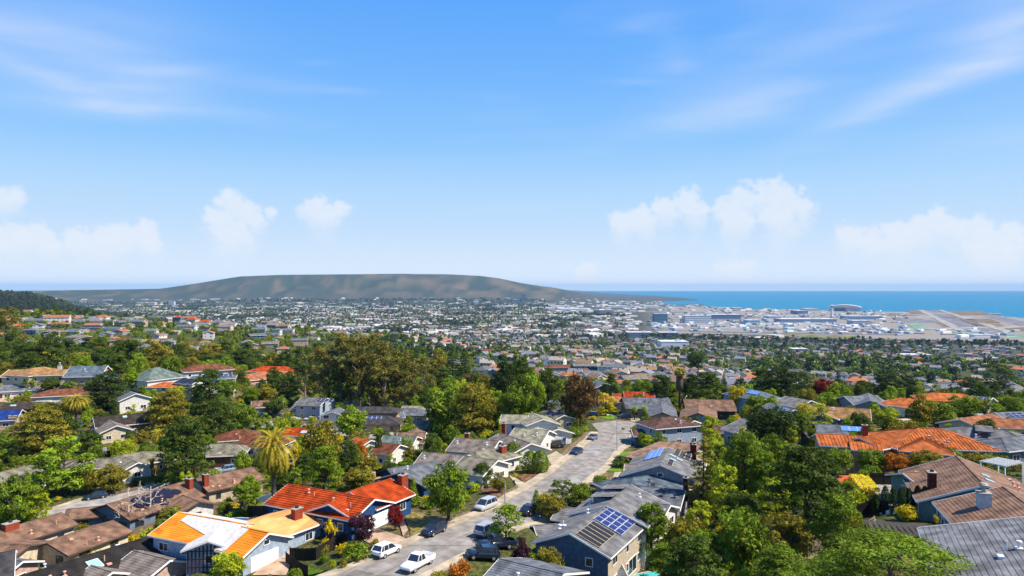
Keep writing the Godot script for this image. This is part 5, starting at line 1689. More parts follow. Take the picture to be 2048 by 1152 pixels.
func near_houses() -> void:
	house("shingled_house","black shingled house with brick-edged cross gables and pink roof vents",Vector3(-57.62,123.5,-99.64),1.02,"pink","black","white",1,[[0,0,17.45,11,0,3,0.36,"g"],[4.32,6.62,6.7,7.5,-1.51,3,0.4,"g"],[-1.51,4.8,3.7,6,-1.53,3,0.4,"g"]],[["roofed",1,"taupe"],["roofed",2,"taupe"],["vents",0,5,1,"pink"],["vents",0,2,-1,"light"],["skylight",0,-1,2.2,1.5,1.7],["garage",1,2,0,2.4,"white"]])
	house("dark_roofed_house","grey tiled house with a white-trimmed gable cut by the picture corner",Vector3(-72.76,123,-100.75),0.57,"pink","charcoal","white",1,[[0,0,5.03,10,0,3,0.35,"g"],[1.97,0.64,4.54,7,-0.78,2.8,0.35,"g"]],[["roofed",1,"slate"],["skylight",1,0,2,1.2,1.2]])
	house("brown_roofed_house","long brown tiled house of three low roofs behind a red-brown fence",Vector3(-81.94,121.2,-120.1),1.15,"cream","brown","brown",1,[[0,0,13.73,9,0,3,0.33,"g"],[3.09,11.39,10.77,9,0.06,2.7,0.3,"g"],[-6.96,4.97,11.86,12,-1.27,2.7,0.26,"g"]],[["chimney",0,-1.5,0.5,2.2,1.1,1,"brick"],["vents",0,3,1,"pink"],["vents",1,3,1,"pink"],["vents",2,4,1,"pink"],["skylight",2,4,3,1,1]])
	house("brown_roofed_house","brown-roofed grey-blue house with black solar discs on its roof",Vector3(-72.66,119.2,-144.16),1.14,"greyblue","brown","brown",1,[[0,0,16.49,11.5,0,3,0.34,"g"],[2.92,8.83,5.94,7,-1.84,3,0.36,"g"],[-8.45,-5.64,6,6,-0.79,2.7,0.3,"g"]],[["walled",1,"white"],["vents",0,5,1,"pink"],["chimney",0,8,2.5,1,1.3,1.2,"brick"],["disc",0,-3.6,1.6],["disc",0,-1.9,1.6],["disc",0,-0.2,1.5],["disc",0,1.5,1.4],["disc",0,3.2,1.5],["disc",0,-4.2,3.2],["disc",0,-2.5,3.3],["disc",0,-0.8,3.2],["disc",0,0.9,3.1],["disc",0,2.6,3],["disc",0,4.6,2.6],["disc",0,0,4.6]])
	house("brown_roofed_house","rust-brown roofed house in line behind the twin brick chimneys",Vector3(-63.93,119,-161.34),0.86,"beige","brown","brown",1,[[0,0,12.32,11,0,3,0.34,"g"]],[["vents",0,5,1,"pink"],["chimney",0,-6,3,1,1.2,1.4,"brick"]])
	house("stripped_house","pale blue house being re-roofed, bare orange plywood half under white paper",Vector3(-44.13,126.4,-106.36),-0.42,"paleblue","ply","white",1,[[0,0,12.55,9.5,0,3,0.34,"g"],[4.27,3.57,4.92,7,-1.03,3,0.36,"g"],[9.7,1.43,4.32,8,-0.08,3,0.42,"g"],[6.84,-5.51,9.52,9.5,1.43,3,0.3,"g"]],[["roofed",0,"rustply"],["roofed",1,"paper"],["roofed",2,"rustply"],["sheet",0,-4.5,7,0.25,0.25,1.6,4.6,"paper"],["sheet",0,-7,7,-0.2,-0.2,-5.2,-5.2,"paper"],["sheet",2,-2.9,-1,0.2,0.2,4.5,4.5,"paper"],["studs",1,2],["garage",2,2,-0.3,4.9,"white"],["gablewindow",2,1,0.5],["chimney",3,2.2,2.4,1.5,0.9,0.9,"brick"],["door",3,0,-3]])
	house("red_tiled_house","deep blue house under a bright orange-red tiled roof beside the palm",Vector3(-29.06,127.7,-115.54),-0.49,"blue","orange","white",1,[[0,0,17.06,9.5,0,3,0.36,"g"],[3.96,2.81,3.1,8,-1.5,3,0.38,"g"],[3.6,-5.88,8.8,9.5,1.54,3,0.36,"g"]],[["vents",0,6,1,"pink"],["chimney",2,5.5,2.2,1.7,0.9,0.9,"brick"],["garage",0,2,1.5,4.8,"white"],["door",2,0,-1]])
	house("slate_roofed_house","slate-roofed house with a blue gable behind the red tiled roof",Vector3(-17.87,126.2,-137.8),1.08,"blue","slate","brown",1,[[0,0,10.47,11,0,3,0.34,"g"],[0.32,-3.55,6.01,9,-0.48,3,0.3,"g"]],[["roofed",1,"slate"],["vents",0,4,-1,"light"],["vents",1,3,1,"light"],["skylight",1,0,2.4,1.4,1.2]])
	house("taupe_roofed_house","taupe-roofed house with a white front gable and a stout brick chimney",Vector3(-13.71,126.4,-148.29),-0.28,"white","lichen","white",1,[[0,0,8.83,10,0,3,0.3,"g"],[8.52,2.28,6.72,10,-0.24,3,0.34,"g"],[6.62,-5.63,5.01,9,1.12,3,0.36,"h"]],[["roofed",0,"taupe"],["chimney",2,3.5,2,1.5,1,0.7,"brick"],["vents",0,3,1,"light"],["garage",1,2,-1,4.8,"white"]])
	house("taupe_roofed_house","long taupe-roofed house with a pointed white gable facing the street",Vector3(-7.82,126.2,-163.03),-0.32,"white","taupe","white",1,[[0,0,9.45,10.5,0,3,0.3,"g"],[7.95,-3.01,12.02,11,-0.69,3,0.36,"g"]],[["chimney",0,-3,-1.5,1,1,1,"brick"],["vents",0,4,1,"light"],["vents",1,3,1,"light"],["garage",1,2,-1,2.6,"white"]])
	house("sage_roofed_house","white split-level house with sage-green roofs of several heights",Vector3(4.83,125.6,-176.12),-0.36,"white","sage","white",1,[[0,0,7.85,12,0,3,0.32,"g"],[-7.68,-8.79,5.86,9,0.25,5.3,0.3,"g"],[-1.06,-7.7,7.99,9,-0.95,5.5,0.32,"g"],[1.81,-9.08,7.79,9,-0.81,3,0.3,"g"]],[["chimney",0,-6.5,2,0.9,0.9,1.4,"brick"],["vents",0,4,1,"light"]])
	house("taupe_roofed_house","plain grey-roofed house with a white gable edge behind the sage roofs",Vector3(12.2,125,-206.18),-1.01,"beige","taupe","white",1,[[0,0,7.89,9,0,3,0.33,"g"],[-4.62,0.35,6.14,8,1.99,3,0.3,"h"]],[])
	house("slate_roofed_house","slate-roofed dark blue house half behind the russet tree",Vector3(13.91,124,-231.68),-0.33,"navy","slate","brown",1,[[0,0,5.4,10,0,3,0.4,"g"]],[])
	house("purple_roofed_house","two-storey blue-grey house with purple-brown hipped roofs at the turning circle",Vector3(40.53,124.7,-187.47),0.37,"paleblue","purple","white",1,[[0,0,3.95,9.5,0,5.2,0.33,"h"],[-6.13,-1.48,6,6,-0.37,2.8,0.3,"g"],[10.48,-0.56,6,7.5,-0.37,2.8,0.32,"h"],[4.99,1.19,3.02,6,-1.19,5,0.33,"g"]],[["vents",0,3,1,"light"],["walled",1,"slate"]])
	house("rose_roofed_house","low house under a broad rose-brown roof by the green lawns",Vector3(39.26,125.7,-162.81),-0.66,"beige","rose","brown",1,[[0,0,5.94,11,0,2.8,0.3,"g"],[-4.51,3.96,10.28,9,-1.55,2.7,0.26,"h"]],[["chimney",0,3,3.5,0.8,0.8,1.2,"dark"]])
	house("taupe_roofed_house","grey gabled house with sky-blue solar panels on the street side",Vector3(29.56,127,-139.88),1.24,"grey","taupe","white",1,[[0,0,13.97,13.5,0,3,0.36,"g"],[-1.19,-5.36,3.4,7,-1.43,2.7,0.3,"g"]],[["roofed",0,"grey"],["solar",0,0.5,-1.2,5,3,1.65,1.05,"sky"],["solar",0,3.5,1.2,4,4,1.2,1.1,"black"],["solar",0,-5.5,1,2,1,2.2,1,"black"],["skylight",0,-0.8,1.6,0.6,0.9],["skylight",0,1.2,2.6,0.6,0.9],["skylight",0,2,1.2,0.6,0.9],["chimney",0,6,5,0.8,0.8,1.4,"dark"],["gablewindow",0,-1,0.6]])
	house("slate_roofed_house","slate-blue hip-roofed house between the panelled roofs",Vector3(24.12,125.8,-132.76),0.43,"grey","bluegrey","white",1,[[0,0,4.19,10,0,3,0.3,"h"],[-2.72,7.71,8.75,11,-0.83,3,0.34,"g"]],[["roofed",1,"slate"],["vents",0,4,1,"dark"],["vents",1,4,1,"dark"],["chimney",1,4.5,-3,0.8,0.8,1.5,"dark"]])
	house("grey_roofed_house","grey-roofed house with two dormers and a low wing behind the big panels",Vector3(16.71,126.4,-112.67),1.11,"white","grey","white",1,[[0,0,11.46,11.5,0,4.2,0.36,"g"],[4.78,4.66,3.37,8,-1.64,3,0.33,"g"]],[["vents",0,4,1,"light"],["vents",0,3,-1,"light"],["dormer",0,-1,-3.4],["dormer",0,4,-3.4]])
	house("grey_roofed_house","slate-blue house with a grid of twenty blue solar panels and black heaters",Vector3(11.34,124.8,-102.73),1.07,"slate","grey","white",1,[[0,0,14.58,10.5,0,5.5,0.4,"g"],[14.43,-9.24,4.2,7,-1.51,2.6,0.34,"g",-2.5],[4.83,-9.76,2.6,5.5,-0.87,2.6,0.34,"g"]],[["roofed",0,"grey"],["solar",0,-0.6,0.5,5,4,1.58,1.12,"blue"],["solar",0,-7.2,0.7,5,1,1.18,3.6,"black"],["vents",0,5,-1,"light"],["clad",0,0,"beige"],["window",0,0,2,1.2,3.4,2.2],["window",0,0,-2.5,1.2,2,2]])
	house("slate_roofed_house","slate-grey low roof cut by the bottom edge below the purple tree",Vector3(2.23,127.2,-85.54),-0.56,"grey","slate","white",1,[[0,0,7.79,12,0,3,0.3,"g"]],[["vents",0,3,1,"light"]])
	house("garden_cottage","small white gabled garden room with teal windows",Vector3(13.29,123.5,-98.37),0.25,"white","slate","white",1,[[0,0,2,6,0,2.8,0.4,"g"]],[["window",0,2,0,1.4,1.6,1.8]], "cottage")
	house("tiled_house","large house under a ribbed orange barrel-tile roof with hips",Vector3(81.25,132.2,-140.9),-0.13,"tan","terracotta","white",2,[[0,0,3.83,14,0,3,0.33,"h"],[-2.46,3.13,7.22,9,-1.89,3,0.33,"h"],[-9.36,0.95,11.71,8,0.65,2.9,0.3,"g"],[-17.44,1.82,7.25,8,-0.11,2.8,0.3,"g"],[-13.81,5.65,4.23,6,-0.22,2.7,0.25,"g"]],[["chimney",3,5.5,-3.5,1,1,1.6,"brick"],["vents",0,6,1,"pink"]])
	house("brown_roofed_house","blue-green house under a wide brown shingle roof behind the column cypresses",Vector3(60.52,135.3,-95.75),-1.94,"teal","brown","white",1,[[0,0,15.31,13.6,0,3,0.38,"g"],[-3.36,6.14,2.24,6,-1.03,2.9,0.3,"g"]],[["roofed",0,"brown"],["vents",0,4,-1,"pink"],["vents",0,3,1,"pink"],["chimney",0,4,5,1.2,0.9,0.2,"dark"],["skylight",0,1,-1.6,0.8,0.8],["skylight",0,4,-1.4,0.8,0.8]])
	house("brown_roofed_house","brown-shingled house with a stout white chimney and round cowl",Vector3(55.28,136.4,-78.08),-1.87,"teal","brown","white",1,[[0,0,12.24,13.5,0,3,0.34,"g"]],[["chimney",0,-1.5,3.4,1.3,1.2,0.5,"white"]])
	house("grey_tiled_house","grey roof of close level courses filling the lower right corner",Vector3(41.98,140.1,-56.18),-1.99,"white","steel","white",1,[[0,0,12.96,16,0,3,0.25,"g"]],[["vents",0,3,1,"light"]])
	house("grey_roofed_house","dark grey-roofed house with a small dormer behind the barrel tiles",Vector3(94.58,132,-145.24),-0.53,"greyblue","grey","white",1,[[0,0,7.15,11,0,3,0.34,"h"],[5.82,2.48,10,9,0.88,3,0.3,"h"]],[["roofed",1,"slate"],["dormer",0,0,3],["vents",0,2,1,"light"]])
	house("tiled_house","low house with a salmon tiled roof near the right edge",Vector3(108.24,130.5,-168.68),0.53,"cream","salmon","white",1,[[0,0,13.23,10,0,2.9,0.3,"g"],[4.06,4.13,9,9,-0.71,2.9,0.3,"h"]],[["roofed",1,"salmon"]])
	house("slate_roofed_house","grey house with a white-edged roof of blue panels at the right edge",Vector3(124.31,129,-181.44),0.19,"grey","slate","white",0,[[0,0,6.75,10,0,3,0.36,"g"]],[["solar",0,-2,0.8,3,2,1.6,1.05,"navy"]])
	house("tan_roofed_house","grey house with a sunlit tan shingle roof and a front gable",Vector3(86.71,128.4,-191.35),-0.41,"greyblue","tan","white",1,[[0,0,13.3,11,0,3,0.38,"g"],[-3.4,0.67,12.46,7,-1.65,3,0.38,"g"]],[["vents",0,4,1,"light"],["door",0,0,1]])
	house("slate_roofed_house","navy house with slate-blue roof and sky-blue panels below the tan roof",Vector3(71.75,129.7,-163.15),-0.28,"navy","slate","brown",1,[[0,0,5.55,9,0,3,0.33,"g"],[-2.83,5.36,7,6,0.28,2.6,0.3,"g"]],[["solar",0,2,0.6,3,2,1.65,1.05,"sky"]])
	house("slate_roofed_house","grey-roofed house with a broad gable over a white garage door",Vector3(106.58,127.2,-221.72),0.1,"grey","slate","white",0,[[0,0,9.44,10,0,3,0.33,"g"],[1.96,1.49,14.7,9,-2.09,3,0.4,"g"]],[["garage",1,2,0,5,"white"]])
	house("red_tiled_house","white house under a smooth orange hip roof by the parked white car",Vector3(119.12,127.4,-212.59),-0.88,"white","orange","white",0,[[0,0,9.89,11,0,3,0.34,"h"]],[["roofed",0,"terracotta"],["garage",0,0,-7,4.8,"white"],["door",0,0,-1]])
	house("tiled_house","house with a burnt-orange hip roof behind the smooth orange one",Vector3(137.39,127,-228.44),-0.27,"brown","terracotta","brown",0,[[0,0,8.14,11,0,3,0.34,"h"]],[])
	house("slate_roofed_house","white-gabled house with dark panels at the end of the right-hand street",Vector3(146.9,126.5,-226.09),-0.87,"white","slate","white",0,[[0,0,4.57,9,0,3,0.36,"g"]],[["solar",0,-2.5,0.6,3,3,1.6,1.05,"navy"]])
	house("grey_roofed_house","plain grey-roofed house left of the wide front gable",Vector3(86.88,126.7,-219.74),-1.14,"beige","grey","white",0,[[0,0,8.91,10,0,3,0.34,"g"]],[])
	house("slate_roofed_house","slate house with blue panels beside the dark round oak",Vector3(76.27,126.7,-204.4),-1.32,"grey","slate","white",0,[[0,0,10.65,10,0,3,0.36,"g"]],[["solar",0,0,0.8,3,2,1.6,1.05,"sky"]])
	house("grey_roofed_house","grey-roofed house showing a pale blank gable to the street",Vector3(59.8,126,-182.18),-1.2,"paleblue","grey","white",1,[[0,0,4.97,12,0,3.5,0.34,"g"]],[])
	house("slate_roofed_house","blue-grey hip house with panels beside the yellow tree",Vector3(81.49,124,-244.94),-1.17,"paleblue","bluegrey","white",0,[[0,0,7.81,10,0,4.5,0.4,"h"]],[["solar",0,0,0.8,3,2,1.6,1.05,"sky"]])
	house("slate_roofed_house","long grey-roofed ranch house with a dark garage at the turning circle",Vector3(44.29,123.2,-240.17),0,"tan","slate","brown",1,[[0,0,14.36,14,0,3,0.33,"g"],[2.41,14.37,18.23,8,-1.75,3,0.36,"g"]],[["vents",0,3,1,"dark"],["garage",1,2,0,4.9,"brown"],["door",0,0,2]])
	house("brown_roofed_house","long brown shake-roofed ranch house with a pale blue gable and white garage",Vector3(64.25,123,-237.18),-0.13,"dark","brown","brown",1,[[0,0,14.88,14,0,3,0.33,"g"],[-4.95,15.24,16.32,11,-1.7,3,0.36,"g"]],[["walled",1,"paleblue"],["vents",0,3,1,"light"],["garage",1,2,0,5,"white"]])
	house("red_tiled_house","low house with a bright orange tiled roof behind the grey ranch",Vector3(48.91,120.5,-278.92),-0.12,"pink","orange","white",1,[[0,0,10.5,9,0,3,0.34,"g"],[-7.61,-0.22,4,6,0.12,2.6,0.3,"g"]],[["vents",0,3,1,"light"]])
	house("slate_roofed_house","small blue house with a white gable right of the russet tree",Vector3(38.68,118,-311.36),-1.35,"paleblue","slate","white",0,[[0,0,9.33,9,0,5,0.4,"g"]],[])
	house("tiled_house","salmon roof just showing behind the russet tree",Vector3(32.69,121.5,-261.55),0,"pink","salmon","white",0,[[0,0,11,9,0,3,0.33,"h"]],[])
	house("tiled_house","brown hip-roofed house above the dark centre trees",Vector3(41.77,93,-630.07),0.09,"pink","redbrown","white",0,[[0,0,16,11,0,3.5,0.35,"h"]],[])
	house("grey_roofed_house","navy blue two-storey house above the centre trees",Vector3(63.14,93,-626.19),0,"blue","grey","white",0,[[0,0,20,10,0,5.2,0.3,"g"]],[])
	house("slate_roofed_house","wide slate-roofed white house in the centre distance",Vector3(88.89,93,-618.81),-0.26,"white","slate","white",0,[[0,0,20,11,0,4.8,0.33,"h"]],[])
	house("tan_roofed_house","cream two-storey house with a tan roof right of the slate one",Vector3(110.48,92,-605.95),0,"cream","tan","white",0,[[0,0,18,12,0,5.5,0.3,"g"]],[])
	house("shingled_house","dark brown roofed house below the slate family house",Vector3(78.66,99,-517.74),0,"tan","dark","brown",0,[[0,0,16,10,0,3,0.3,"g"]],[])
	house("tan_roofed_house","broad tan hip roof among the centre trees",Vector3(93.28,99,-519.5),0,"cream","tan","white",0,[[0,0,14,11,0,3,0.3,"h"]],[])
	house("green_roofed_house","long green-slate roof among the centre trees",Vector3(107,99,-514.75),0,"grey","green","white",0,[[0,0,20,10,0,3,0.3,"g"]],[])
	house("tiled_house","small pink-roofed house below the dark brown roof",Vector3(66.54,104,-446.05),0,"pink","salmon","white",0,[[0,0,9,8,0,3,0.33,"g"]],[])
	house("brown_roofed_house","white-gabled brown-roofed house beside the centre firs",Vector3(53.74,105,-463.19),-0.87,"white","brown","white",0,[[0,0,10,9,0,3.5,0.4,"g"]],[])
	house("tiled_house","terracotta hip-roofed house among trees left of the tall palm",Vector3(-81.65,117.7,-216.15),0.4,"cream","redbrown","white",1,[[0,0,1.96,11,0,3,0.36,"h"]],[["vents",0,3,1,"pink"]])
	house("tiled_house","terracotta hip roof tucked behind the palm fronds",Vector3(-68.92,119.5,-198.58),-0.17,"white","redbrown","white",1,[[0,0,3.99,10,0,3,0.34,"h"]],[["vents",0,2,1,"dark"]])
	house("taupe_roofed_house","grey-green hip-roofed house with a brown double garage and three cars",Vector3(-76.41,119.4,-188.82),0.18,"brown","lichen","white",1,[[0,0,3.46,11,0,3,0.36,"h"],[3.12,0.67,3.31,6,0.82,3,0.3,"g"]],[["garage",0,0,0,5,"brown"],["vents",0,2,1,"light"]])
	house("taupe_roofed_house","olive-grey roofed house with a white gable, dish and yucca",Vector3(-93.3,119.4,-178.97),0.75,"tan","lichen","white",1,[[0,0,4.78,11,0,3,0.33,"h"],[-2.16,5.28,7.29,6.5,-1.49,3,0.4,"g"],[-8.19,-2.24,9,9,-0.58,3,0.28,"h"]],[["walled",1,"white"]])
	house("taupe_roofed_house","long tan-roofed house cut by the left edge behind bright trees",Vector3(-115.16,118.7,-162.7),1.3,"white","lichen","white",1,[[0,0,14.63,11,0,3,0.33,"g"]],[["vents",0,2,1,"light"]])
	house("shingled_house","long dark-brown shingled house with a balcony and pale cross gable",Vector3(-121.12,119.7,-226.1),0.62,"brown","dark","white",1,[[0,0,16.01,12,0,3.6,0.33,"g"],[-4.04,8.42,10.33,8,-1.52,3.2,0.4,"g"]],[["walled",1,"cream"],["roofed",1,"taupe"],["chimney",0,6,-0.5,1.2,1,1.4,"tan"],["rail",0,0,0.2],["skylight",0,0,1.5,1,1]])
	house("brown_roofed_house","brown-roofed ranch house with a pale front wall above the dry lawn",Vector3(-90.05,119,-266.5),0.33,"grey","brown","white",1,[[0,0,10.08,10,0,3,0.3,"g"]],[["door",0,0,1],["vents",0,2,1,"light"]])
	house("grey_roofed_house","pale blue two-storey house with a white garage and dark panels",Vector3(-74.08,116.5,-271.83),-0.24,"paleblue","grey","white",1,[[0,0,9.64,10,0,5.4,0.36,"g"],[-7.23,-2.35,9.96,7,1.99,2.9,0.38,"g"],[-1,-3.2,7.55,6.5,2.03,2.9,0.38,"g"]],[["walled",2,"cream"],["garage",1,3,0,4.8,"white"],["solar",0,2,0.8,4,2,1.6,1.05,"navy"]])
	house("slate_roofed_house","white house with slate gable roof left of the bright spreading tree",Vector3(-60.28,117.5,-246.64),1.56,"white","slate","white",1,[[0,0,7.22,9,0,4.5,0.36,"g"]],[])
	house("sage_roofed_house","low cream house with a flat roof behind the slate gable",Vector3(-68.05,116.5,-283.98),0,"cream","sage","white",0,[[0,0,14,9,0,3,0.05,"f"]],[])
	house("dark_roofed_house","dark-roofed brown house with panels behind two parked cars",Vector3(-46.04,117.5,-241.52),0,"tan","charcoal","brown",1,[[0,0,9,10,0,3,0.36,"h"],[-1.83,-6.01,10,9,0,5.5,0.33,"h"]],[["solar",0,-2,0.6,3,2,1.6,1.05,"navy"]])
	house("slate_roofed_house","slate hip-roofed house in front of the dark grove",Vector3(-40.8,117,-260.25),0,"grey","slate","white",1,[[0,0,12,9,0,3.2,0.33,"h"],[-1.12,5.21,7,8,0.35,3,0.33,"g"]],[])
	house("sage_roofed_house","sand-roofed house at the foot of the grove",Vector3(-35.36,116.5,-270.89),-0.17,"cream","sage","white",1,[[0,0,10,9,0,3,0.3,"g"]],[])
	house("brown_roofed_house","chestnut-brown roofed house with a small pale gable",Vector3(-28.55,119,-206.71),0,"beige","brown","white",1,[[0,0,7.09,10,0,3,0.32,"g"],[0.39,-3.54,7.88,6,-1.5,3,0.4,"g"]],[])
	house("green_roofed_house","green-grey long roof behind the low terracotta ones",Vector3(-30.57,119.8,-198.43),-0.14,"white","green","white",1,[[0,0,8.45,10,0,3,0.3,"g"]],[["vents",0,3,1,"light"]])
	house("tiled_house","low terracotta roof with a shaded gable by the orange shrubs",Vector3(-39.87,120,-194.27),-0.68,"white","terracotta","white",1,[[0,0,5.28,9,0,3,0.36,"g"]],[])
	house("tiled_house","terracotta roof with a white end wall among yellow shrubs",Vector3(-31.12,120.5,-183.82),-0.39,"white","redbrown","white",1,[[0,0,5.3,9,0,3.4,0.36,"g"]],[])
	house("taupe_roofed_house","grey-roofed house at the turn of the middle road",Vector3(-28.46,118.2,-230.15),-0.16,"tan","taupe","brown",1,[[0,0,4.68,11,0,3,0.32,"g"]],[])
	house("red_tiled_house","small house with a vermilion roof behind the olive tree",Vector3(-63.51,119,-214.84),-0.1,"white","orange","white",1,[[0,0,6.49,9,0,3,0.34,"g"]],[["skylight",0,3,2.4,2,1.2]])
	house("tiled_house","rambling house under pale orange hip roofs with a white chimney",Vector3(-185.39,128.8,-282.91),1.28,"cream","salmon","white",0,[[0,0,5.55,12,0,3,0.34,"h"],[0.7,9.86,7.84,10,-1.06,3,0.3,"h"],[-4.99,-2.87,10,7,-1.14,2.4,0.3,"s"]],[["roofed",0,"tan"],["roofed",1,"tan"],["roofed",2,"tan"],["chimney",1,0,-1,1.3,1,1.6,"white"]])
	house("slate_roofed_house","house with a large plain slate-blue roof and a tan gable end",Vector3(-160.11,128.7,-274.24),0.14,"tan","bluegrey","white",0,[[0,0,12.02,13,0,3.6,0.5,"g"]],[["vents",0,2,1,"light"]])
	house("tiled_house","orange tiled house with a row of blue panels below the slate-blue roof",Vector3(-153.36,127,-275.37),0.18,"cream","terracotta","white",0,[[0,0,8.96,11,0,3,0.33,"h"]],[["solar",0,-4,0.6,5,2,1.65,1.05,"sky"]])
	house("green_roofed_house","white house under a steep grey-green pyramid roof",Vector3(-136.67,126.5,-278.35),1.02,"white","green","white",0,[[0,0,2.04,14,0,4.2,0.52,"h"],[-2.93,15.73,9,9,-1.02,2.4,0.3,"h"]],[["roofed",1,"terracotta"]])
	house("tiled_house","rust-brown hip-roofed house above the white balconied house",Vector3(-127.54,128,-303.05),0.58,"white","redbrown","white",0,[[0,0,7.25,12,0,3,0.33,"h"]],[])
	house("slate_roofed_house","white two-storey house with rows of windows and navy panels on its roof",Vector3(-113.82,125.5,-276.09),0.31,"white","bluegrey","white",0,[[0,0,5.31,11,0,5.4,0.22,"h"],[-7.05,6.13,8,8,-0.66,4.6,0.3,"g"]],[["roofed",1,"navy"],["solar",0,-1,0.5,5,3,1.6,1.05,"navy"]])
	house("tiled_house","wide low house under a many-sided salmon and orange roof",Vector3(-110.49,122,-324.87),0.91,"pink","salmon","white",0,[[0,0,14.72,16,0,3.4,0.24,"h"],[15.11,-16.25,10,12,-0.91,3.6,0.3,"h"]],[["roofed",1,"orange"]])
	house("slate_roofed_house","white house with slate-blue roof and a car in its drive at the left edge",Vector3(-189.79,123.4,-273.79),0.43,"white","slate","white",0,[[0,0,10.09,11,0,3.2,0.33,"h"]],[["chimney",0,4,-1,1.3,1,1,"white"],["garage",0,0,-3,3,"brown"]])
	house("tiled_house","white house with a russet hip roof and a wide garage door",Vector3(-162.99,123.2,-264.36),0.42,"white","redbrown","white",0,[[0,0,9.72,11,0,3.2,0.33,"h"]],[["chimney",0,9,-1,0.9,0.9,0.8,"white"],["garage",0,0,-6,5,"white"],["door",0,0,1]])
	house("shingled_house","dark brown low-roofed house below the russet one",Vector3(-164.8,122,-245.7),0.26,"brown","dark","brown",0,[[0,0,11.78,11,0,2.8,0.26,"g"]],[["skylight",0,6,2,1.4,1],["skylight",0,-3,2.6,1.4,0.8]])
	house("blue_roofed_house","house with a royal blue roof and a pink chimney at the left edge",Vector3(-162.67,120.7,-231.11),0.36,"pink","blue","white",0,[[0,0,9.75,12,0,3,0.34,"g"]],[["chimney",0,4,5,2.2,1,-1,"tan"]])
	house("slate_roofed_house","white house with a grey roof and three windows in its gable",Vector3(-132.59,122.5,-252.24),-0.81,"white","slate","white",0,[[0,0,9.13,10,0,4.2,0.38,"g"]],[])
	house("tiled_house","tall white villa with an orange roof on the hill crest",Vector3(-510.72,126.5,-813.56),0.35,"white","salmon","white",0,[[0,0,24.75,12,0,6,0.36,"g"]],[])
	house("slate_roofed_house","white bungalow with slate roof left of the tall white villa",Vector3(-551.4,125,-839.13),0.17,"white","slate","white",0,[[0,0,19.18,10,0,3,0.33,"g"]],[])
	house("dark_roofed_house","dark slate roof alone on the crest among trees",Vector3(-661.11,127,-989.96),0,"grey","charcoal","white",0,[[0,0,9.41,10,0,3,0.3,"h"]],[])
	house("slate_roofed_house","white house with a grey roof right of the tall white villa",Vector3(-497.44,124.5,-827.93),0,"white","slate","white",0,[[0,0,14.91,10,0,3.4,0.33,"g"]],[])
	house("grey_roofed_house","white arch-windowed house on the hill terrace",Vector3(-466.08,124.5,-810.19),0,"white","grey","white",0,[[0,0,14.57,10,0,3.6,0.33,"g"]],[])
	house("slate_roofed_house","long white house next along the hill terrace",Vector3(-450.7,124.5,-810.19),0,"white","slate","white",0,[[0,0,14.01,10,0,3.6,0.33,"g"]],[])
	house("grey_roofed_house","pale pink house further right on the hill terrace",Vector3(-429.74,124,-800.86),0,"pink","grey","white",0,[[0,0,14.39,10,0,3.4,0.33,"g"]],[])
	house("slate_roofed_house","pink two-storey house at the right end of the hill terrace",Vector3(-405.84,123.5,-787.21),0,"pink","slate","white",0,[[0,0,14.67,10,0,5.6,0.33,"g"]],[])
	house("tiled_house","small house with an orange hip roof on the crest",Vector3(-502.02,126.5,-887.57),0,"white","terracotta","white",0,[[0,0,3.61,10,0,3.4,0.4,"h"]],[])
	house("slate_roofed_house","dark two-storey house with white balcony bands on the hillside",Vector3(-428.3,122,-645.34),-0.14,"slate","slate","white",0,[[0,0,6.62,11,0,5.8,0.2,"h"]],[])
	house("taupe_roofed_house","tan-roofed dark house right of the dark two-storey one",Vector3(-414.19,121,-653.32),0,"brown","taupe","white",0,[[0,0,5.05,11,0,5,0.2,"h"]],[])
	house("slate_roofed_house","low slate-roofed house between hillside trees",Vector3(-416.53,121,-694.86),0,"beige","slate","white",0,[[0,0,16.18,10,0,3.4,0.25,"g"]],[])
	house("navy_roofed_house","navy-roofed house in the second hillside row",Vector3(-410.38,122,-709.52),0.14,"pink","navy","white",0,[[0,0,8.97,11,0,4.6,0.3,"h"]],[])
	house("slate_roofed_house","slate-roofed house with a strip of white windows in the second row",Vector3(-387.79,122,-705.44),0,"white","bluegrey","white",0,[[0,0,16.44,10,0,4,0.2,"g"]],[])
	house("tiled_house","white house with an orange roof at the left edge below the gum",Vector3(-271.43,122,-386.84),0,"white","terracotta","white",0,[[0,0,6.38,10,0,4.6,0.36,"g"]],[])
	house("rose_roofed_house","flat-roofed pink house among the hillside trees",Vector3(-350.4,120,-545.28),0,"pink","rose","white",0,[[0,0,12.08,9,0,3.2,0.06,"f"]],[])
	house("slate_roofed_house","small slate roof under the left hillside trees",Vector3(-374.33,120,-566.39),0,"dark","bluegrey","white",0,[[0,0,5.94,8,0,3,0.33,"g"]],[])
	house("slate_roofed_house","boxy white modern house on the hill right of the bright trees",Vector3(-457.15,121,-967.06),0,"white","bluegrey","white",0,[[0,0,14.26,11,0,6.6,0.1,"f"]],[])
	house("red_tiled_house","red-roofed house highest of the three red roofs",Vector3(-431.08,122.5,-935.14),0,"slate","orange","white",0,[[0,0,1,10.17,0,5,0.36,"h"]],[])
	house("red_tiled_house","stacked vermilion roofs in the middle of the three red-roofed houses",Vector3(-401.91,121,-910.74),0,"cream","orange","white",0,[[0,0,1,13,0,5,0.36,"h"]],[])
	house("red_tiled_house","red roof lowest and furthest right of the three red roofs",Vector3(-389.38,119,-919.03),0,"white","orange","white",0,[[0,0,2.77,12,0,3.4,0.33,"h"]],[])
	house("slate_roofed_house","white house with slate roof below the red roofs",Vector3(-358.73,118,-800.37),0,"white","slate","white",0,[[0,0,19.9,11,0,5,0.3,"g"]],[])
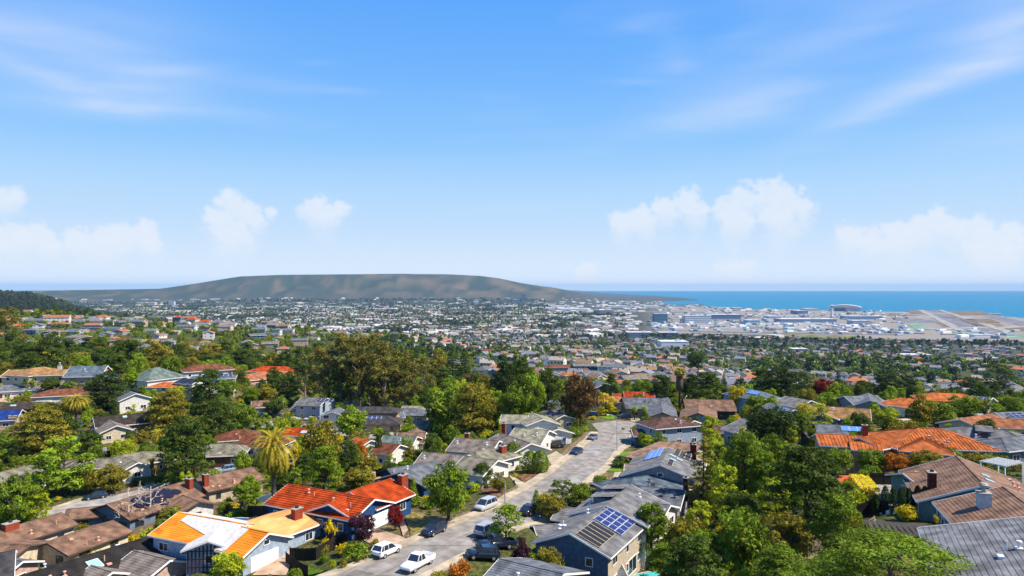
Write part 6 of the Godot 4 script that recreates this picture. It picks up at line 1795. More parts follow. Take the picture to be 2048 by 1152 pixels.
	house("navy_roofed_house","navy-roofed white gabled house below the red roofs",Vector3(-330.55,116,-780.82),0,"white","navy","white",0,[[0,0,10.76,10,0,4.4,0.4,"g"]],[])
	house("taupe_roofed_house","tan-roofed pale house right of the red roofs",Vector3(-333.91,116,-848.25),0,"cream","taupe","white",0,[[0,0,11.79,10,0,4,0.33,"g"]],[])
	house("green_roofed_house","green-grey roofed white house at the left of the grove top",Vector3(-353.25,119,-709.43),0,"white","green","white",0,[[0,0,9.68,11,0,4.5,0.33,"g"]],[])
	house("sage_roofed_house","cream-walled house below the white modern house",Vector3(-339.87,118,-732.88),0,"cream","sage","white",0,[[0,0,7.5,9,0,3,0.33,"g"]],[])
	house("tiled_house","orange-roofed white house showing through the dark grove",Vector3(-293.18,109,-691.98),0.35,"white","salmon","white",0,[[0,0,1,7.94,0,4.5,0.36,"h"]],[])
	house("slate_roofed_house","bright blue two-storey house with a dark sloping roof above the grove",Vector3(-276.01,107,-782.87),0.61,"blue","slate","white",0,[[0,0,16.74,12,0,7,0.3,"g"]],[])
	house("slate_roofed_house","slate-roofed house behind the bright blue one",Vector3(-298.25,113,-856.89),0,"paleblue","slate","white",0,[[0,0,15.47,10,0,3.6,0.33,"g"]],[])
	house("slate_roofed_house","square white house on the shoulder of the hill",Vector3(-272.9,111,-841.65),0,"white","slate","white",0,[[0,0,1,8.94,0,6,0.3,"h"]],[])
	house("slate_roofed_house","slate-roofed white house right of the square white house",Vector3(-271.43,110,-882.21),0,"white","slate","white",0,[[0,0,11.69,10,0,4,0.33,"g"]],[])
	house("purple_roofed_house","brown-roofed house with white balcony on the shoulder",Vector3(-252.2,106,-829.02),0,"brown","purple","white",0,[[0,0,2.07,10,0,5.4,0.3,"h"]],[])
	house("tan_roofed_house","long low tan roof near the end of the ridge",Vector3(-325.01,116,-977.4),0,"beige","tan","white",0,[[0,0,22.52,10,0,3.2,0.25,"g"]],[])
	house("slate_roofed_house","slate-roofed white house near the tip of the grove",Vector3(-251.64,103,-898.56),0,"white","slate","white",0,[[0,0,14.41,10,0,4.5,0.33,"g"]],[])
	house("slate_roofed_house","blue-grey house just above the brown gum grove",Vector3(-238.85,102,-927.21),0,"paleblue","slate","white",0,[[0,0,10.43,10,0,5,0.33,"g"]],[])
	house("tiled_house","salmon roof peeping over the gum grove",Vector3(-194,93,-1044.29),0,"pink","salmon","white",0,[[0,0,14.77,10,0,4,0.33,"g"]],[])
	house("slate_roofed_house","slate-roofed white house, left one of two behind the gum grove",Vector3(-147.8,87,-951.16),0,"white","slate","white",0,[[0,0,4.67,10,0,4.6,0.36,"h"]],[])
	house("grey_roofed_house","slate-roofed white house, right one of two behind the gum grove",Vector3(-130.94,87,-934.03),0,"white","grey","white",0,[[0,0,10.51,10,0,4.6,0.36,"g"]],[])
	house("green_roofed_house","green-roofed house beside the slate pair",Vector3(-119.84,86,-956.07),0,"white","green","white",0,[[0,0,12.77,10,0,3.4,0.33,"g"]],[])
	house("tiled_house","red-brown gabled house below the slate pair",Vector3(-110.1,85,-843.52),0,"pink","redbrown","white",0,[[0,0,12.88,10,0,4.6,0.4,"g"]],[])
	house("grey_roofed_house","white flat house right of the red-brown gable",Vector3(-97.63,85,-846.52),0,"white","grey","white",0,[[0,0,9.42,9,0,4,0.05,"f"]],[])
	house("tiled_house","brick-red gabled house with white wing right of the gums",Vector3(-31.07,81,-899.66),0,"white","redbrown","white",0,[[0,0,13.81,11,0,6,0.4,"g"]],[])
	house("tiled_house","peach house with white end beside the dark firs",Vector3(-11.07,81,-890.81),0,"cream","salmon","white",0,[[0,0,6.28,9,0,5,0.33,"g"]],[])

func town_edge_houses() -> void:
	edge_house("|f98",-324.3,119.8,-518.8,0.21,13.1,9.2,"g","beige","slate",1)
	edge_house("|r109",-194.7,96,-710,0.73,7.5,9.5,"h","pink","grey",-1)
	edge_house("|b87",-482.9,124.7,-815.5,1.67,6.2,10.3,"h","beige","slate",-1)
	edge_house("|b88",-453.4,123.4,-832.2,1.9,10.3,9.9,"g","beige","tan",1)
	edge_house("|r98",-257.6,114.4,-578.9,1.94,13.6,8.8,"g","white","terracotta",-1)
	edge_house("|b86",-494.9,124,-851.8,0.28,10.4,8.6,"g","white","taupe",-1)
	edge_house("|f109, left one",-237.8,111.8,-586.9,-0.09,11.1,8.6,"g","white","taupe",-1)
	edge_house("|r99",-339.7,119.2,-614.8,1.76,10.6,8.9,"g","white","tan",1)
	edge_house("|l113",-297.4,110.6,-890.2,1.9,8.9,9.8,"h","paleblue","grey",-1)
	edge_house("|l109",-320.6,114,-668.2,0.19,11.3,8.5,"g","paleblue","redbrown",-1)
	edge_house("|f109, right one",-201.1,108.5,-574.8,2.01,15.3,8.9,"g","white","taupe",1)
	edge_house("|r99",-352.9,120.2,-589.9,0.14,5.3,10,"h","white","taupe",2)
	edge_house("|l87",-480.5,124.2,-769.4,0.17,9.1,9.5,"h","grey","salmon",-1)
	edge_house("|f115",-321.7,110.6,-924.3,1.91,13.9,8.7,"g","white","brown",-1)
	edge_house("|r109",-242.2,109,-676.3,1.98,10.5,8.8,"g","pink","brown",-1)
	edge_house("|l83",-545.9,123,-788.8,0.14,11,9.7,"g","cream","dark",-2)
	edge_house("|f109",-183.6,104.2,-588.9,2.09,15.4,9.4,"g","white","terracotta",1)
	edge_house("|b106",-350.6,116.2,-875.2,0.17,10.4,8.8,"g","cream","brown",-1)
	edge_house("|r98",-279.2,117.4,-552,2.04,7.2,9.9,"h","white","grey",-1)
	edge_house("|f83",-508.4,123.4,-747.1,0.57,10.5,8.7,"g","white","terracotta",1)
	edge_house("|f109",-271.4,110.7,-653.6,2.04,9.2,8.7,"h","beige","tan",-1)
	edge_house("|f94",-408.4,121.5,-676.7,0.05,10.2,9.9,"g","paleblue","bluegrey",-1)
	edge_house("|f91",-475.2,122.5,-860,0.56,13.7,9.7,"g","white","grey",1)
	edge_house("|f98",-344.2,120,-512.3,1.84,7.3,9.1,"h","cream","bluegrey",1)
	edge_house("|r110",-251.6,107.9,-778.7,1.77,11.9,9.7,"g","white","salmon",1)
	edge_house("|b99",-406.6,120.4,-573,1.82,11.5,10.2,"g","grey","brown",1)
	edge_house("|f109",-296.2,110.1,-672.5,0.38,7.5,8.7,"h","pink","redbrown",-1)
	edge_house("|f110",-217.9,106.8,-744,0.25,15.6,10.4,"g","pink","bluegrey",2)
	edge_house("|f107",-336.2,117.7,-688.4,1.49,13.6,9.7,"g","white","brown",1)
	edge_house("|f109",-315.2,116.1,-628.3,0.39,15,8.6,"g","grey","tan",1)
	edge_house("|b95",-478.2,122.6,-732.2,1.88,11.6,8.6,"g","white","bluegrey",2)
	edge_house("|l106",-369.2,117,-859.1,0.47,15.3,10.4,"g","cream","grey",2)
	edge_house("|r98",-280.5,116.1,-590.6,1.88,11.6,9.7,"g","white","grey",-2)
	edge_house("|r109",-178.2,92.1,-651,1.92,11.3,9,"g","white","slate",2)
	edge_house("|r98",-303.7,119.3,-563.5,0.3,6.3,9.1,"h","pink","redbrown",-2)
	edge_house("|b83",-528.4,121.8,-828.2,1.65,11.2,9,"g","white","redbrown",-2)
	edge_house("|r89",-420,123.1,-824.8,0.36,15.5,8.7,"g","paleblue","redbrown",-1)
	edge_house("|r109",-255,110,-699.1,2.01,11.6,9.9,"g","beige","grey",-1)
	edge_house("|b106",-330.7,113.5,-898.7,1.91,15.6,8.9,"g","white","dark",-2)
	edge_house("|r93",-368.6,120.7,-658.8,1.91,14.2,9.4,"g","paleblue","grey",-1)
	edge_house("|f98",-348.1,119.5,-491.8,0.15,12.9,8.6,"g","white","salmon",-1)
	edge_house("|f93",-389.3,121,-613.2,1.89,11.4,8.7,"g","white","terracotta",-2)
	edge_house("|b94",-447.6,121.8,-707.8,0.73,4.9,9,"h","paleblue","dark",-1)
	edge_house("|b98",-347.3,120.2,-571.4,1.79,14.3,10,"g","paleblue","dark",-1)
	edge_house("|f109",-161.2,97.9,-604.3,0.21,7,9.1,"h","cream","slate",2)
	edge_house("|l99",-395.2,120.3,-549.3,-0.07,14.4,10,"g","cream","terracotta",-2)
	edge_house("|f96",-373.2,121.1,-690.9,1.65,14.7,9.6,"g","grey","terracotta",1)
	edge_house("|l114",-268.2,109,-818.5,1.96,15.2,9.1,"g","grey","bluegrey",-1)
	edge_house("|f114",-217.6,107,-792.6,-0.09,12.6,8.8,"g","white","grey",1)
	edge_house("|r108",-306.4,114.9,-731.5,1.88,12,10.2,"g","white","terracotta",2)
	edge_house("|f113",-245.5,107.5,-861.5,0.38,11.6,9.3,"g","cream","taupe",-1)
	edge_house("|r125, left one",90.6,68.9,-904.3,2.12,13.8,9.2,"g","white","terracotta",-1)
	edge_house("|r125",235.7,56.4,-923.6,0.48,4.1,9.3,"h","white","tan",-1)
	edge_house("|r46",328.4,75.5,-646,0.28,5.6,9.6,"h","white","taupe",-1)
	edge_house("|f125",63.5,82.9,-794.6,0.26,6.7,10,"h","cream","brown",1)
	edge_house("|b95",-428.1,122.3,-741.7,0.22,14.2,9.6,"g","pink","salmon",-2)
	edge_house("|r125",111.8,56.5,-968.8,1.5,15.1,9.7,"g","grey","tan",-2)
	edge_house("|r46",388.9,75.6,-581.5,1.77,15.2,9.2,"g","cream","slate",-1)
	edge_house("|l51",23.7,102.8,-493.7,2.02,15.3,9.6,"g","paleblue","salmon",-1)
	edge_house("|f123",-61.3,85.5,-777.4,2.04,11.3,10,"g","grey","grey",-1)
	edge_house("|f98",-339.3,120.2,-531.5,0.57,8.1,9.5,"h","white","slate",-2)
	edge_house("|r125",402.4,57.3,-900.2,1.77,8.2,10.4,"h","pink","bluegrey",-2)
	edge_house("|r125",146.2,77.8,-799.6,2.03,10.6,9.4,"g","white","brown",1)
	edge_house("|f125",29.8,82.7,-808.7,1.89,13.2,9.7,"g","grey","salmon",-1)
	edge_house("|f90",-406.4,122.9,-766.6,1.65,4.6,10.1,"h","cream","grey",-1)
	edge_house("|r125",78.3,55.2,-964.2,0.27,11.4,9.7,"g","cream","slate",-1)
	edge_house("|r49",184.3,103.4,-425.2,-0.06,13.6,9.8,"g","beige","terracotta",1)
	edge_house("|y46",213.3,75.2,-791.3,1.82,12.3,9.9,"g","pink","brown",-1)
	edge_house("|r109",-235.1,108.3,-704.6,0.26,15.1,9.2,"g","grey","taupe",-1)
	edge_house("|y46",297.9,75.1,-737.6,1.76,13.8,9.6,"g","beige","dark",1)
	edge_house("|r46, right one",430.5,73.2,-685.1,2.07,10,8.6,"h","pink","terracotta",-1)
	edge_house("|r49",234.5,92.1,-466.7,1.55,12.9,10,"g","cream","taupe",-1)
	edge_house("|f109",-199.8,99.2,-631.3,0.26,14.4,8.6,"g","white","redbrown",-1)
	edge_house("|f123",-66.2,80.7,-720.4,1.72,13.2,8.9,"g","paleblue","brown",-1)
	edge_house("|b43",19,91.9,-672.1,1.71,9.6,9.1,"h","cream","dark",1)
	edge_house("|y43",6.3,86.3,-706.1,1.7,13.5,10.1,"g","white","taupe",1)
	edge_house("|f47",64.7,101.1,-493,0.43,15.1,10.4,"g","cream","redbrown",1)
	edge_house("|r49",280.9,92.3,-466.6,0.26,3.3,10.1,"h","white","brown",-2)
	edge_house("|r46",350.9,75.7,-586.5,1.63,11.6,8.9,"g","cream","grey",1)
	edge_house("|r46",287,75.7,-626.7,0.29,11,8.8,"g","pink","brown",-1)
	edge_house("|r49, left one",145.7,98.6,-468.1,1.62,4.4,9.4,"h","beige","tan",1)
	edge_house("|b49",131.2,91,-553.7,1.65,13.6,8.5,"g","white","grey",-1)
	edge_house("|y46",433.3,57.8,-851.6,1.36,14.9,10.5,"g","white","bluegrey",-1)
	edge_house("|r50",155.3,103.5,-434.6,1.8,9.5,9.3,"h","white","salmon",-1)
	edge_house("|y46",335.4,72.2,-752.6,0.4,7.4,10.2,"h","cream","slate",1)
	edge_house("|l102",-438.5,110.5,-876.9,0.54,13.3,9.4,"g","pink","salmon",1)
	edge_house("|r46",250.6,76,-650.2,0.41,15.7,9.4,"g","beige","dark",1)
	edge_house("|y45",170.5,78,-748.4,1.52,6.2,8.8,"h","grey","redbrown",-1)
	edge_house("|b45",116,92.1,-649.7,1.74,15.4,9.6,"g","paleblue","grey",1)
	edge_house("|r46",233.5,79.4,-625.1,0.08,14.4,9.1,"g","white","tan",-1)
	edge_house("|l47",42,99.4,-524.3,0.43,3.2,10.2,"h","pink","salmon",1)
	edge_house("|r46",342.8,75.2,-699.6,0.08,11.8,9.9,"g","grey","taupe",-1)
	edge_house("|r125",44.6,79.3,-884.9,0.27,7.5,9,"h","white","dark",-1)
	edge_house("|y46, left one",327.9,58.8,-846,0.42,11.9,9.5,"g","cream","grey",-1)
	edge_house("|r46",133.2,92.4,-604.1,0.14,10.5,10.1,"g","paleblue","tan",-2)
	edge_house("|r125",68.9,80,-836.4,2.12,8,8.5,"h","beige","terracotta",-1)
	edge_house("|r49",213.5,97.2,-442.3,1.6,15.5,8.6,"g","cream","dark",-1)
	edge_house("|f122",-118.3,86.2,-805.6,1.61,10.4,8.9,"g","white","salmon",-2)
	edge_house("|r125",167.6,64.6,-869.4,0.53,14.2,8.7,"g","pink","slate",-1)
	edge_house("|r105",-320.1,115.6,-798.9,0.41,7.6,9.3,"h","paleblue","slate",1)
	edge_house("|b47",80.9,97.7,-552.7,1.73,15.1,10.2,"g","cream","brown",1)
	edge_house("|r125",160.7,70.7,-841,0.18,14.7,10.3,"g","pink","grey",-2)
	edge_house("|y45",145.1,79.4,-771,1.52,4.2,10.1,"h","cream","slate",1)
	edge_house("|f44",55.2,93.3,-602.4,0.48,15.3,9.6,"g","white","redbrown",1)
	edge_house("|l43",-48.7,98.2,-557.9,1.76,8.5,9.2,"h","grey","taupe",-2)
	edge_house("|y43",65.8,86.8,-748.2,0.07,15.2,10.4,"g","pink","dark",1)
	edge_house("|r46",375,75.3,-608.3,1.93,15,8.6,"g","pink","dark",1)
	edge_house("|r46",489.4,59.7,-785.3,0.35,10.7,8.7,"g","white","salmon",2)
	edge_house("|r125, right one",275.1,56.2,-896.8,0.49,15,8.6,"g","white","terracotta",-1)
	edge_house("|r46",515.4,59.6,-795.3,1.73,11,9,"g","pink","slate",-1)
	edge_house("|y33",253.6,107.8,-361,1.58,14.2,10.4,"g","white","brown",-1)
	edge_house("|r114",-199.6,103.9,-844.2,2.21,12.8,9.2,"g","white","redbrown",1)
	edge_house("|r98",-308,118.6,-589.5,0.45,11.8,10.5,"g","pink","slate",-1)
	edge_house("|r125",349.4,55.8,-924.3,2.08,12.9,8.9,"g","pink","salmon",-1)
	edge_house("|r51",78.4,103.6,-471,0.31,15.2,10.2,"g","paleblue","taupe",-1)
	edge_house("|r46",165.8,90,-616,2.11,15.1,9.5,"g","white","bluegrey",-1)
	edge_house("|l43",-83.7,99.2,-566.4,0.14,11.8,8.6,"g","beige","slate",2)
	edge_house("|l47",58.1,98.9,-535.8,0.39,13.2,9.5,"g","white","slate",-1)
	edge_house("|l105",-347.9,117.4,-773.2,1.76,15.6,9.3,"g","white","brown",-1)
	edge_house("|r98",-330.6,120.2,-557.2,2.06,12.9,10.1,"g","paleblue","redbrown",-2)
	edge_house("|f49",117.2,99.2,-483.7,0.15,14.4,9.7,"g","white","terracotta",1)
	edge_house("|r49",251.6,92.4,-454.1,1.98,10.9,10.2,"g","paleblue","salmon",1)
	edge_house("|f123",-58,82.3,-741.2,1.59,11.4,10.2,"g","beige","taupe",-2)
	edge_house("|y46",420.3,57.4,-875.9,2,14.4,9.7,"g","cream","redbrown",-1)
	edge_house("|r49",167.9,98.5,-456.5,0.25,6.6,10.3,"h","beige","slate",1)
	edge_house("|r46",338.8,75.5,-678.7,1.64,14.2,9.3,"g","paleblue","taupe",-1)
	edge_house("|r109",-193.7,93.6,-666.2,2.33,4,9.5,"h","grey","slate",-1)
	edge_house("|y46",239.3,75.3,-775.6,1.9,14.4,8.6,"g","paleblue","bluegrey",-1)
	edge_house("|y46",456.9,59.2,-806.6,-0.02,14.3,9.1,"g","white","terracotta",1)
	edge_house("|r50",193.8,105.3,-395.3,0.21,6.2,9.4,"h","grey","grey",1)
	edge_house("|l43",15.7,93.1,-642.8,1.69,6,9.6,"h","white","grey",-1)
	edge_house("|r109",-218,102.8,-688.8,1.81,6.9,9.3,"h","cream","salmon",2)
	edge_house("|r46",203.6,79.3,-650,0.32,13.7,9,"g","grey","grey",2)
	edge_house("|l43",-26.9,83.9,-662.6,2.13,11.4,9.8,"g","pink","terracotta",-2)
	edge_house("|r46",399.9,74.9,-674.4,0.34,14,10.2,"g","grey","tan",-1)
	edge_house("|r125",39.8,80.6,-863.8,0.07,10.6,9.8,"g","white","bluegrey",-1)
	edge_house("|f123",-32.3,84.9,-778.8,1.97,10.6,9.3,"g","white","slate",2)
	edge_house("|r109",-160,91.4,-644.2,0.19,7.9,9.9,"h","paleblue","taupe",-2)
	edge_house("|l92",-449.3,122,-629.2,1.71,7,10,"h","paleblue","terracotta",-1)
	edge_house("|r50",217.5,105.5,-397.3,1.74,11.3,10.4,"g","beige","taupe",-1)
	edge_house("|y46",275.1,75.4,-751.7,0.13,13.9,9.1,"g","white","taupe",-1)
	edge_house("|y46",149,79.6,-679.7,1.74,13.3,9.3,"g","white","salmon",-1)
	edge_house("|r46, rightmost",386.2,74.6,-694.2,0.12,15,10.3,"g","cream","bluegrey",-1)
	edge_house("|f120",-124.4,86.6,-894.7,1.75,12.8,8.5,"g","cream","grey",-1)
	edge_house("|b92",-440.1,121.8,-664.6,1.62,4.9,9,"h","white","grey",-1)
	edge_house("|y43",38.6,86.9,-747.4,0.15,7.5,8.9,"h","grey","slate",2)
	edge_house("|y45",168.6,76.8,-796.8,0.01,13.8,10.5,"g","pink","tan",-1)
	edge_house("|y46",191.1,77.5,-676.6,0.22,12.3,8.6,"g","cream","brown",-1)
	edge_house("|r46",453.8,68.8,-706.1,1.75,8.1,9.6,"h","beige","taupe",1)
	edge_house("|y46, right one",391.9,57.5,-866.2,1.92,9.4,9.5,"h","beige","tan",-1)
	edge_house("|r49, right one",272.6,91.3,-511.2,2.26,5.2,9.8,"h","beige","tan",1)
	edge_house("|l122",-139.8,86.7,-865.9,1.82,11.1,9,"g","cream","redbrown",-1)
	edge_house("|y46, right one",355.5,69.1,-761.3,2.25,8.7,8.7,"h","cream","grey",-1)
	edge_house("|f43",3.3,93.7,-594,0.37,11.1,8.8,"g","beige","terracotta",-1)
	edge_house("|l47",29.4,96.9,-553,1.72,13.3,10.1,"g","white","grey",-1)
	edge_house("|y46, left one",363.3,57.5,-867.7,1.51,4.2,10.1,"h","beige","tan",1)
	edge_house("|r49",207.8,91.4,-481.7,0.7,15.7,9.3,"g","white","taupe",-1)
	edge_house("|r46",218.8,90.2,-561.5,2.11,10.3,9.8,"g","white","grey",1)
	edge_house("|r125",359.3,56.7,-901.5,2.06,15.7,10.5,"g","white","grey",-2)
	edge_house("|r46",423.9,75.4,-615.3,0.2,15.1,9.1,"g","grey","taupe",-2)
	edge_house("|y46",324.6,68.6,-780.3,1.82,10.9,8.9,"g","grey","slate",-1)
	edge_house("|f43",2.4,95.4,-567.6,1.51,7.8,9.1,"h","white","tan",1)
	edge_house("|r46",318.8,78.1,-582.9,0.37,10.4,9.4,"g","beige","terracotta",-1)
	edge_house("|b45",97.1,92.8,-653.9,1.62,9.3,8.6,"h","white","taupe",-1)
	edge_house("|r46",172.1,83.2,-643.4,-0.12,10.6,8.8,"g","cream","tan",-1)
	edge_house("|r98",-246.3,114,-551.3,0.24,13.2,8.7,"g","cream","grey",-2)
	edge_house("|l43",-132.6,92.7,-623.1,2.02,11.2,8.6,"g","white","taupe",1)
	edge_house("|r46",195.6,89.5,-591.5,0.38,15.2,8.9,"g","white","tan",-2)
	edge_house("|r46, left one",245,76.4,-691,0.43,15.3,10.2,"g","pink","terracotta",-1)
	edge_house("|b46",138.8,88.7,-649.8,0.24,13.8,9.4,"g","grey","dark",-1)
	edge_house("|r49",180.6,90.8,-523,1.82,14.2,10.1,"g","beige","salmon",1)
	edge_house("|r46, leftmost",315.5,75.4,-698.9,1.64,7.2,8.7,"h","cream","bluegrey",-1)
	edge_house("|r49",366.7,82.9,-534.5,0.43,11.1,10.1,"g","pink","taupe",-2)
	edge_house("|r46, second from left",370.2,71.7,-736.6,0.12,14.2,9.4,"g","cream","bluegrey",-1)
	edge_house("|f43",35.9,94.7,-573.6,2.22,11.4,8.6,"g","cream","slate",-1)

func garden_plants() -> void:
	plants("palm","frond","tall date palm with a stout trunk between the re-roofed and red tiled houses/-41.8/-127/0.98/1.15/1.7; short spreading palm among the left gardens/-141/-234.2/1.04/0.78/4; stocky palm beside the big dark pine/-95.1/-195/0.62/0.62/1.4; feathery palm right of the dark oak/75.2/-186.4/0.64/0.58/3.9")
	plants("broad","green","big round green tree in the corner garden right of the red tiled house/-10/-113.9/0.99/1.12/1.7; deep green tree filling the gap below the blue gable/7.5/-98.2/0.44/0.58/2.5; olive-green bush-like tree right of the straggly one/12/-127.3/0.53/0.51/5.2; broad green tree at the bottom of the gully/29.8/-94.4/0.88/1.06/5.4; deep green round tree below the barrel tiles/65.9/-132.9/0.68/0.64/5.1; green round tree behind the ridge of the brown roof/80.3/-132.7/0.64/0.42/2.8; green tree at the left edge above the lower road/-92.5/-134.7/1.04/1.33/6.1; green round tree below the brown ranch/-85.6/-231.3/1.19/1.23/1.7; small green tree by the brown tiles/-69.4/-124.7/0.2/0.27/1.3; green tree left of the date palm trunk/-54.9/-150.8/0.8/0.67/4.1; green hedge tree by the panelled roofs/144.9/-224.2/1.08/0.58/1.3; green hedge tree at the right edge/156.4/-228.5/1.1/0.55/3.7; large green tree right of the gum grove/-21.1/-227.6/1.86/2.01/5; green tree before the centre pines/0.9/-213.9/1.13/1.55/2.8; green tree below the left end of the orange rambling house/-183.2/-275.2/1.02/0.66/3.2; green tree below the slate-blue barn roof/-162.4/-269.1/0.99/0.65/4.9; green tree between the white balconied and salmon houses/-105.4/-268.2/1.08/0.97/4.9; green tree at the left corner below the salmon roof/-99.2/-274.2/0.88/0.84/3; S|f109/-209.8/-612/0.68/0.58/5.1; S|b109/-294.6/-737.2/0.55/0.47/3.5; S|r108/-334.3/-745.5/0.57/0.57/2.4; S|b99, right one/-385.7/-602.9/0.37/0.41/1.1; S|b99, left one/-388/-594.1/0.62/0.52/5.9; S|f110/-260.5/-739.1/0.55/0.47/4.8; S|r109/-250.1/-687.6/0.6/0.54/0.2; S|f98/-287.1/-526.9/0.5/0.54/5; M|r14/54.1/-150.5/0.72/0.84/0.2; S|b22/56/-124.4/0.71/0.63/2.6; M|r15, left one/43.2/-143.7/0.8/0.8/6.2; M|r15, right one/50.9/-125.9/0.76/0.72/4.6; S|b55/-93.7/-187.3/0.65/0.66/2.9; M|l54/-90.1/-193.7/1.18/1/0.9; M|b70/-70.5/-227.7/1.02/0.86/3.4; S|l58/-104.9/-260.5/0.73/0.62/0.1; M|b37/89.9/-282.3/0.9/0.87/2; M|b27/122.2/-194.9/1.13/0.98/3.3; M|l32/120.5/-266.1/1.1/0.94/3.8; M|l34/77/-228.6/0.81/0.84/1.3; M|b26/106.3/-180.8/1.01/0.88/2.8; M|b41/61.3/-331.1/0.81/0.74/1.7; M|b32/126.7/-278/0.89/0.9/3.1")
	plants("broad","olive","dark olive round-topped tree behind the red tiled house/-46.6/-175.9/1.1/1.6/5.6; olive-green tree over the red tiled rear wing/-29.2/-139.2/0.78/0.61/2.1; yellow-green tree left of the pair below the blue gable/4.6/-92.8/0.46/0.6/6.1; yellow-topped tree, right of the pair below the panel house/10.9/-98.8/0.68/0.73/4.1; yellow-brown shrubby tree below the straggly one/6.2/-120.6/0.64/0.56/6; olive-yellow tree below the tall cedars/25.4/-105.6/0.71/0.83/1.3; olive-green rounded tree by the dry slope/33/-86.3/0.79/0.76/4.4; olive round tree behind the brown shingle roof/73.9/-129.2/0.73/0.52/0.4; olive-orange tree by the white pergola/83.2/-129.4/0.62/0.44/2.2; olive-yellow tree right of the street lamp on the lower road/-89.5/-161.6/0.96/0.8/4; olive tree behind the dark parked car/-94.6/-162.6/0.78/0.65/4.7; olive tree between the disc roof and the orange plywood/-65.8/-140.4/0.68/0.45/5.5; brownish round tree by the lower drive/-2.4/-133.1/0.47/0.43/6.2; olive hedge-like tree by the sage roofs/11.1/-198.1/0.7/0.48/4.4; small olive tree between the ranch houses/54/-231.2/0.37/0.43/1.5; olive tree beyond the gum grove/-46.6/-462.2/2.08/2.52/5.4; olive tree below the orange panelled house/-148.7/-269.4/0.82/0.65/4.6; olive tree below the salmon roof/-95.5/-279.9/1.12/0.85/2.9; S|y97/-308.2/-458.5/0.51/0.45/4.2; S|l99/-382.2/-543.7/0.56/0.57/0.1; S|r98/-314.1/-537.6/0.55/0.55/4.5; S|l105/-341.9/-764/0.62/0.62/0.1; S|b99/-369.6/-616/0.7/0.62/0.2; S|f109/-223.2/-641.9/0.64/0.58/0.3; S|f105/-311.4/-771.7/0.55/0.55/0.2; S|r99/-366/-604.2/0.48/0.52/4.2; S|r15/47.5/-136.6/0.65/0.67/2.2; M|r15/36.8/-129.7/0.98/0.91/5; S|l36/48.8/-176.7/0.56/0.59/5; S|r57/-109.5/-237.6/0.66/0.61/0.1; M|r61/-53.9/-291.6/0.81/0.86/1.4; M|f80/-156.2/-240.4/0.74/0.71/1.7; M|r81/-146.7/-239.7/0.9/0.9/2.5; M|l26/101.2/-178.7/0.89/1.02/4.3; M|b21/82.5/-151.9/0.87/0.79/4.2; M|r37/97.6/-239.3/0.69/0.79/4.5; M|b33/153.4/-256.5/0.82/0.76/0.3; M|r77/-32.4/-376.6/0.79/0.73/4.6; M|y41/23.4/-380.9/1.06/1.17/0.4")
	plants("cypress","green","spreading green cypress behind the red roof ridge/-37.2/-143.4/0.69/0.76/4.3; low spreading pine over the tan patio/20.7/-98.1/0.52/0.47/3.8")
	plants("pine","dark","green tree with bare limbs in its side behind the red tiled house/-34.5/-153/0.52/0.68/1.4; big dark spreading pine above the dry slope/41.8/-102.8/1.18/0.9/2.8; big dark green pine beside the grey-green hip roof/-76.1/-169/1.24/1.32/2.2; dark tree over the terracotta hip roofs/-89.3/-221.3/1.2/1.05/5.1; dark tree beside the white gable garage/-5.7/-139.5/0.47/0.39/5.1; dark pine left of its twin beyond the oak/107.3/-310.2/1.14/1.14/4.1; dark pine between bright trees in the centre/2.9/-237.2/0.98/1.56/4.9; dark pine just left of the russet tree/11/-224.3/0.92/1.33/5.3; dark pine at the right end of the salmon roof/-91.2/-294.2/1.08/0.92/1.6; T|r97, second from left/-218.8/-386.3/1.21/1.32/2.1; T|f97, leftmost/-231.3/-365/1.27/1.17/1.3; T|b77, right one/-164.2/-351.8/1.26/1.15/5.8; T|r97, fourth from left/-195/-396.8/1.34/1.52/2.4; T|r97, fifth from left/-176.5/-455.6/1.14/1.27/2.7; T|y77, left one/-159.7/-427.1/1.4/1.34/1.3; T|r97, third from left/-219.2/-444.9/1.19/1.24/4.4; T|b71/-187.2/-348.7/1.27/1.42/5.3; T|f97, rightmost/-217.3/-367.5/1.39/1.47/1.1; T|y71/-193/-360.8/1.07/1.25/5.1; T|r97, leftmost/-247.5/-404/1.24/1.45/3.4; T|f97, second from left/-226.7/-377.1/1.02/1.12/2.2; T|r97, rightmost/-172.2/-468.9/1.12/1.12/4.9; T|b77, left one/-172.7/-362.4/0.9/0.91/6; M|b77, right one/-127/-378/0.66/0.77/1; M|b75/-155.3/-337.2/0.6/0.7/1.6; M|b77, left one/-144.4/-372.1/0.78/0.67/3; T|y77, right one/-117.9/-387.8/0.91/1.02/2.2; S|r15/46.2/-122.5/0.48/0.48/0.2; M|f36/59.5/-175.7/0.63/0.54/4.5; M|f20/21.1/-84.2/0.83/0.71/4.4; M|f14/44.6/-153.3/0.54/0.52/2.6; S|r16/36.8/-125.8/0.4/0.47/1.8; M|r17/34/-108.2/0.69/0.59/0.7; S|r17/37.4/-114.5/0.51/0.45/0.2; M|r81/-147/-230.9/0.7/0.67/6.1; S|l52/-101.1/-217.9/0.44/0.42/5.6; M|b56/-127.1/-186.2/0.57/0.59/4.3; M|l67/-48/-186.1/0.71/0.69/2.4; M|b29/81.4/-168.5/0.5/0.49/0.8; M|l32/117/-262.1/0.6/0.51/3; M|b33/161.7/-250.6/0.81/0.73/0.5; M|y33/168.5/-306.4/0.44/0.49/5.8; M|y32, right one/166/-338.7/0.75/0.81/4.1; M|y32, left one/152/-342.2/0.79/0.82/0.8")
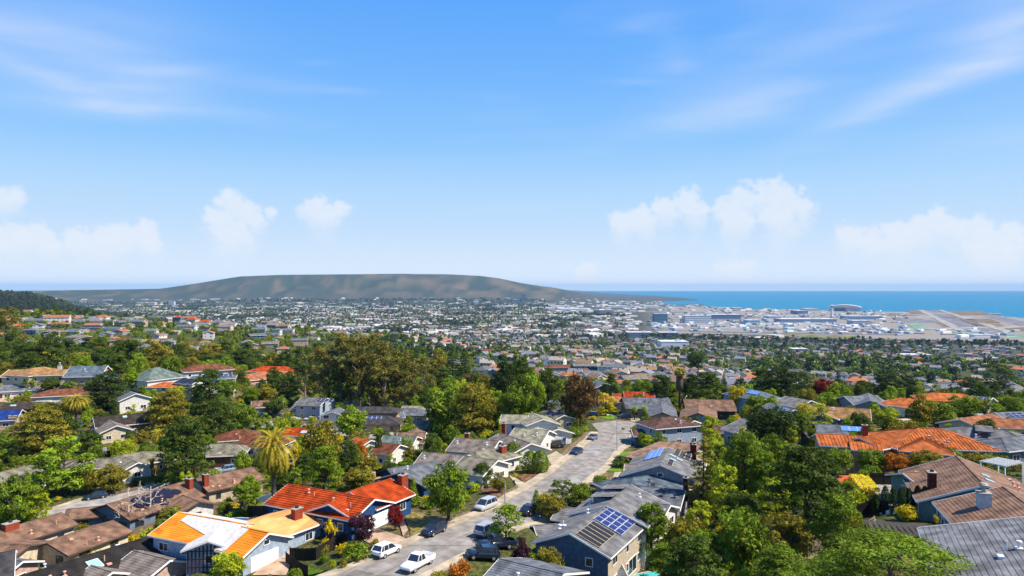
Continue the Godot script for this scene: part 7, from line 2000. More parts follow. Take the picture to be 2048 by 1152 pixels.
	plants("column","deep","narrow leaning dark conifer behind the red tiled house/-33.8/-183.3/1.23/1.42/1.7; S|l22, leftmost/49.9/-99.3/0.71/0.59/2; S|l22, second from left/51.1/-99.1/0.71/0.73/0.3; S|l22, third from left/50.9/-96.6/0.69/0.68/5.7; S|l22, fourth from left/50.6/-94.1/0.67/0.72/3.9; S|l22, fifth from left/51.6/-94.1/0.67/0.7/1.9; S|l22, rightmost/52.7/-94.1/0.67/0.77/3.2; S|f22, leftmost/53.6/-94/0.67/0.77/4.3; S|f22, second from left/54.7/-94.1/0.67/0.61/3.4; S|f22, rightmost/55.7/-94.2/0.67/0.62/2.7")
	plants("broad","orange","rust-orange bush-like tree between the dark trees/-48.7/-189.6/0.52/0.67/3.5; orange-tinged tree beside the bare-limbed one/-36.9/-176.8/0.43/0.82/0.6; orange-brown round tree beside the deep green one/69.1/-130.2/0.59/0.5/2.4")
	plants("broad","yellow","vivid yellow round tree right of the tall date palm/-56.9/-189.8/0.4/0.58/3.3; yellow-green flat tree behind the sage roofs/-6.5/-219.5/0.81/0.42/3.6; golden-yellow tree beside the brown shake ranch/76.6/-245.8/0.83/0.99/2.3")
	plants("loose","olive","yellow-green loose tree by the cream patio/-30/-150.3/0.72/0.63/4.3")
	plants("loose","bright","bright green street tree between two silver minivans/-0.9/-103.9/0.74/0.56/5.1; light green tree against the big dark pine/44.7/-127.9/0.86/1.04/4.4; bright green spreading tree beside the long tan roof/-99.3/-160.8/1.79/1.26/2.7; light green tree left of the bright spreading one/-104.6/-163.1/1.25/0.94/1.3; bright green tree beside the large olive one/-5.1/-217.8/1.09/1.12/5; S|r98, right one/-197.9/-548.6/0.63/0.53/4.9; S|r98, left one/-214.8/-564.4/0.37/0.38/1.5; S|y97/-272.2/-473.2/0.38/0.38/1.3; S|f114/-245.5/-806/0.39/0.44/5.9; S|f109/-171.3/-580.3/0.6/0.5/2.7; S|l98/-366.2/-542.5/0.48/0.47/1.9; S|r110, right one/-178.1/-737.7/0.62/0.53/5.1; S|r110, left one/-190.6/-758.1/0.46/0.45/4.2; M|f14/48.3/-146.9/1/0.84/0.6; M|f68/-37.2/-170/0.66/0.68/4.9; M|b52/-80.2/-236.1/0.56/0.65/4.2")
	plants("spire","bright","small bright green upright tree on the kerb/4.1/-122.2/0.51/0.32/5.5; pale green conifer at the end of the lower road/-97/-145/0.8/0.81/2.5; green cone tree at the end of the red roof/-17.9/-130.6/0.54/0.34/3.6; bright green young conifer by the turning circle/17.6/-205.4/0.74/0.59/4.1")
	plants("broad","purple","dark purple plum tree in front of the blue garage/-21.8/-104.7/0.52/0.59/1.1; purple-leaved tree above the roof at the bottom edge/1.3/-94/0.36/0.57/5.8")
	plants("broad","red","crimson maple at the corner of the blue house/-17.9/-110.8/0.32/0.48/4.9; reddish tree left of the pointed conifer/134.2/-311.3/1.25/1.02/0.8")
	plants("shrub","green","large green mounded shrub behind the white parked car/-21.4/-97.3/1.76/1.66/2.2; small green shrub behind the two clipped balls/-25.9/-99.8/0.56/0.79/3.7; rounded green shrub by the lower lawn/16.7/-137.7/1.31/1.27/5.7; smaller hedge bush at the end of the upper lawn/26.4/-156.4/1.21/1.23/1.3; dark green shrub behind the lone one on the dry slope/43.9/-100.7/1.09/0.99/4.4; green shrub at the bend of the kerb/16.9/-194.3/1.93/1.41/3.4; clipped green block shrub on the white garage lawn/59.3/-221.2/0.76/1.02/0.2; M|f4/-48/-149.9/0.9/0.83/5.4; M|r20, left one/31.9/-90.4/1.03/0.8/4.7; L|l54/-82/-179.9/1.45/1.21/5.8; M|b10/-5.2/-188.4/0.67/0.71/3.1; S|r4/-56.6/-159.5/0.56/0.5/3.2; S|r65/-9.5/-201.2/0.59/0.54/0.9; L|f0/-52.2/-83.6/1.11/1.19/2.1; M|r53/-54.2/-199.5/0.83/0.94/4.1; S|b13, left one/31.2/-203.5/0.4/0.44/4.5; M|r20, right one/36/-99.1/1.13/0.86/5.2; L|f53/-58.8/-185.9/0.94/1.07/1.2; S|b13, right one/36.4/-206.8/0.58/0.48/3.1; M|l24/33.1/-74.8/1.06/0.9/0.1; S|f9/1.3/-153.2/0.49/0.56/0.7; M|r4/-44.5/-153.6/0.94/0.8/1; L|l19/-3.7/-87.8/1.04/1.06/1.1; L|f68/-35.2/-173.2/1.56/1.21/4.4; S|f21/83.9/-122.5/0.68/0.54/1.8; M|b42/18/-284.5/1.15/1.05/4; M|b55, right one/-106/-188.9/0.93/0.72/5.5; L|r82/-116.7/-252.6/1.59/1.39/5.7; M|b52/-77.9/-225.5/0.99/0.84/2; M|b80/-167/-253.5/0.74/0.78/3.8; M|b55, left one/-114.9/-188.7/1.09/0.97/2.7; M|f79/-154.9/-255.5/1/0.78/4.9; L|f70/-61.3/-205.9/1.62/1.3/4.5; L|b37/82.5/-261.2/1.44/1.43/4.6")
	plants("shrub","lime","clipped yellow-green ball shrub by the dark fence/-23.6/-94.8/0.47/0.87/2.2; yellow-green shrub at the foot of the yellow hedge/49/-103.4/1.56/1.5/2.3; pale flowering shrub at the bottom of the dry slope/31.5/-79.2/0.89/1.25/2.9; lime-green hedge shrub along the lower road/-79/-169.8/2.42/1.84/4.2; yellow-green shrub against the red-brown fence/-67.2/-114.9/1.39/1.06/4; lime shrub at the end of the red-brown fence/-66.2/-118.6/1.28/0.97/3.4; M|r53/-56.7/-200.9/1.02/0.79/4; M|f4/-46.3/-150.2/0.76/0.63/5.9; M|r15/40/-137.4/0.69/0.58/2.5; L|f26/92.1/-164.4/1.16/1.07/3.7; L|r29/82.9/-157.2/1.09/1.09/0.9; M|f3, left one/-66.5/-129.6/0.95/0.79/1.3; M|r14/47.2/-157.2/1.26/1.01/5.1; M|f26/108.4/-153/0.78/0.65/5.4; M|b5/-57.3/-117.1/0.75/0.69/1.9; M|r65/-15.1/-207.2/0.86/0.79/3.9; L|r7/-7.2/-135.9/1.2/1.22/3.1; M|f3, right one/-67.1/-133.3/0.98/0.86/1.2; M|f68/-31.1/-171.8/1.03/0.87/3; S|f26/106/-157.1/0.53/0.56/4.6; M|l25/88.1/-156.5/1.14/0.89/0.4; M|b56/-116.1/-174.7/1.19/0.91/4.3; M|b29/75/-169.3/0.8/0.66/1.2; M|r28/98.5/-185.2/0.72/0.75/3; L|f0, leftmost/-43.5/-70.1/0.97/1.1/1.1; L|f0, second from left/-40.7/-73.9/1.35/1.08/2.4; M|r3/-46.2/-140.6/0.75/0.66/6; L|f0, rightmost/-36.5/-70.5/1.39/1.07/4.3; M|f28/81.7/-179.3/0.95/0.75/1.3; M|b53/-73/-205.6/1.04/0.96/5.6; M|b37/92.1/-279.2/0.72/0.79/5.7; M|b33, right one/168.8/-267.3/0.68/0.73/3.8; L|f81/-154.9/-229.1/1.19/1.21/3.3; L|b12/19/-241/1.32/1.12/4.3; L|l80/-175.3/-245.8/1.26/1.12/1.3; M|l61/-87.4/-291.7/1.21/0.98/0.8; M|b33, left one/155.5/-275.5/1.27/1.05/3.1")
	plants("shrub","olive","clipped ball shrub right of the yellow-green ball/-21.8/-94.1/0.47/0.87/6; brownish shrub at the foot of the flame-orange one/-9.2/-90.2/0.86/0.71/0.8; dark reddish shrub by the pink driveway/-19.4/-103.2/0.67/0.81/0.3; large olive ball shrub left of the shade cloth/40.3/-81.4/1.16/1.5/5.2; M|l68, right one/-41.7/-177.1/0.74/0.65/2.8; M|r13/46.6/-182.8/0.67/0.68/5.8; L|r21/90.8/-130.6/1.05/1.09/2.3; M|r20/34.8/-97.3/0.6/0.66/0.3; M|b24/43/-64.3/1.06/0.96/2.7; L|l54/-86.2/-189.9/1.43/1.14/5.7; M|b25/102.3/-154.8/0.72/0.64/4.5; M|f4/-53.7/-147.2/0.56/0.58/0.2; L|l7/-35.7/-147.4/1.38/1.19/3.7; M|l68, left one/-43.3/-166.6/1.18/1.03/2.2; S|b22/73.9/-105/0.52/0.52/5.7; M|b67/-48.6/-202.4/0.6/0.62/2.4; M|f0/-43.3/-62.3/0.75/0.61/1.8; M|r15/48.7/-120.7/0.74/0.63/1.5; M|b22/63.9/-116.6/0.61/0.62/0.7; S|l19/-22.9/-81/0.56/0.53/6.1; M|r55/-85.9/-179.3/0.94/0.88/2.9; M|r4/-50.3/-164/0.71/0.58/2.8; L|r66/-17.5/-194.3/1.39/1.14/1.1; M|b6/-36.6/-129.7/0.68/0.74/2.3; S|f29/71.6/-153.4/0.58/0.56/5.9; M|f53/-62.3/-190.2/1.19/1/1.9; M|f21/72.4/-120.1/0.95/0.73/4.6; M|f20/15.8/-85.6/0.95/0.92/5.3; L|r2/-78.3/-132/1.39/1.11/4.9; M|r21/84.9/-132.6/0.71/0.66/4.6; M|r80/-148.6/-243/0.9/0.69/5.8; M|b80, left one/-174.2/-252.4/1.12/1/3.3; M|b42/18.1/-287/0.83/0.78/1.2; M|b37/108.7/-280/0.88/1.03/1; M|f81/-151.2/-220.4/0.71/0.57/3.8; M|f57/-114/-202.2/0.61/0.6/0.3; L|l82/-138.7/-243.4/1.75/1.36/5.3; M|b80, right one/-173/-255.5/1.09/0.88/3.2; L|f33/140.8/-209.9/1.2/1.06/5.4; L|l65/-43.6/-212.7/1.56/1.42/5.2; L|r64/-7/-265.6/1.81/1.41/4.2")
	plants("shrub","orange","flame-orange shrub beside the white pickup/-6.5/-91.6/1.3/1.33/2.5; orange-red round shrub by the shade cloth/44.4/-93.8/0.69/1.11/4; S|f29/57.9/-144.2/0.51/0.52/5; S|l67/-54.2/-188.3/0.42/0.47/4.2; M|l22/54.6/-117.2/0.87/0.96/6.1; M|b4/-55.6/-180.4/1.02/0.93/5.4; M|l68, right one/-41.8/-183.7/1.02/0.98/0.9; M|f11/14.4/-199.6/0.64/0.63/1.7; M|f29/75/-152.7/0.77/0.89/2.9; M|b22/71.9/-102/1.04/0.87/1.5; L|r29/78.4/-164.5/1.19/1.22/2.3; L|l10/-2.7/-181/1.27/1.21/1.5; S|f28/89.4/-180.9/0.72/0.57/1.7; M|l68, left one/-43.1/-173.1/0.56/0.63/5")
	plants("yucca","yellow","yellow-green yucca clump behind the dark fence/-26.8/-107.3/0.97/1.11/0.4")
	plants("loose","dark","straggly dark green tree over the right kerb/8.8/-125.7/0.84/0.44/5.3")
	plants("shrub","dark","clipped dark green hedge bush between the two lawns/23.3/-156.1/2.02/1.49/1.1; M|f55/-96.7/-166.9/0.86/0.93/3.9; M|b36/56.1/-190.3/1.1/0.87/4.1; L|r19/10.5/-78.7/1.1/1.07/2; M|l0/-62.5/-89.4/0.92/0.99/1.6; M|r14/52.5/-147.5/0.9/0.78/2.2; M|f36/51.8/-175.3/0.68/0.67/4.7; M|f5/-34.8/-78.8/0.82/0.82/3.9; S|l16/18.1/-131.2/0.5/0.56/1.8; M|f17/21.9/-104.2/0.83/0.91/4.8; L|f29/61.2/-153.7/1.48/1.15/4.3; M|l21/58.8/-134.6/0.75/0.58/3.3; M|f0/-56.6/-81.2/0.83/0.93/3.8; L|l23/46.6/-84.9/1.01/1.1/4.6; M|l7, left one/-41.8/-137/1.24/1.03/0.4; M|l7, right one/-29.2/-146.1/0.8/0.69/0.4; S|f0/-54.5/-78.6/0.43/0.45/0.3; M|b29/76.1/-177.5/0.68/0.69/0.4; L|r4/-41.4/-155.1/1.3/1.14/0.2; S|f67/-48.8/-179.4/0.58/0.54/0.4; L|f5/-33.8/-90.8/0.99/1.08/3.8; M|l23/38.2/-87.8/0.87/0.8/1.8; M|l24/36.5/-69.6/0.8/0.62/2.6; L|b24/40.2/-71.8/1.3/1.1/3.6; L|r20/28.3/-101.4/1.24/1.07/3.2; M|l82/-148.6/-251.9/1.13/1.04/0.5; L|b76/-115.9/-291.2/1.23/1.41/5.6; M|r41/65.4/-311/1.14/0.99/2.1; M|r82/-120.7/-248.9/1.25/1/4.5; L|b33, left one/156.5/-242.4/1.7/1.3/4.7; M|l57, left one/-141/-222.4/0.78/0.71/4.4; M|r40, right one/93.4/-298.2/0.88/1.03/6; M|l57, right one/-127.3/-217/0.67/0.58/4.5; L|r41/49.9/-306.2/1.6/1.33/5.2; M|b37/84.9/-263/0.92/0.73/0.8; M|r63/-31.1/-254.2/0.71/0.79/4.3; L|b33, right one/167.9/-243/1.39/1.24/2.8; M|r40, left one/85.3/-283.4/0.91/0.86/6.1; M|r33/159.2/-222.2/0.76/0.75/2.4")
	plants("cedar","olive","tall open cedar with level branches beside the panelled gable house/32.4/-122.3/0.97/0.96/3.1")
	plants("cedar","dark","thin second cedar just behind the tall open one/33.5/-122.3/0.5/0.88/3.9")
	plants("pine","green","feathery green tree at the corner of the big panel house/20.6/-106.7/0.61/0.76/4.1; green pine left of the big dark pine/42.1/-130.9/0.81/1.1/5.8; dark green tree at the bottom edge left of the dry slope/29.2/-78.8/0.58/0.4/5.7; M|l23/38.3/-84.9/0.59/0.61/3.6; M|b29/68.5/-171.6/0.51/0.55/5.8; M|r15/43.2/-135.5/0.64/0.67/5.5")
	plants("broad","deep","dark round oak standing above the right-hand gardens/57.4/-160.2/1.44/1.36/3.2; dark round tree right of the pine behind the orange hips/215.6/-392.2/1.89/1.39/3.4; dark round tree beyond the burnt-orange roof/307/-484.2/2.18/1.48/5.7")
	plants("loose","lime","yellow-green loose tree beside the cedars/35.1/-119.2/0.85/1.02/5.5; pale yellow-green tree in the gully/29.2/-112.6/0.65/0.61/4.9; yellow-green tree by the lower road end/-89.8/-137/0.74/0.7/3.4; M|r17/33.1/-103.5/0.6/0.66/4.7; M|f14/42.2/-150.2/0.81/0.77/4.6; M|b14/46.9/-170.4/0.88/0.88/1.2; M|b29/74/-174.5/0.9/0.84/1.3; M|r16, right one/42.8/-117.1/0.83/0.71/4.2; S|f36/54.5/-170.4/0.48/0.54/2.9; M|r15/48.3/-140.5/0.75/0.62/5.5; M|r16, left one/38.8/-121.4/0.61/0.6/5.9")
	plants("pine","bright","bright green pine above the pool garden/24.9/-96.5/0.61/0.61/0.2")
	plants("spire","lime","lime-green cone shrub in front of the olive ball/38.6/-78.8/0.5/0.25/0.1")
	plants("shrub","yellow","clipped yellow ball by the black garden fence/52.3/-89.3/0.35/0.71/2.5; yellow shrub by the swimming pool/-57.7/-148.1/1.6/1.07/5.5; golden clipped shrub in front of the brown ranch/66.7/-231.2/1.4/1.37/1.6; M|f68/-27.4/-173.2/0.76/0.81/0.4; S|f25/93.7/-133.4/0.4/0.44/5.3; M|f29, right one/67.2/-152/0.87/0.85/1.8; M|f29, left one/56/-152.4/0.72/0.61/2.4; M|f21, left one/63.3/-132/0.82/0.91/0.6; M|f21, right one/77/-122.4/0.94/0.88/0.7; S|f21/80.6/-122.1/0.51/0.53/3.4; L|f28/88.3/-172.9/1.33/1.08/0.1; M|f36/54.7/-173.7/1.02/0.99/5.8; S|r8/0.7/-145.8/0.53/0.47/3.5; L|f68/-27.5/-164.5/1.29/1.22/4.1; M|b22/73.8/-112.7/0.78/0.84/4; M|l35/64.5/-199.8/0.73/0.76/2.4; S|r14/49.1/-152/0.63/0.55/0.4; S|b22/75.5/-104.7/0.55/0.49/5.4; L|f56/-104.2/-146.3/1.02/1.05/5.6; L|b6/-43.8/-131.7/1.18/1.13/0.6; M|b13/52.6/-202.6/0.88/0.85/3.8; M|r57/-101.1/-223.3/0.77/0.7/1.3; M|r27/130.7/-182.3/0.55/0.62/4; M|b56/-113.2/-177.4/0.56/0.62/1.5; L|b27/130.5/-198.3/1.53/1.38/4.1; M|l41/13/-293/1.03/0.9/2.4; M|r40/96.2/-303.8/0.86/0.86/5.1; L|b56/-118.2/-184.8/1/1.07/1")
	plants("shrub","bright","green shrub alone on the dry slope/42/-98.7/0.81/1.1/1.7; bright green shrub by the silver car/-71.9/-172.4/2.23/1.53/6.1; M|f7/-21.5/-129.5/0.56/0.64/3.3; L|r15/51.7/-130.8/1.12/1.17/2; M|f56/-109.9/-155.9/0.96/0.88/1.1; M|l23, left one/33.9/-79/1.07/1.04/2.1; M|l23, right one/48.1/-86.3/0.91/0.7/4.3; M|f28/89.5/-178.3/1.12/0.88/2.3; M|f29/58.7/-146/0.88/0.68/0.3; M|f68/-35.4/-166.2/1.02/0.78/3.1; M|l8/-28.2/-156.8/0.81/0.73/1.2; M|r53/-58.5/-197.4/1.08/0.99/0.1; M|l54/-85.5/-185.8/0.89/0.85/0.9; S|b36/55.9/-194.4/0.51/0.43/2.3; M|f5/-41.4/-91.3/0.66/0.67/1.4; M|l68/-43.5/-169.7/0.76/0.87/2.5; L|l19/-24.2/-73/0.96/1.12/2.4; M|l19/-12.2/-74.2/0.91/0.83/5.6; M|l16/16/-127.3/0.66/0.75/5.9; M|l24/40.3/-64.2/0.94/0.78/3.5; L|f3/-51.9/-134.1/1.2/1.22/4.3; M|l12/-5.6/-247.6/0.53/0.6/3; L|b55/-102.4/-194.9/1.26/1.07/3.8; M|b56/-134.6/-190.7/1.05/0.9/2.8; L|r37/107.7/-254.7/1.02/1.2/3.1; M|b64, right one/-29.2/-295.5/0.98/0.85/4.6; M|b64, left one/-33.7/-296/0.56/0.61/3; L|b32/131.8/-249.7/1.19/1.05/4.5; M|f33/141.4/-204.5/0.91/0.73/4.4; L|r12/21/-233.7/1.66/1.35/4.9; L|b35/79.7/-210.4/1.3/1.26/3.3; M|l11/-3.1/-212.4/0.97/0.81/4.4")
	plants("pine","olive","huge dark olive tree below the royal blue roof/-124.8/-191.9/1.47/1.19/1.5; olive-green pine above the dark long house/-107.2/-226.3/1.46/1.1/0.1; large olive tree over the taupe roof/-11.2/-213.1/1.57/1.33/3.5; T|y77, left one/-178.9/-367.1/1.42/1.22/3.1; T|b75/-165/-336.8/1.7/1.63/4.5; T|r97, leftmost/-212/-447.9/1.41/1.28/6; T|y77, right one/-168.1/-395.7/1.55/1.45/2.2; T|r97, rightmost/-193.4/-436.8/1.37/1.29/0.3; T|r97, second from left/-206.4/-455.1/1.36/1.58/5.1")
	plants("broad","dark","dark tree beside the huge olive one/-124.5/-201.2/0.9/1.37/5.1; round dark tree standing alone beyond the ranch houses/195/-765.1/2.58/2.7/3.1; dark tree below the middle of the orange rambling house/-173.8/-272.4/0.96/0.66/0.2; dark tree right of the russet-roofed house/-154.9/-267.4/0.73/0.6/0.5; dark round tree under the white balconied house wall/-112.4/-260.7/0.84/0.8/5.9; S|f93/-414.2/-638.7/0.5/0.57/3.8; S|r98/-238.9/-529.4/0.69/0.59/5.3; S|r114/-213.3/-831.6/0.43/0.46/0.7; S|r108/-334.6/-738.7/0.52/0.53/2.8; S|b93/-417/-662.1/0.49/0.54/5; M|l52/-93/-213.6/0.84/0.95/5.7; M|f58/-85.1/-259.8/1.01/0.9/2.5; M|f57/-115.9/-198.7/0.8/0.81/6")
	plants("loose","blue","blue-grey gum sapling right of the huge olive tree/-122.2/-202.5/0.66/0.92/0.8")
	plants("cypress","dark","dark flat-branched cypress below the white balconied house/-104.5/-250.6/1.32/1.32/3.1; dark cypress behind the brown shake ranch/71/-263.1/1.3/0.95/2.2; T|r97, leftmost/-253.6/-392.4/1.63/1.37/0.4; T|r97, third from left/-180.6/-389.3/1.33/1.15/5.5; T|r97, fourth from left/-202.5/-438/1.33/1.2/1.5; T|r97, fifth from left/-191.7/-461.4/1.41/1.39/0.1; T|b77/-144.2/-363.1/1.52/1.38/2.1; T|f97/-198.6/-368.3/1.13/1.11/2.3; T|r97, second from left/-218.8/-399/1.04/1.14/1.9; T|l77/-155.5/-343.7/1.2/1.08/1.4; T|r97, rightmost/-169.1/-427.8/1.24/1.08/4.8; T|y71/-220.2/-336/1.04/1.16/4.4; M|b77/-131.2/-360.2/0.66/0.71/2; M|y77/-150.6/-379/0.79/0.74/2.1; M|y33/203.9/-330/0.78/0.8/5.5; T|l41/10.4/-312.4/0.73/0.86/3.6; T|r50/129.4/-378.5/0.84/0.88/0.3; T|r41/131/-325.6/0.98/0.86/6")
	plants("yucca","olive","small yucca in the drive of the olive-roofed house/-86.5/-174.4/1.02/0.98/4.7")
	plants("fanpalm","frond","small thin palm by the white gable/-85.9/-172.7/0.56/0.38/1.7; tall shaggy fan palm between the two ranch houses/55.7/-240.7/1.47/1.11/0.7")
	plants("broad","russet","small russet tree in front of the olive roof/-103.1/-182.9/0.47/0.41/5.5; russet-brown round tree at the turning circle/19.5/-207.2/1.43/1.9/1.4; brown dying tree in front of the dark conifers/-22.1/-431.8/2.29/1.66/6")
	plants("pine","deep","dark leaning pine with bare trunk left of the white gabled cottage/-141.1/-252.5/1.45/1.09/1.5; dark tree behind the grey ranch/57.6/-279.9/1.15/0.89/1.8; very dark pine right of the fan palm/69/-276.7/1.02/0.91/2; dark pine behind the plain grey house/96.1/-258.7/1.44/1.11/5.1; dark pine behind the orange hip house/158.8/-307.3/1.45/1.01/1.9; tall dark pine left of the russet tree/-2.2/-229.4/1.11/1.56/2.8; M|f41, right one/42.7/-304.6/0.5/0.52/6.2; M|f41, left one/39.4/-303.7/0.61/0.55/3; T|r41/113.5/-359.2/0.81/0.9/5.4")
	plants("bare","russet","leafless pale tree in front of the black discs/-71.9/-135.7/0.92/0.97/0.1; second leafless tree before the disc-roofed house/-69.2/-138.5/0.94/1.05/0.7")
	plants("broad","lime","yellow-green tree in front of the open stud wall/-37.1/-94.2/0.57/0.53/6.1; lime-green pine-like tree below the parked white car/112.9/-191/0.92/0.61/2.2; green tree at the foot of the drive right of the tan roof/102.4/-196.2/0.79/0.55/4.6; yellow-green tree at the right edge over the grey roof/102.2/-148.3/0.62/0.5/6.1; lime tree below the white balconied house/-121.2/-260.4/0.92/0.75/6; T|y77/-174.9/-379.8/1.39/1.44/5; M|b55/-100.6/-187.2/0.83/0.85/3.4; M|b70/-71/-222.7/0.8/0.85/1.9")
	plants("spire","dark","dark conifer over the red tiled wing/-31.1/-139/0.58/0.4/5.9; tall dark conifer, left of two behind the large green tree/-35.9/-437.4/3.02/2.52/0.5; tall dark conifer, right of two behind the large green tree/-28.5/-438.5/3.03/2.32/2.6; dark conifer, left of two before the pyramid house/-137.9/-276.2/0.92/0.64/3.5; dark conifer, right of two before the pyramid house/-135.3/-279/0.85/0.58/3.1; M|r55/-84.2/-177.6/0.57/0.61/6.2; S|b57/-128.5/-235.2/0.4/0.47/4.2; M|f82/-134/-244.6/0.58/0.65/0.9")
	plants("column","green","clipped green cone tree before the white gable/0.3/-157.5/2.37/1.02/5.5; clipped green cone, left of the pair by the kerb/3.7/-149.6/2.13/0.89/3.6; clipped green cone, right of the pair by the kerb/5.8/-148.8/2.12/0.92/2.8")
	plants("loose","yellow","yellow-green tree beside the russet one/30.4/-234.1/0.99/0.73/3.8")
	plants("palm","bright","small palm in front of the grey ranch, left one/38.5/-227.5/0.28/0.35/5.5; small palm in front of the grey ranch, right one/41.3/-226.4/0.28/0.38/5.7")
	plants("spire","deep","dark pointed conifer above the tan roof/141.7/-314.6/1.13/1.01/5.7")
	plants("broad","bright","bright green tree behind the tan roof/99.3/-227.5/0.88/0.62/6.2; bright green tall tree left of the russet tree/5.7/-215.7/1.14/1.97/0; bright spreading tree beside the middle road/-49.3/-223.9/1.29/1.13/4.6; bright round tree by the turn of the middle road/-31.4/-220.7/0.78/0.62/1.6; bright green tree right of the orange panelled house/-143.1/-272.9/0.88/0.99/6.2; bright tree right of the white gabled cottage/-129.4/-258.7/0.83/0.77/5.4; M|b77/-128.3/-342.6/1.03/1.06/5; T|b77, left one/-135.2/-342.1/1.26/1.42/1.2; T|b77, right one/-115.8/-364.3/1.1/1.24/3.3; T|l77/-143.2/-337.5/1.29/1.3/2.6; S|l109/-329/-640/0.49/0.48/2.9; S|b98/-349.7/-556.1/0.55/0.5/3; S|b99/-400.8/-594.9/0.55/0.57/3.7; S|f93/-366.6/-622.8/0.59/0.6/4.4; S|r110/-204.5/-764.7/0.53/0.44/1; S|r97, left one/-204.5/-479.4/0.53/0.59/1.5; S|r97, right one/-156.4/-525.2/0.51/0.51/2.5; S|f107/-360.1/-680.6/0.39/0.41/3; S|r108/-319.9/-748.2/0.54/0.63/0.4; S|f99/-373.4/-551.3/0.48/0.51/2.3; S|f98/-316.9/-475.3/0.4/0.45/1.8; S|l34/79.8/-222.1/0.79/0.68/0.1; M|b37, left one/87.9/-271.4/0.77/0.87/2.3; M|b37, right one/101.6/-280.5/0.95/0.94/5.3; S|b37/85.8/-257.4/0.69/0.59/2.6; M|r41/142/-337/1.15/1.02/3.8; M|b41/43.8/-359.4/1.35/1.21/1.7; M|r61/-42.9/-318.4/0.79/0.9/1.3; M|l41/-13.1/-345.3/1.35/1.16/4.4")
	plants("gum","dark","dark gum tree at the right edge beyond the roofs/325.9/-483.4/2/0.78/2.2; T|f61/-67.2/-283/1.03/0.66/6.2; T|r77/-90.9/-318/0.78/0.86/2; T|f77/-92.7/-313/0.77/0.56/3.5")
	plants("gum","euc","T|b61, left one/-73.2/-287.4/1.3/0.97/0.3; T|r61, left one/-63.8/-285.3/1.35/1.17/0.1; T|r61, right one/-54.5/-282.7/1.28/1.13/3.5; T|b64, left one/-45.9/-284.2/1.12/0.93/0.7; T|b64, right one/-41.4/-282.5/1/0.81/3.4; T|r77/-87.9/-331.6/1.05/0.67/2.5; T|r61/-58.5/-280.3/1.27/0.89/4.9; T|l64/-48.4/-277.9/1.15/0.72/3.5; T|b61, right one/-42/-345.7/1.06/0.85/5.3; tall brown-green gum at the left edge of the hill/-305.1/-437.4/1.81/1.28/6.2")
	plants("plume","green","bright green flat-topped cypress filling the bottom right corner/29.3/-54.6/1.51/0.74/3; lower bright green cypress at the bottom edge beside the flat-topped one/27.6/-60/1.03/0.67/5.4")
	plants("cypress","olive","T|y77, right one/-168.8/-413.1/1.08/1.08/4.4; T|f97/-236.8/-352.6/1.25/1.25/5.2; T|y77, left one/-167/-375.8/1.15/1.14/1; T|y71/-205.2/-343.4/1.55/1.39/4.1; T|b71, left one/-205.5/-315.3/1.6/1.54/0.1; T|r97, second from left/-238.7/-415.7/1.53/1.62/5.3; T|b71, right one/-203.9/-328.2/1.24/1.14/3.1; T|r97, rightmost/-180.9/-439.6/1.65/1.55/4.8; T|r97, third from left/-200.5/-378.1/1.28/1.31/4.3; T|r97, leftmost/-263.1/-421.9/1.22/1.15/2")
	plants("cypress","deep","T|r97, rightmost/-166.8/-444.4/1.39/1.2/2; T|b71/-186.9/-324.9/1.02/1.09/2.2; T|f97/-247.2/-370.7/1.28/1.24/4.5; T|r97, third from left/-233.9/-439.9/1.34/1.17/4; T|r97, fourth from left/-197.7/-411.8/1.59/1.55/4; T|r97, leftmost/-248.8/-426.7/1.59/1.57/4.6; T|r97, second from left/-224.2/-418.2/1.08/1.12/4.4")
	plants("hedge","yellow","long yellow clipped hedge beside the red tile terrace/52.64/-108.27/8/1.6/1.31/2.6")
	plants("hedge","green","dark green hedge wall below the teal wooden fence yard/81.19/-151.5/9/2/0.14/2")
	plants("hedge","dark","long dark hedge below the orange rambling house/-177.31/-280.91/22/2.6/0.03/4; dark hedge below the olive-roofed house drive/-84.22/-170.8/9/1.4/0.52/2")
	plants("hedge","bright","green clipped hedge before the white garage of the brown ranch/59.72/-222.85/3/0.9/0.17/5; yellow-green hedge along the back of the green-grey long roof/-27.78/-209.54/12/2.2/-0.07/2.5")

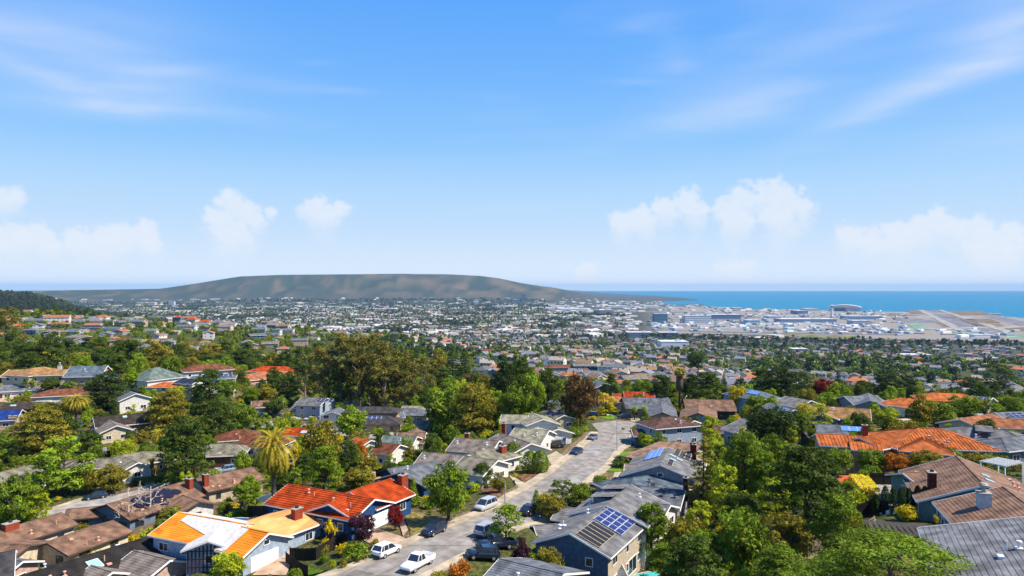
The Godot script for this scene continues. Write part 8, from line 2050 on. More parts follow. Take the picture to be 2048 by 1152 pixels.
func parked_vehicles() -> void:
	vehicle("suv", [0.78, 0.78, 0.78], "white parked SUV facing uphill by the left kerb", -17.11, -98.69, 1.05, "SUV")
	vehicle("pickup", [0.78, 0.78, 0.78], "white extended-cab pickup facing the camera at the bottom edge", -12.26, -93.96, 4.21, "pickup truck")
	vehicle("suv", [0.012, 0.018, 0.04], "dark blue SUV parked by the dry lawn", -11.56, -107.28, 4.19, "SUV")
	vehicle("van", [0.42, 0.43, 0.45], "silver minivan facing the camera at the left kerb below the lamp", -4.44, -121.35, 4.19, "minivan")
	vehicle("van", [0.33, 0.34, 0.36], "silver-grey minivan seen from behind at the right kerb", -3.63, -107.23, 1.05, "minivan")
	vehicle("pickup", [0.01, 0.018, 0.04], "dark blue pickup under the street tree in a driveway", -2.24, -101.41, 3.49, "pickup truck")
	vehicle("suv", [0.01, 0.018, 0.04], "dark blue SUV in the driveway beside the flame-orange shrub", -3.99, -97.89, 3.32, "SUV")
	vehicle("sedan", [0.012, 0.022, 0.075], "dark blue sedan alone on the left side of the street", 14.93, -167.58, 4.22, "car")
	vehicle("sedan", [0.12, 0.14, 0.2], "grey sedan farthest up the left kerb", 20.97, -188.56, 4.28, "car")
	vehicle("suv", [0.01, 0.018, 0.04], "dark SUV in the white house driveway", 10.91, -177.49, 2.62, "SUV")
	vehicle("suv", [0.012, 0.016, 0.03], "blue-black SUV under the russet tree", 25.27, -230.12, 2.79, "SUV")
	vehicle("suv", [0.01, 0.01, 0.012], "black SUV across the end of the turning circle", 35.15, -228.27, 3.14, "SUV")
	vehicle("sedan", [0.42, 0.43, 0.45], "silver sedan in the grey ranch driveway", 45.91, -230.82, 4.54, "car")
	vehicle("suv", [0.01, 0.018, 0.04], "dark blue SUV parked on the lower road by the street lamp", -90.78, -157.8, 3.74, "SUV")
	vehicle("suv", [0.2, 0.3, 0.42], "blue-silver SUV in the lower road by the grey-green hip house", -71.15, -180.11, 3.75, "SUV")
	vehicle("suv", [0.01, 0.01, 0.012], "black car in front of the brown double garage", -74.22, -185.94, 3.14, "SUV")
	vehicle("sedan", [0.01, 0.01, 0.012], "second black car in the brown garage drive, right one", -71.32, -186.42, 2.97, "car")
	vehicle("suv", [0.14, 0.2, 0.28], "blue-grey SUV in the drive at the left edge", -192.71, -276.82, 3.32, "SUV")
	vehicle("sedan", [0.01, 0.01, 0.012], "black sedan on the road below the dry lawn", -84.3, -258.63, 3.14, "car")
	vehicle("sedan", [0.78, 0.78, 0.78], "white car beside the flowering yellow bank", -72.71, -260.61, 2.97, "car")
	vehicle("sedan", [0.42, 0.43, 0.45], "silver car in front of the dark panelled house", -45.36, -252.63, 3.49, "car")
	vehicle("suv", [0.78, 0.78, 0.78], "white car behind the silver one at the dark panelled house", -44.33, -257.81, 3.49, "SUV")
	vehicle("pickup", [0.01, 0.018, 0.04], "dark blue pickup at the end of the right-hand street", 147.37, -235.53, 1.4, "pickup truck")
	vehicle("sedan", [0.78, 0.78, 0.78], "white sedan parked below the orange hip roof", 118.29, -211.99, 3.14, "car")
	vehicle("suv", [0.1, 0.02, 0.02], "maroon car left of the white sedan", 116.38, -214.68, 3.14, "SUV")
	vehicle("sedan", [0.012, 0.016, 0.03], "dark car half hidden by the small upright street tree", 3.02, -121.5, 1.05, "car")
	vehicle("sedan", [0.2, 0.3, 0.42], "blue-grey car in the drive of the purple-brown house", 32.34, -188.84, 2.97, "car")

func fences() -> void:
	fence("red-brown board fence between the black shingles and brown tiles", [Vector2(-75.23, -115.89), Vector2(-70.31, -124.47)], 1.9, "red")
	fence("grey board fence below the olive tree and orange plywood", [Vector2(-66.14, -125.68), Vector2(-67.02, -134.03), Vector2(-66.31, -139.77)], 1.8, "grey")
	fence("dark board fence shading the swimming pool", [Vector2(-57.7, -145.55), Vector2(-39.72, -120.07)], 2.2, "dark")
	fence("grey fence behind the white roofing paper", [Vector2(-63.06, -145.39), Vector2(-60.14, -149.11)], 1.8, "grey")
	fence("pale fence by the yellow shrubs behind the palm", [Vector2(-54.43, -147.04), Vector2(-46.58, -140.22)], 1.7, "pale")
	fence("black board fence round the front garden of the re-roofed house", [Vector2(-31.15, -101.58), Vector2(-27.34, -100.98), Vector2(-24.29, -106.58)], 1.7, "dark")
	fence("short black fence at the bottom edge by the green lawn", [Vector2(-31.43, -100.69), Vector2(-26.95, -95.65)], 1.5, "dark")
	fence("black rail fence in front of the white garden fountains", [Vector2(46, -100.02), Vector2(49.52, -100.43), Vector2(54.74, -92.6)], 1.7, "dark")
	fence("dark board fence behind the column cypresses", [Vector2(58.58, -118.48), Vector2(63.24, -118.31)], 2.0, "dark")
	fence("weathered fence down the edge of the dry slope", [Vector2(45.66, -100.01), Vector2(37.84, -80.34)], 1.6, "grey")
	fence("dark fence behind the olive-roofed house", [Vector2(-112.7, -196.14), Vector2(-102.8, -194.33)], 1.9, "dark")
	fence("low rail fence by the street lamp on the lower road", [Vector2(-87.87, -160.45), Vector2(-84.91, -164.38)], 0.9, "grey")
	fence("brown fence in the gully below the cedars", [Vector2(27.8, -108.5), Vector2(31.58, -108.63)], 1.8, "red")
	fence("grey fence by the slate house patio", [Vector2(-28.61, -152.33), Vector2(-25.72, -151.39)], 1.8, "dark")
	fence("white fence above the tall cedar gully", [Vector2(43.69, -150.27), Vector2(48.09, -146.29)], 1.0, "pale")
	fence("red-brown fence below the purple-brown house", [Vector2(57.29, -205.35), Vector2(49.22, -174.69)], 1.9, "red")

func small_things() -> void:
	street_lamp("ochre street lamp on the lower road by the dark SUV", -88.52, -161.23, 7.4, -0.5, true)
	street_lamp("grey street lamp at the right kerb below the turning circle", 24.73, -170.54, 8.6, 3.14)
	street_lamp("street lamp at the left kerb above the minivan", -1.21, -124.69, 4.4, 3.14)
	street_lamp("pale lamp pole before the brown shake ranch", 55.42, -231.28, 7.0, 1.2)
	post_thing("mailbox", "black mailbox on a post by the white drive", "mailbox", 0.38, -136.34, 1.2, Vector3(0.35, 0.4, 0.6), 0.03, 0.03, 0.035)
	post_thing("marker_post", "dark wooden post at the kerb by the dry lawn", "post", -14.81, -105.14, 1.9, Vector3(0.16, 0.12, 0.16), 0.06, 0.04, 0.03)
	post_thing("wheeled_bin", "dark wheeled bin, left of two on the middle road", "bin", -41.94, -225.75, 0.7, Vector3(0.6, 1.0, 0.7), 0.02, 0.025, 0.04)
	post_thing("wheeled_bin", "dark wheeled bin, right of two on the middle road", "bin", -41.42, -228.02, 0.7, Vector3(0.6, 1.0, 0.7), 0.02, 0.025, 0.04)
	ornament("white tiered garden fountain, left of three by the black fence", 50.87, -99.41)
	ornament("white tiered garden fountain, middle of three by the black fence", 50.89, -97.21)
	ornament("white tiered garden fountain, right of three by the black fence", 51.25, -96.01)
	pool("swimming_pool", "dark blue oval swimming pool behind the white roofing paper", -44.89, -122.17, 4.2, 2.2, -0.5)
	pool("garden_pool", "turquoise garden pool at the bottom edge by the tan patio", 19.38, -101.67, 3.0, 1.8, 0.4)
	pergola("shade_pergola", "black shade-cloth pergola left of the ribbed grey roof", 42.18, -78.71, 135.9, 6.4, 4.6, -0.25, "dark")
	pergola("white_pergola", "white slatted pergola beyond the olive-orange tree", 77.81, -115.09, 134.6, 5.5, 4, 0.5, "white")
	post_thing("satellite_dish", "white satellite dish above the olive roof", "dish", -107.09, -190.26, 3.6, Vector3(0.9, 0.9, 0.15), 0.7, 0.7, 0.72)

func far_buildings() -> void:
	block("glass_hotel", "blue-green glass hotel block left of the white garage", "building", 692.8, -3389.2, 63.2, 40, 42.1, 0, 0.03, 0.16, 0.2, 6)
	block("parking_garage", "long white parking garage at the near edge of the airport", "building", 863.7, -3389.2, 121.7, 60, 32.8, 0, 0.72, 0.72, 0.72, 4)
	block("garage_tower", "white stair tower at the right end of the parking garage", "building", 915.2, -3389.2, 21.1, 50, 44.5, 0, 0.75, 0.75, 0.75, 1)
	block("transit_hall", "dark blue transit hall with a humped roof behind the viaduct", "building", 1086.9, -3711.9, 148.7, 80, 25.6, 0, 0.1, 0.16, 0.28, 0)
	block("rental_building", "pale blue low building by the viaduct end", "building", 1059.7, -3203.5, 53.1, 60, 19.9, 0, 0.35, 0.5, 0.62, 2)
	block("terminal_hall", "long blue airport terminal left of the control tower", "building", 1391.8, -3439, 261.2, 90, 15.4, 0, 0.2, 0.3, 0.45, 2)
	block("terminal_pier", "blue terminal pier right of the control tower", "building", 1818.2, -3771.8, 187.5, 70, 15.6, 0, 0.22, 0.32, 0.46, 2)
	block("round_terminal", "low blue terminal behind the long one", "building", 1782.7, -4497.2, 62.1, 120, 21.7, 0, 0.15, 0.22, 0.35, 2)
	block("terminal_block", "pale stepped terminal block in front of the pier", "building", 1510.2, -3160.2, 69.8, 60, 19.6, 0, 0.5, 0.55, 0.62, 3)
	block("white_terminal", "white low terminal in front of the transit hall", "building", 1376.7, -3833.6, 63.5, 80, 13.2, 0, 0.7, 0.71, 0.72, 1)
	block("cargo_shed", "long white cargo shed by the far runway", "building", 2085.5, -5083.7, 84.3, 90, 17.6, 0, 0.72, 0.72, 0.72, 1)
	block("cargo_shed", "white cargo shed left of the far runway", "building", 1682.6, -5438.4, 67.6, 90, 15, 0, 0.7, 0.7, 0.7, 1)
	block("cargo_shed", "pale cargo shed furthest left by the shore", "building", 1607.3, -5567.9, 61.5, 90, 11.5, 0, 0.6, 0.62, 0.66, 1)
	block("tan_hotel", "tan slab hotel behind the freeway", "building", 572.9, -4412.3, 85.3, 60, 27.4, 0, 0.42, 0.32, 0.24, 4)
	block("navy_office", "navy office block left of the tan slab hotel", "building", 521.8, -4497.2, 28, 50, 24.8, 0, 0.08, 0.12, 0.2, 4)
	block("white_cinema", "large white flat-roofed hall among the houses", "building", 416.1, -1877, 70, 60, 14.3, 0, 0.68, 0.7, 0.73, 0)
	block("glass_office", "blue glass office behind the white flat-roofed hall", "building", 478, -2225.3, 58.4, 40, 16.9, 0, 0.06, 0.1, 0.2, 3)
	block("long_office", "long slate office left of the blue glass office", "building", 394.5, -2249, 77.7, 50, 15.5, 0, 0.16, 0.22, 0.3, 3)
	block("navy_motel", "navy motel block on the right flats", "building", 630.2, -1595.3, 33.1, 30, 12.1, 0, 0.05, 0.08, 0.2, 3)
	block("pale_apartments", "pale blue apartment row on the right flats", "building", 817.1, -1471.5, 56.9, 30, 10.2, 0, 0.45, 0.55, 0.6, 3)
	block("tan_apartments", "cream apartment tower on the right flats", "building", 825.1, -1247.2, 12.1, 20, 10.3, 0, 0.6, 0.5, 0.38, 4)
	block("long_shed", "white long shed among dark trees by the runway", "building", 1560, -2408.3, 66.5, 40, 6.7, 0, 0.75, 0.75, 0.76, 0)
	block("twin_towers_sign", "white twin-framed building at the foot of the hill", "building", -360, -7240, 40, 60, 35, 0, 0.75, 0.75, 0.75, 2)
	block("dark_tower", "dark slab tower at the end of the hill", "building", 119.6, -7529.6, 31.2, 60, 72.8, 0, 0.06, 0.1, 0.16, 6)
	block("bay_hotel", "dark low office cluster beside the slab tower", "building", 40, -7240, 60, 80, 40, 0, 0.1, 0.16, 0.24, 3)
	block("white_tower", "white apartment tower in the left-hand town", "building", -3000, -6388.2, 48.5, 30, 39.7, 0, 0.6, 0.62, 0.66, 5)
	block("cream_block", "cream block left of the white apartment tower", "building", -3172.1, -6388.2, 61.8, 50, 26.5, 0, 0.62, 0.56, 0.42, 2)
	block("pink_tower", "pinkish tower in the centre of the far town", "building", -1492.3, -5219.5, 32.4, 30, 32.4, 0, 0.5, 0.36, 0.34, 5)
	block("warehouse", "white warehouse roof, first in the far industrial strip", "warehouse", -1896, -6183.4, 213.5, 150, 8.5, 0, 0.72, 0.71, 0.68, 0)
	block("warehouse", "white warehouse roof, second in the far industrial strip", "warehouse", -1555.1, -6020.6, 182.9, 150, 8.3, 0, 0.72, 0.71, 0.68, 0)
	block("warehouse", "white warehouse roof, third in the far industrial strip", "warehouse", -1260.1, -5719.6, 237, 150, 7.9, 0, 0.72, 0.71, 0.68, 0)
	block("warehouse", "white warehouse roof, fourth in the far industrial strip", "warehouse", -955.5, -5447.2, 188.1, 150, 7.5, 0, 0.72, 0.71, 0.68, 0)
	block("warehouse", "white warehouse roof, ninth in the far industrial strip", "warehouse", 399.2, -6020.6, 166.3, 150, 12.5, 0, 0.72, 0.71, 0.68, 0)
	block("warehouse", "white warehouse roof, seventh in the far industrial strip", "warehouse", 210.7, -5447.2, 188.1, 150, 11.3, 0, 0.72, 0.71, 0.68, 0)
	block("warehouse", "white warehouse roof, eighth in the far industrial strip", "warehouse", 452.5, -5199.6, 215.5, 150, 14.4, 0, 0.72, 0.71, 0.68, 0)
	block("warehouse", "white warehouse roof, fifth in the far industrial strip", "warehouse", -58.2, -6020.6, 207.9, 150, 12.5, 0, 0.72, 0.71, 0.68, 0)
	block("warehouse", "white warehouse roof, tenth in the far industrial strip", "warehouse", 877.3, -6020.6, 166.3, 150, 12.5, 0, 0.72, 0.71, 0.68, 0)
	block("warehouse", "white warehouse roof, eleventh in the far industrial strip", "warehouse", 1147.6, -6020.6, 124.7, 150, 16.6, 0, 0.72, 0.71, 0.68, 0)
	control_tower("white airport control tower with a flared dark glass cab", 1813.3, -4102.7)
	hangar("large grey hangar with an arched pale roof by the shore", 2338.2, -5083.7)
	viaduct("long grey freeway viaduct in front of the industrial strip", Vector3(-66.4, 0, -4007.9), Vector3(640.9, 0, -3033), 11)
	viaduct("white raised people-mover track before the transit hall", Vector3(731.8, 0, -3407.1), Vector3(1096.5, 0, -3407.1), 14)
	airliner("white airliner with red tail parked by the pale blue building", 960.4, -3118, 3.32, 1.1, 0.5, 0.05, 0.04)
	airliner("white airliner with blue tail before the long terminal", 1340.9, -3077, 2.97, 1.2, 0.05, 0.12, 0.35)
	airliner("airliner parked by the stepped terminal block", 1522.7, -3037, 0.17, 1.1, 0.05, 0.12, 0.35)
	airliner("airliner with dark tail at the tip of the pier", 1838.6, -3597.7, 0.35, 1.3, 0.03, 0.05, 0.1)
	airliner("airliner behind the dark-tailed one at the pier", 2036.5, -3963.6, 0.52, 1.2, 0.3, 0.32, 0.36)
	airliner("airliner with teal tail beside the cargo shed", 2153.3, -5196.7, 3.49, 1.3, 0.03, 0.14, 0.3)
	airliner("airliner at the low blue terminal", 1675.9, -4412.3, 1.57, 1.2, 0.05, 0.1, 0.3)

func sheets(asphalt: Material, asphalt_pale: Material, asphalt_dark: Material, concrete: Material, pinkcrete: Material, tancrete: Material, grass: Material, drylawn: Material, drygrass: Material, soil: Material, verge: Material, tilered: Material, whitegravel: Material) -> void:
	drape("road", [Vector2(-46.05, -57.32), Vector2(-22.16, -91.41), Vector2(-14.69, -102.07), Vector2(-7.46, -112.93), Vector2(-1.23, -124.39), Vector2(4.06, -136.31), Vector2(8.56, -148.56), Vector2(12.92, -160.86), Vector2(17.12, -173.21), Vector2(20.53, -185.79), Vector2(23.84, -198.41)], [Vector2(-33.22, -57.13), Vector2(-11.62, -91.41), Vector2(-4.87, -102.13), Vector2(1.2, -113.26), Vector2(6.71, -124.7), Vector2(12.23, -136.14), Vector2(16.92, -147.9), Vector2(20.71, -160.01), Vector2(24.49, -172.13), Vector2(28.25, -184.25), Vector2(32.01, -196.37)], asphalt, 0.1)
	drape("pavement", [Vector2(-46.2, -57.32), Vector2(-22.31, -91.41), Vector2(-14.84, -102.07), Vector2(-7.61, -112.92), Vector2(-1.38, -124.39), Vector2(3.91, -136.32), Vector2(8.42, -148.57), Vector2(12.77, -160.87), Vector2(16.97, -173.23), Vector2(20.38, -185.82), Vector2(23.7, -198.45)], [Vector2(-48.45, -57.35), Vector2(-24.56, -91.41), Vector2(-17.09, -102.05), Vector2(-9.86, -112.83), Vector2(-3.63, -124.3), Vector2(1.66, -136.36), Vector2(6.17, -148.74), Vector2(10.53, -161.11), Vector2(14.74, -173.56), Vector2(18.18, -186.26), Vector2(21.51, -198.99)], concrete, 0.24, true)
	drape("pavement", [Vector2(-33.07, -57.13), Vector2(-11.47, -91.41), Vector2(-4.72, -102.13), Vector2(1.35, -113.27), Vector2(6.86, -124.71), Vector2(12.38, -136.14), Vector2(17.07, -147.89), Vector2(20.86, -160), Vector2(24.64, -172.11), Vector2(28.39, -184.22), Vector2(32.15, -196.34)], [Vector2(-31.22, -57.1), Vector2(-9.62, -91.41), Vector2(-2.87, -102.14), Vector2(3.2, -113.34), Vector2(8.71, -124.78), Vector2(14.23, -136.1), Vector2(18.91, -147.75), Vector2(22.7, -159.8), Vector2(26.47, -171.84), Vector2(30.21, -183.86), Vector2(33.95, -195.89)], concrete, 0.24, true)
	drape("road_seam", [Vector2(-39.54, -57.22), Vector2(-16.8, -91.41), Vector2(-9.69, -102.1), Vector2(-3.04, -113.1), Vector2(2.83, -124.55), Vector2(8.23, -136.23), Vector2(12.83, -148.22), Vector2(16.9, -160.42), Vector2(20.89, -172.66), Vector2(24.48, -185), Vector2(28.01, -197.37)], [Vector2(-39.72, -57.22), Vector2(-16.98, -91.41), Vector2(-9.87, -102.1), Vector2(-3.22, -113.09), Vector2(2.65, -124.54), Vector2(8.05, -136.23), Vector2(12.65, -148.24), Vector2(16.73, -160.44), Vector2(20.71, -172.68), Vector2(24.3, -185.04), Vector2(27.84, -197.41)], asphalt_dark, 0.112)
	drape("road_seam",[Vector2(-22.22, -91.33),Vector2(-11.67, -91.33)],[Vector2(-22.1, -91.49),Vector2(-11.56, -91.49)],asphalt_dark,.114)
	drape("road_seam",[Vector2(-14.75, -101.99),Vector2(-4.92, -102.04)],[Vector2(-14.64, -102.15),Vector2(-4.81, -102.21)],asphalt_dark,.114)
	drape("road_seam",[Vector2(-7.51, -112.84),Vector2(1.15, -113.18)],[Vector2(-7.42, -113.02),Vector2(1.25, -113.35)],asphalt_dark,.114)
	drape("road_seam",[Vector2(-1.27, -124.3),Vector2(6.67, -124.61)],[Vector2(-1.19, -124.48),Vector2(6.75, -124.79)],asphalt_dark,.114)
	drape("road_seam",[Vector2(4.02, -136.22),Vector2(12.19, -136.05)],[Vector2(4.09, -136.41),Vector2(12.26, -136.24)],asphalt_dark,.114)
	drape("road_seam",[Vector2(8.53, -148.46),Vector2(16.89, -147.81)],[Vector2(8.6, -148.65),Vector2(16.95, -148)],asphalt_dark,.114)
	drape("road_seam",[Vector2(12.89, -160.76),Vector2(20.68, -159.92)],[Vector2(12.95, -160.95),Vector2(20.74, -160.11)],asphalt_dark,.114)
	drape("road_seam",[Vector2(17.09, -173.11),Vector2(24.46, -172.03)],[Vector2(17.14, -173.3),Vector2(24.51, -172.23)],asphalt_dark,.114)
	drape("road_seam",[Vector2(20.51, -185.7),Vector2(28.22, -184.15)],[Vector2(20.56, -185.89),Vector2(28.27, -184.35)],asphalt_dark,.114)
	drape("verge", [Vector2(-48.47, -57.35), Vector2(-24.58, -91.41), Vector2(-17.11, -102.05), Vector2(-9.88, -112.83), Vector2(-3.65, -124.3), Vector2(1.64, -136.36), Vector2(6.15, -148.74), Vector2(10.51, -161.11), Vector2(14.72, -173.56), Vector2(18.16, -186.27), Vector2(21.49, -199)], [Vector2(-50.05, -57.37), Vector2(-26.16, -91.41), Vector2(-18.69, -102.04), Vector2(-11.46, -112.77), Vector2(-5.23, -124.24), Vector2(0.06, -136.4), Vector2(4.58, -148.87), Vector2(8.94, -161.28), Vector2(13.16, -173.79), Vector2(16.61, -186.58), Vector2(19.96, -199.38)], verge, 0.1)
	drape("road", [Vector2(-95.9, -144.8), Vector2(-94.33, -150.74), Vector2(-92.76, -156.68), Vector2(-88.5, -161.04), Vector2(-83.98, -165.2), Vector2(-79.81, -169.69), Vector2(-75.9, -174.44), Vector2(-71.84, -179.05)], [Vector2(-87.68, -142.63), Vector2(-86.11, -148.57), Vector2(-85.36, -152.5), Vector2(-82.59, -154.94), Vector2(-77.98, -159.17), Vector2(-73.41, -164.1), Vector2(-69.43, -168.93), Vector2(-65.46, -173.44)], asphalt_pale, 0.1)
	drape("pavement", [Vector2(-96.05, -144.84), Vector2(-94.47, -150.78), Vector2(-92.89, -156.76), Vector2(-88.61, -161.15), Vector2(-84.08, -165.3), Vector2(-79.92, -169.79), Vector2(-76.01, -174.53), Vector2(-71.96, -179.15)], [Vector2(-97.64, -145.26), Vector2(-96.07, -151.2), Vector2(-94.33, -157.57), Vector2(-89.76, -162.33), Vector2(-85.25, -166.47), Vector2(-81.17, -170.88), Vector2(-77.27, -175.6), Vector2(-73.2, -180.24)], concrete, 0.22, true)
	drape("road", [Vector2(23.75, -216.33), Vector2(23.79, -197.98)], [Vector2(33.5, -224.6), Vector2(32.35, -196.81)], asphalt, 0.13)
	drape("road", [Vector2(32.7, -223.36), Vector2(31.27, -200.35)], [Vector2(43.97, -219.56), Vector2(40.43, -210.58)], asphalt, 0.16)
	drape("driveway", [Vector2(-23.36, -108.75), Vector2(-16.71, -99.96)], [Vector2(-21.22, -112.98), Vector2(-14.49, -103.86)], pinkcrete, 0.13)
	drape("lawn", [Vector2(-18.52, -123.04), Vector2(-14.52, -105.12)], [Vector2(-14.62, -120.29), Vector2(-10.7, -111.45)], drylawn, 0.11)
	drape("path", [Vector2(-17.95, -114.98), Vector2(-15.95, -105.96)], [Vector2(-17.27, -115.79), Vector2(-15.7, -109.28)], pinkcrete, 0.2)
	drape("lawn", [Vector2(-30.8, -101.58), Vector2(-27.09, -96.16)], [Vector2(-28.02, -99.45), Vector2(-23.54, -94.43)], grass, 0.11)
	drape("driveway", [Vector2(-34.62, -96.58), Vector2(-30.17, -96.66)], [Vector2(-34.33, -105.32), Vector2(-31.06, -104.12)], pinkcrete, 0.13)
	drape("driveway", [Vector2(-0.61, -146.9), Vector2(1.31, -135.99)], [Vector2(0.4, -145.83), Vector2(2.67, -138.11)], concrete, 0.13)
	drape("garden_soil", [Vector2(1.11, -145.74), Vector2(2.78, -138.81)], [Vector2(5.39, -153.05), Vector2(6.8, -149.08)], soil, 0.11)
	drape("driveway", [Vector2(7.52, -165), Vector2(8.98, -151.28)], [Vector2(10.49, -172.68), Vector2(12.62, -160.28)], concrete, 0.13)
	drape("garden_soil", [Vector2(-7.3, -140.85), Vector2(-2.54, -126.99)], [Vector2(-4.46, -140.39), Vector2(-0.83, -133.01)], soil, 0.11)
	drape("lawn", [Vector2(24.46, -166.29), Vector2(27.88, -164.08)], [Vector2(26.09, -170.18), Vector2(30, -171.68)], grass, 0.11)
	drape("lawn", [Vector2(18.98, -149.38), Vector2(22.7, -150.77)], [Vector2(20.38, -154.49), Vector2(23.94, -156.12)], grass, 0.11)
	drape("driveway", [Vector2(21.2, -149.74), Vector2(19.98, -143.22)], [Vector2(22.72, -150.2), Vector2(21.24, -143.07)], concrete, 0.13)
	drape("lawn", [Vector2(27.54, -230.52), Vector2(29.75, -225.51)], [Vector2(32.89, -240.5), Vector2(32.84, -226.45)], grass, 0.11)
	drape("driveway", [Vector2(44.33, -232.56), Vector2(41.85, -221.14)], [Vector2(47.88, -232.67), Vector2(44.99, -220.83)], concrete, 0.2)
	drape("driveway", [Vector2(59.44, -231.36), Vector2(56.32, -220.41)], [Vector2(61.52, -231.4), Vector2(59.49, -222)], concrete, 0.13)
	drape("verge", [Vector2(37.35, -229.14), Vector2(36.76, -223.66)], [Vector2(43.65, -230.65), Vector2(41.64, -220.07)], concrete, 0.11)
	drape("driveway", [Vector2(-88.67, -172.81), Vector2(-82.54, -164.39)], [Vector2(-88.39, -174.13), Vector2(-81.74, -167.66)], concrete, 0.16)
	drape("driveway", [Vector2(-77.55, -185.92), Vector2(-71.84, -179.67)], [Vector2(-73.61, -189.31), Vector2(-67.17, -183.16)], concrete, 0.13)
	drape("lawn", [Vector2(-92.34, -264.24), Vector2(-89.12, -256.05)], [Vector2(-84.77, -269.77), Vector2(-81.98, -259.19)], drylawn, 0.11)
	drape("driveway", [Vector2(-81.58, -263.09), Vector2(-77.5, -252.76)], [Vector2(-79.2, -273.06), Vector2(-73.66, -251.57)], concrete, 0.16)
	drape("road", [Vector2(-91.28, -254.66), Vector2(-87.88, -245.18)], [Vector2(-73.94, -252.5), Vector2(-69.35, -236.85)], asphalt_pale, 0.1)
	drape("road", [Vector2(-73.94, -252.5), Vector2(-69.35, -236.85)], [Vector2(-52.31, -249.18), Vector2(-47.25, -226.55)], asphalt_pale, 0.12)
	drape("road", [Vector2(-53.17, -249.17), Vector2(-46.68, -223.83)], [Vector2(-41.04, -245.55), Vector2(-35.65, -222.49)], asphalt_pale, 0.14)
	drape("driveway", [Vector2(-47.79, -257.26), Vector2(-44.93, -246.46)], [Vector2(-42.57, -257.94), Vector2(-40.53, -245.54)], concrete, 0.18)
	drape("driveway", [Vector2(-188.24, -259.83), Vector2(-178.98, -258.65)], [Vector2(-196.03, -271.89), Vector2(-184.75, -269.14)], pinkcrete, 0.13)
	drape("patio", [Vector2(16.18, -106.98), Vector2(19.07, -104.59)], [Vector2(18.6, -110.36), Vector2(21.18, -110.31)], tancrete, 0.11)
	drape("dry_slope", [Vector2(31.95, -83.96), Vector2(36.94, -80.31)], [Vector2(43.17, -103.16), Vector2(45.73, -100.32)], drygrass, 0.09)
	drape("patio", [Vector2(67.02, -148.62), Vector2(54.1, -119.97)], [Vector2(69.42, -147.61), Vector2(57.37, -119.69)], tilered, 0.11)
	drape("road", [Vector2(120.32, -197.76), Vector2(129.69, -200.2)], [Vector2(183.49, -287.55), Vector2(155.19, -237.55)], asphalt_pale, 0.1)
	drape("driveway", [Vector2(109.33, -206.68), Vector2(105.11, -190.72)], [Vector2(119.71, -211.14), Vector2(115.64, -198.4)], concrete, 0.13)
	drape("gravel_yard", [Vector2(58.64, -119.09), Vector2(50.99, -101.42)], [Vector2(63.38, -118.73), Vector2(55.5, -97.3)], whitegravel, 0.11)
	drape("patio", [Vector2(45.48, -93.68), Vector2(45.18, -92.02)], [Vector2(49.65, -99.03), Vector2(45.91, -91.32)], tancrete, 0.11)
	drape("patio", [Vector2(-40.77, -173.61), Vector2(-33.62, -150.23)], [Vector2(-31.51, -172.84), Vector2(-25.49, -146.49)], tancrete, 0.11)
	drape("road_patch", [Vector2(-6, -104.75), Vector2(-4.66, -102.22)], [Vector2(-4.6, -107.46), Vector2(-3.34, -105.27)], asphalt_dark, 0.115)
	drape("road_patch", [Vector2(16.53, -169.72), Vector2(19.23, -165.79)], [Vector2(20.25, -176.6), Vector2(22.21, -171.08)], asphalt_pale, 0.115)
	drape("road_patch", [Vector2(11.45, -142.95), Vector2(9.28, -137.05)], [Vector2(13.99, -142.69), Vector2(11.95, -137.28)], asphalt_pale, 0.115)
	drape("road_patch", [Vector2(-21.07, -91.35), Vector2(-18.01, -90.23)], [Vector2(-20.13, -93.42), Vector2(-17.55, -92.09)], asphalt_dark, 0.115)

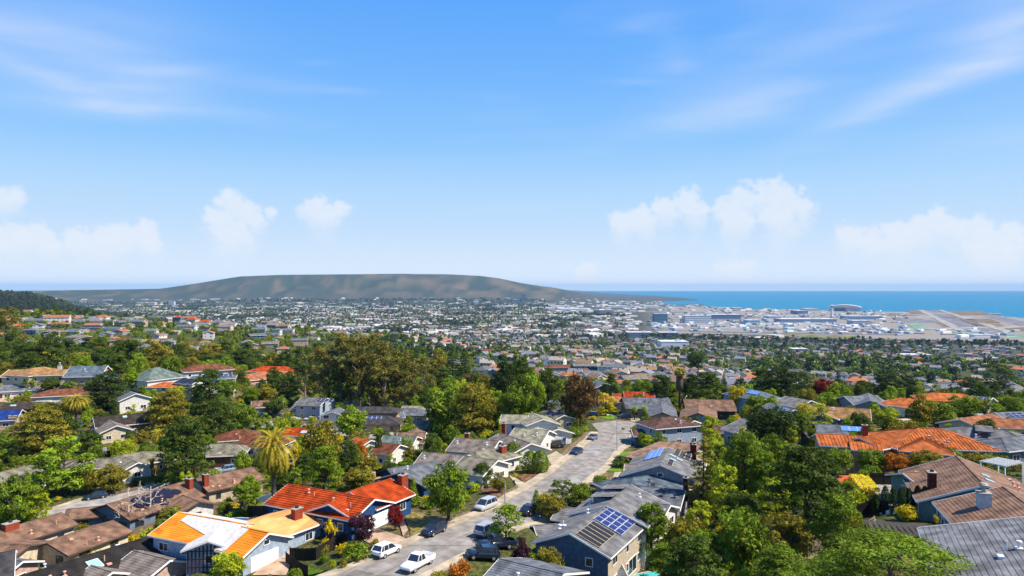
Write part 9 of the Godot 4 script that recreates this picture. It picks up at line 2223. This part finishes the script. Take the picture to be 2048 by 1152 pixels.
func airfield(tarmac: Material, tangrass: Material, greenpaint: Material, paleapron: Material, drygrass: Material) -> void:
	flat_sheet("runway", [Vector3(2948.1, 3.60, -5180.6), Vector3(3102.9, 3.60, -5298.4), Vector3(1765.6, 3.60, -2619.4), Vector3(1603, 3.60, -2534)], tarmac)
	flat_sheet("runway", [Vector3(2705.4, 3.95, -4163), Vector3(2880.1, 3.95, -4317.2), Vector3(2100.7, 3.95, -2775.3), Vector3(1976.9, 3.95, -2710.8)], tarmac)
	flat_sheet("runway", [Vector3(2098.6, 4.30, -4019.4), Vector3(2140.5, 4.30, -3821.8), Vector3(2044, 4.30, -3378.7), Vector3(1810.7, 4.30, -3378.7)], tarmac)
	flat_sheet("airfield_grass", [Vector3(2819.3, 4.65, -5180.6), Vector3(2926.6, 4.65, -5180.6), Vector3(2582.2, 4.65, -4483.2), Vector3(2470.7, 4.65, -4483.2)], tangrass)
	flat_sheet("airfield_grass", [Vector3(3013.5, 5.00, -5068), Vector3(3276, 5.00, -5068), Vector3(2865.2, 5.00, -4317.2), Vector3(2626.7, 5.00, -4317.2)], tangrass)
	flat_sheet("airfield_grass", [Vector3(2321.5, 5.35, -3760.1), Vector3(2482.5, 5.35, -3760.1), Vector3(2249.4, 5.35, -3330.4), Vector3(2077.1, 5.35, -3283.5)], tangrass)
	flat_sheet("airfield_grass", [Vector3(2048.3, 3.60, -3237.9), Vector3(2182.4, 3.60, -3237.9), Vector3(2088.8, 3.60, -3067.5), Vector3(1946.6, 3.60, -3027.6)], tangrass)
	flat_sheet("airfield_grass", [Vector3(1974, 3.95, -3378.7), Vector3(1991.8, 3.95, -3330.4), Vector3(1818.5, 3.95, -2988.8), Vector3(1742.8, 3.95, -2914.1)], tangrass)
	flat_sheet("airfield_grass", [Vector3(2369.9, 4.30, -4662.6), Vector3(2449.7, 4.30, -4571.1), Vector3(2346, 4.30, -4163), Vector3(2144.8, 4.30, -4163)], tangrass)
	flat_sheet("airfield_grass", [Vector3(1984.3, 4.65, -2914.1), Vector3(2086.9, 4.65, -2951), Vector3(1939.5, 4.65, -2710.8), Vector3(1864.6, 4.65, -2710.8)], tangrass)
	flat_sheet("green_apron", [Vector3(1768.8, 5.00, -3237.9), Vector3(1892.3, 5.00, -3378.7), Vector3(1602.3, 5.00, -2775.3), Vector3(1563.4, 5.00, -2808.8)], greenpaint)
	flat_sheet("green_apron", [Vector3(1575.2, 5.35, -2649.2), Vector3(1648, 5.35, -2619.4), Vector3(1594.4, 5.35, -2506.8), Vector3(1481.9, 5.35, -2506.8)], greenpaint)
	flat_sheet("green_apron", [Vector3(1708, 3.60, -2534), Vector3(1793.5, 3.60, -2506.8), Vector3(1684.1, 3.60, -2331.3), Vector3(1619.8, 3.60, -2354.8)], greenpaint)
	flat_sheet("apron", [Vector3(1241.3, 3.95, -3378.7), Vector3(1437.3, 3.95, -3378.7), Vector3(1248.7, 3.95, -2843), Vector3(1058.6, 3.95, -2914.1)], paleapron)
	flat_sheet("apron", [Vector3(818.1, 4.30, -3150.4), Vector3(992.1, 4.30, -3150.4), Vector3(915, 4.30, -2843), Vector3(727.5, 4.30, -2878.1)], paleapron)
	flat_sheet("runway", [Vector3(546, 4.65, -5068), Vector3(1328.2, 4.65, -4856.8), Vector3(1275.1, 4.65, -4662.6), Vector3(523.2, 4.65, -4856.8)], tarmac)
	flat_sheet("taxiway", [Vector3(2967.5, 5.00, -5298.4), Vector3(3015.1, 5.00, -5298.4), Vector3(1611.8, 5.00, -2534), Vector3(1576.7, 5.00, -2534)], paleapron)
	flat_sheet("taxiway", [Vector3(3110.2, 5.35, -5298.4), Vector3(3146.8, 5.35, -5298.4), Vector3(1836.9, 5.35, -2649.2), Vector3(1763.8, 5.35, -2590.3)], paleapron)
	flat_sheet("taxiway", [Vector3(1598.1, 3.60, -4317.2), Vector3(2598.2, 3.60, -4019.4), Vector3(2525, 3.60, -3885.5), Vector3(1541, 3.60, -4163)], paleapron)
	flat_sheet("taxiway", [Vector3(2267.4, 3.95, -4856.8), Vector3(3081.1, 3.95, -4571.1), Vector3(3005.3, 3.95, -4440.5), Vector3(2198.7, 3.95, -4709.7)], paleapron)
	flat_sheet("taxiway", [Vector3(1445.1, 4.30, -2843), Vector3(2169.3, 4.30, -3067.5), Vector3(2111.3, 4.30, -2951), Vector3(1394.1, 4.30, -2742.7)], paleapron)
	flat_sheet("rail_line", [Vector3(666.5, 4.65, -2710.8), Vector3(1358, 4.65, -2534), Vector3(1329.1, 4.65, -2480.1), Vector3(651.3, 4.65, -2649.2)], tarmac)
	flat_sheet("dry_field", [Vector3(938, 5.00, -2534), Vector3(1167.2, 5.00, -2428.4), Vector3(1077.5, 5.00, -2241.6), Vector3(846.9, 5.00, -2331.3)], drygrass)
	flat_sheet("freeway", [Vector3(946.1, 5.35, -2878.1), Vector3(1377.9, 5.35, -2710.8), Vector3(1477.6, 5.35, -2590.3), Vector3(1445.5, 5.35, -2534)], tarmac)
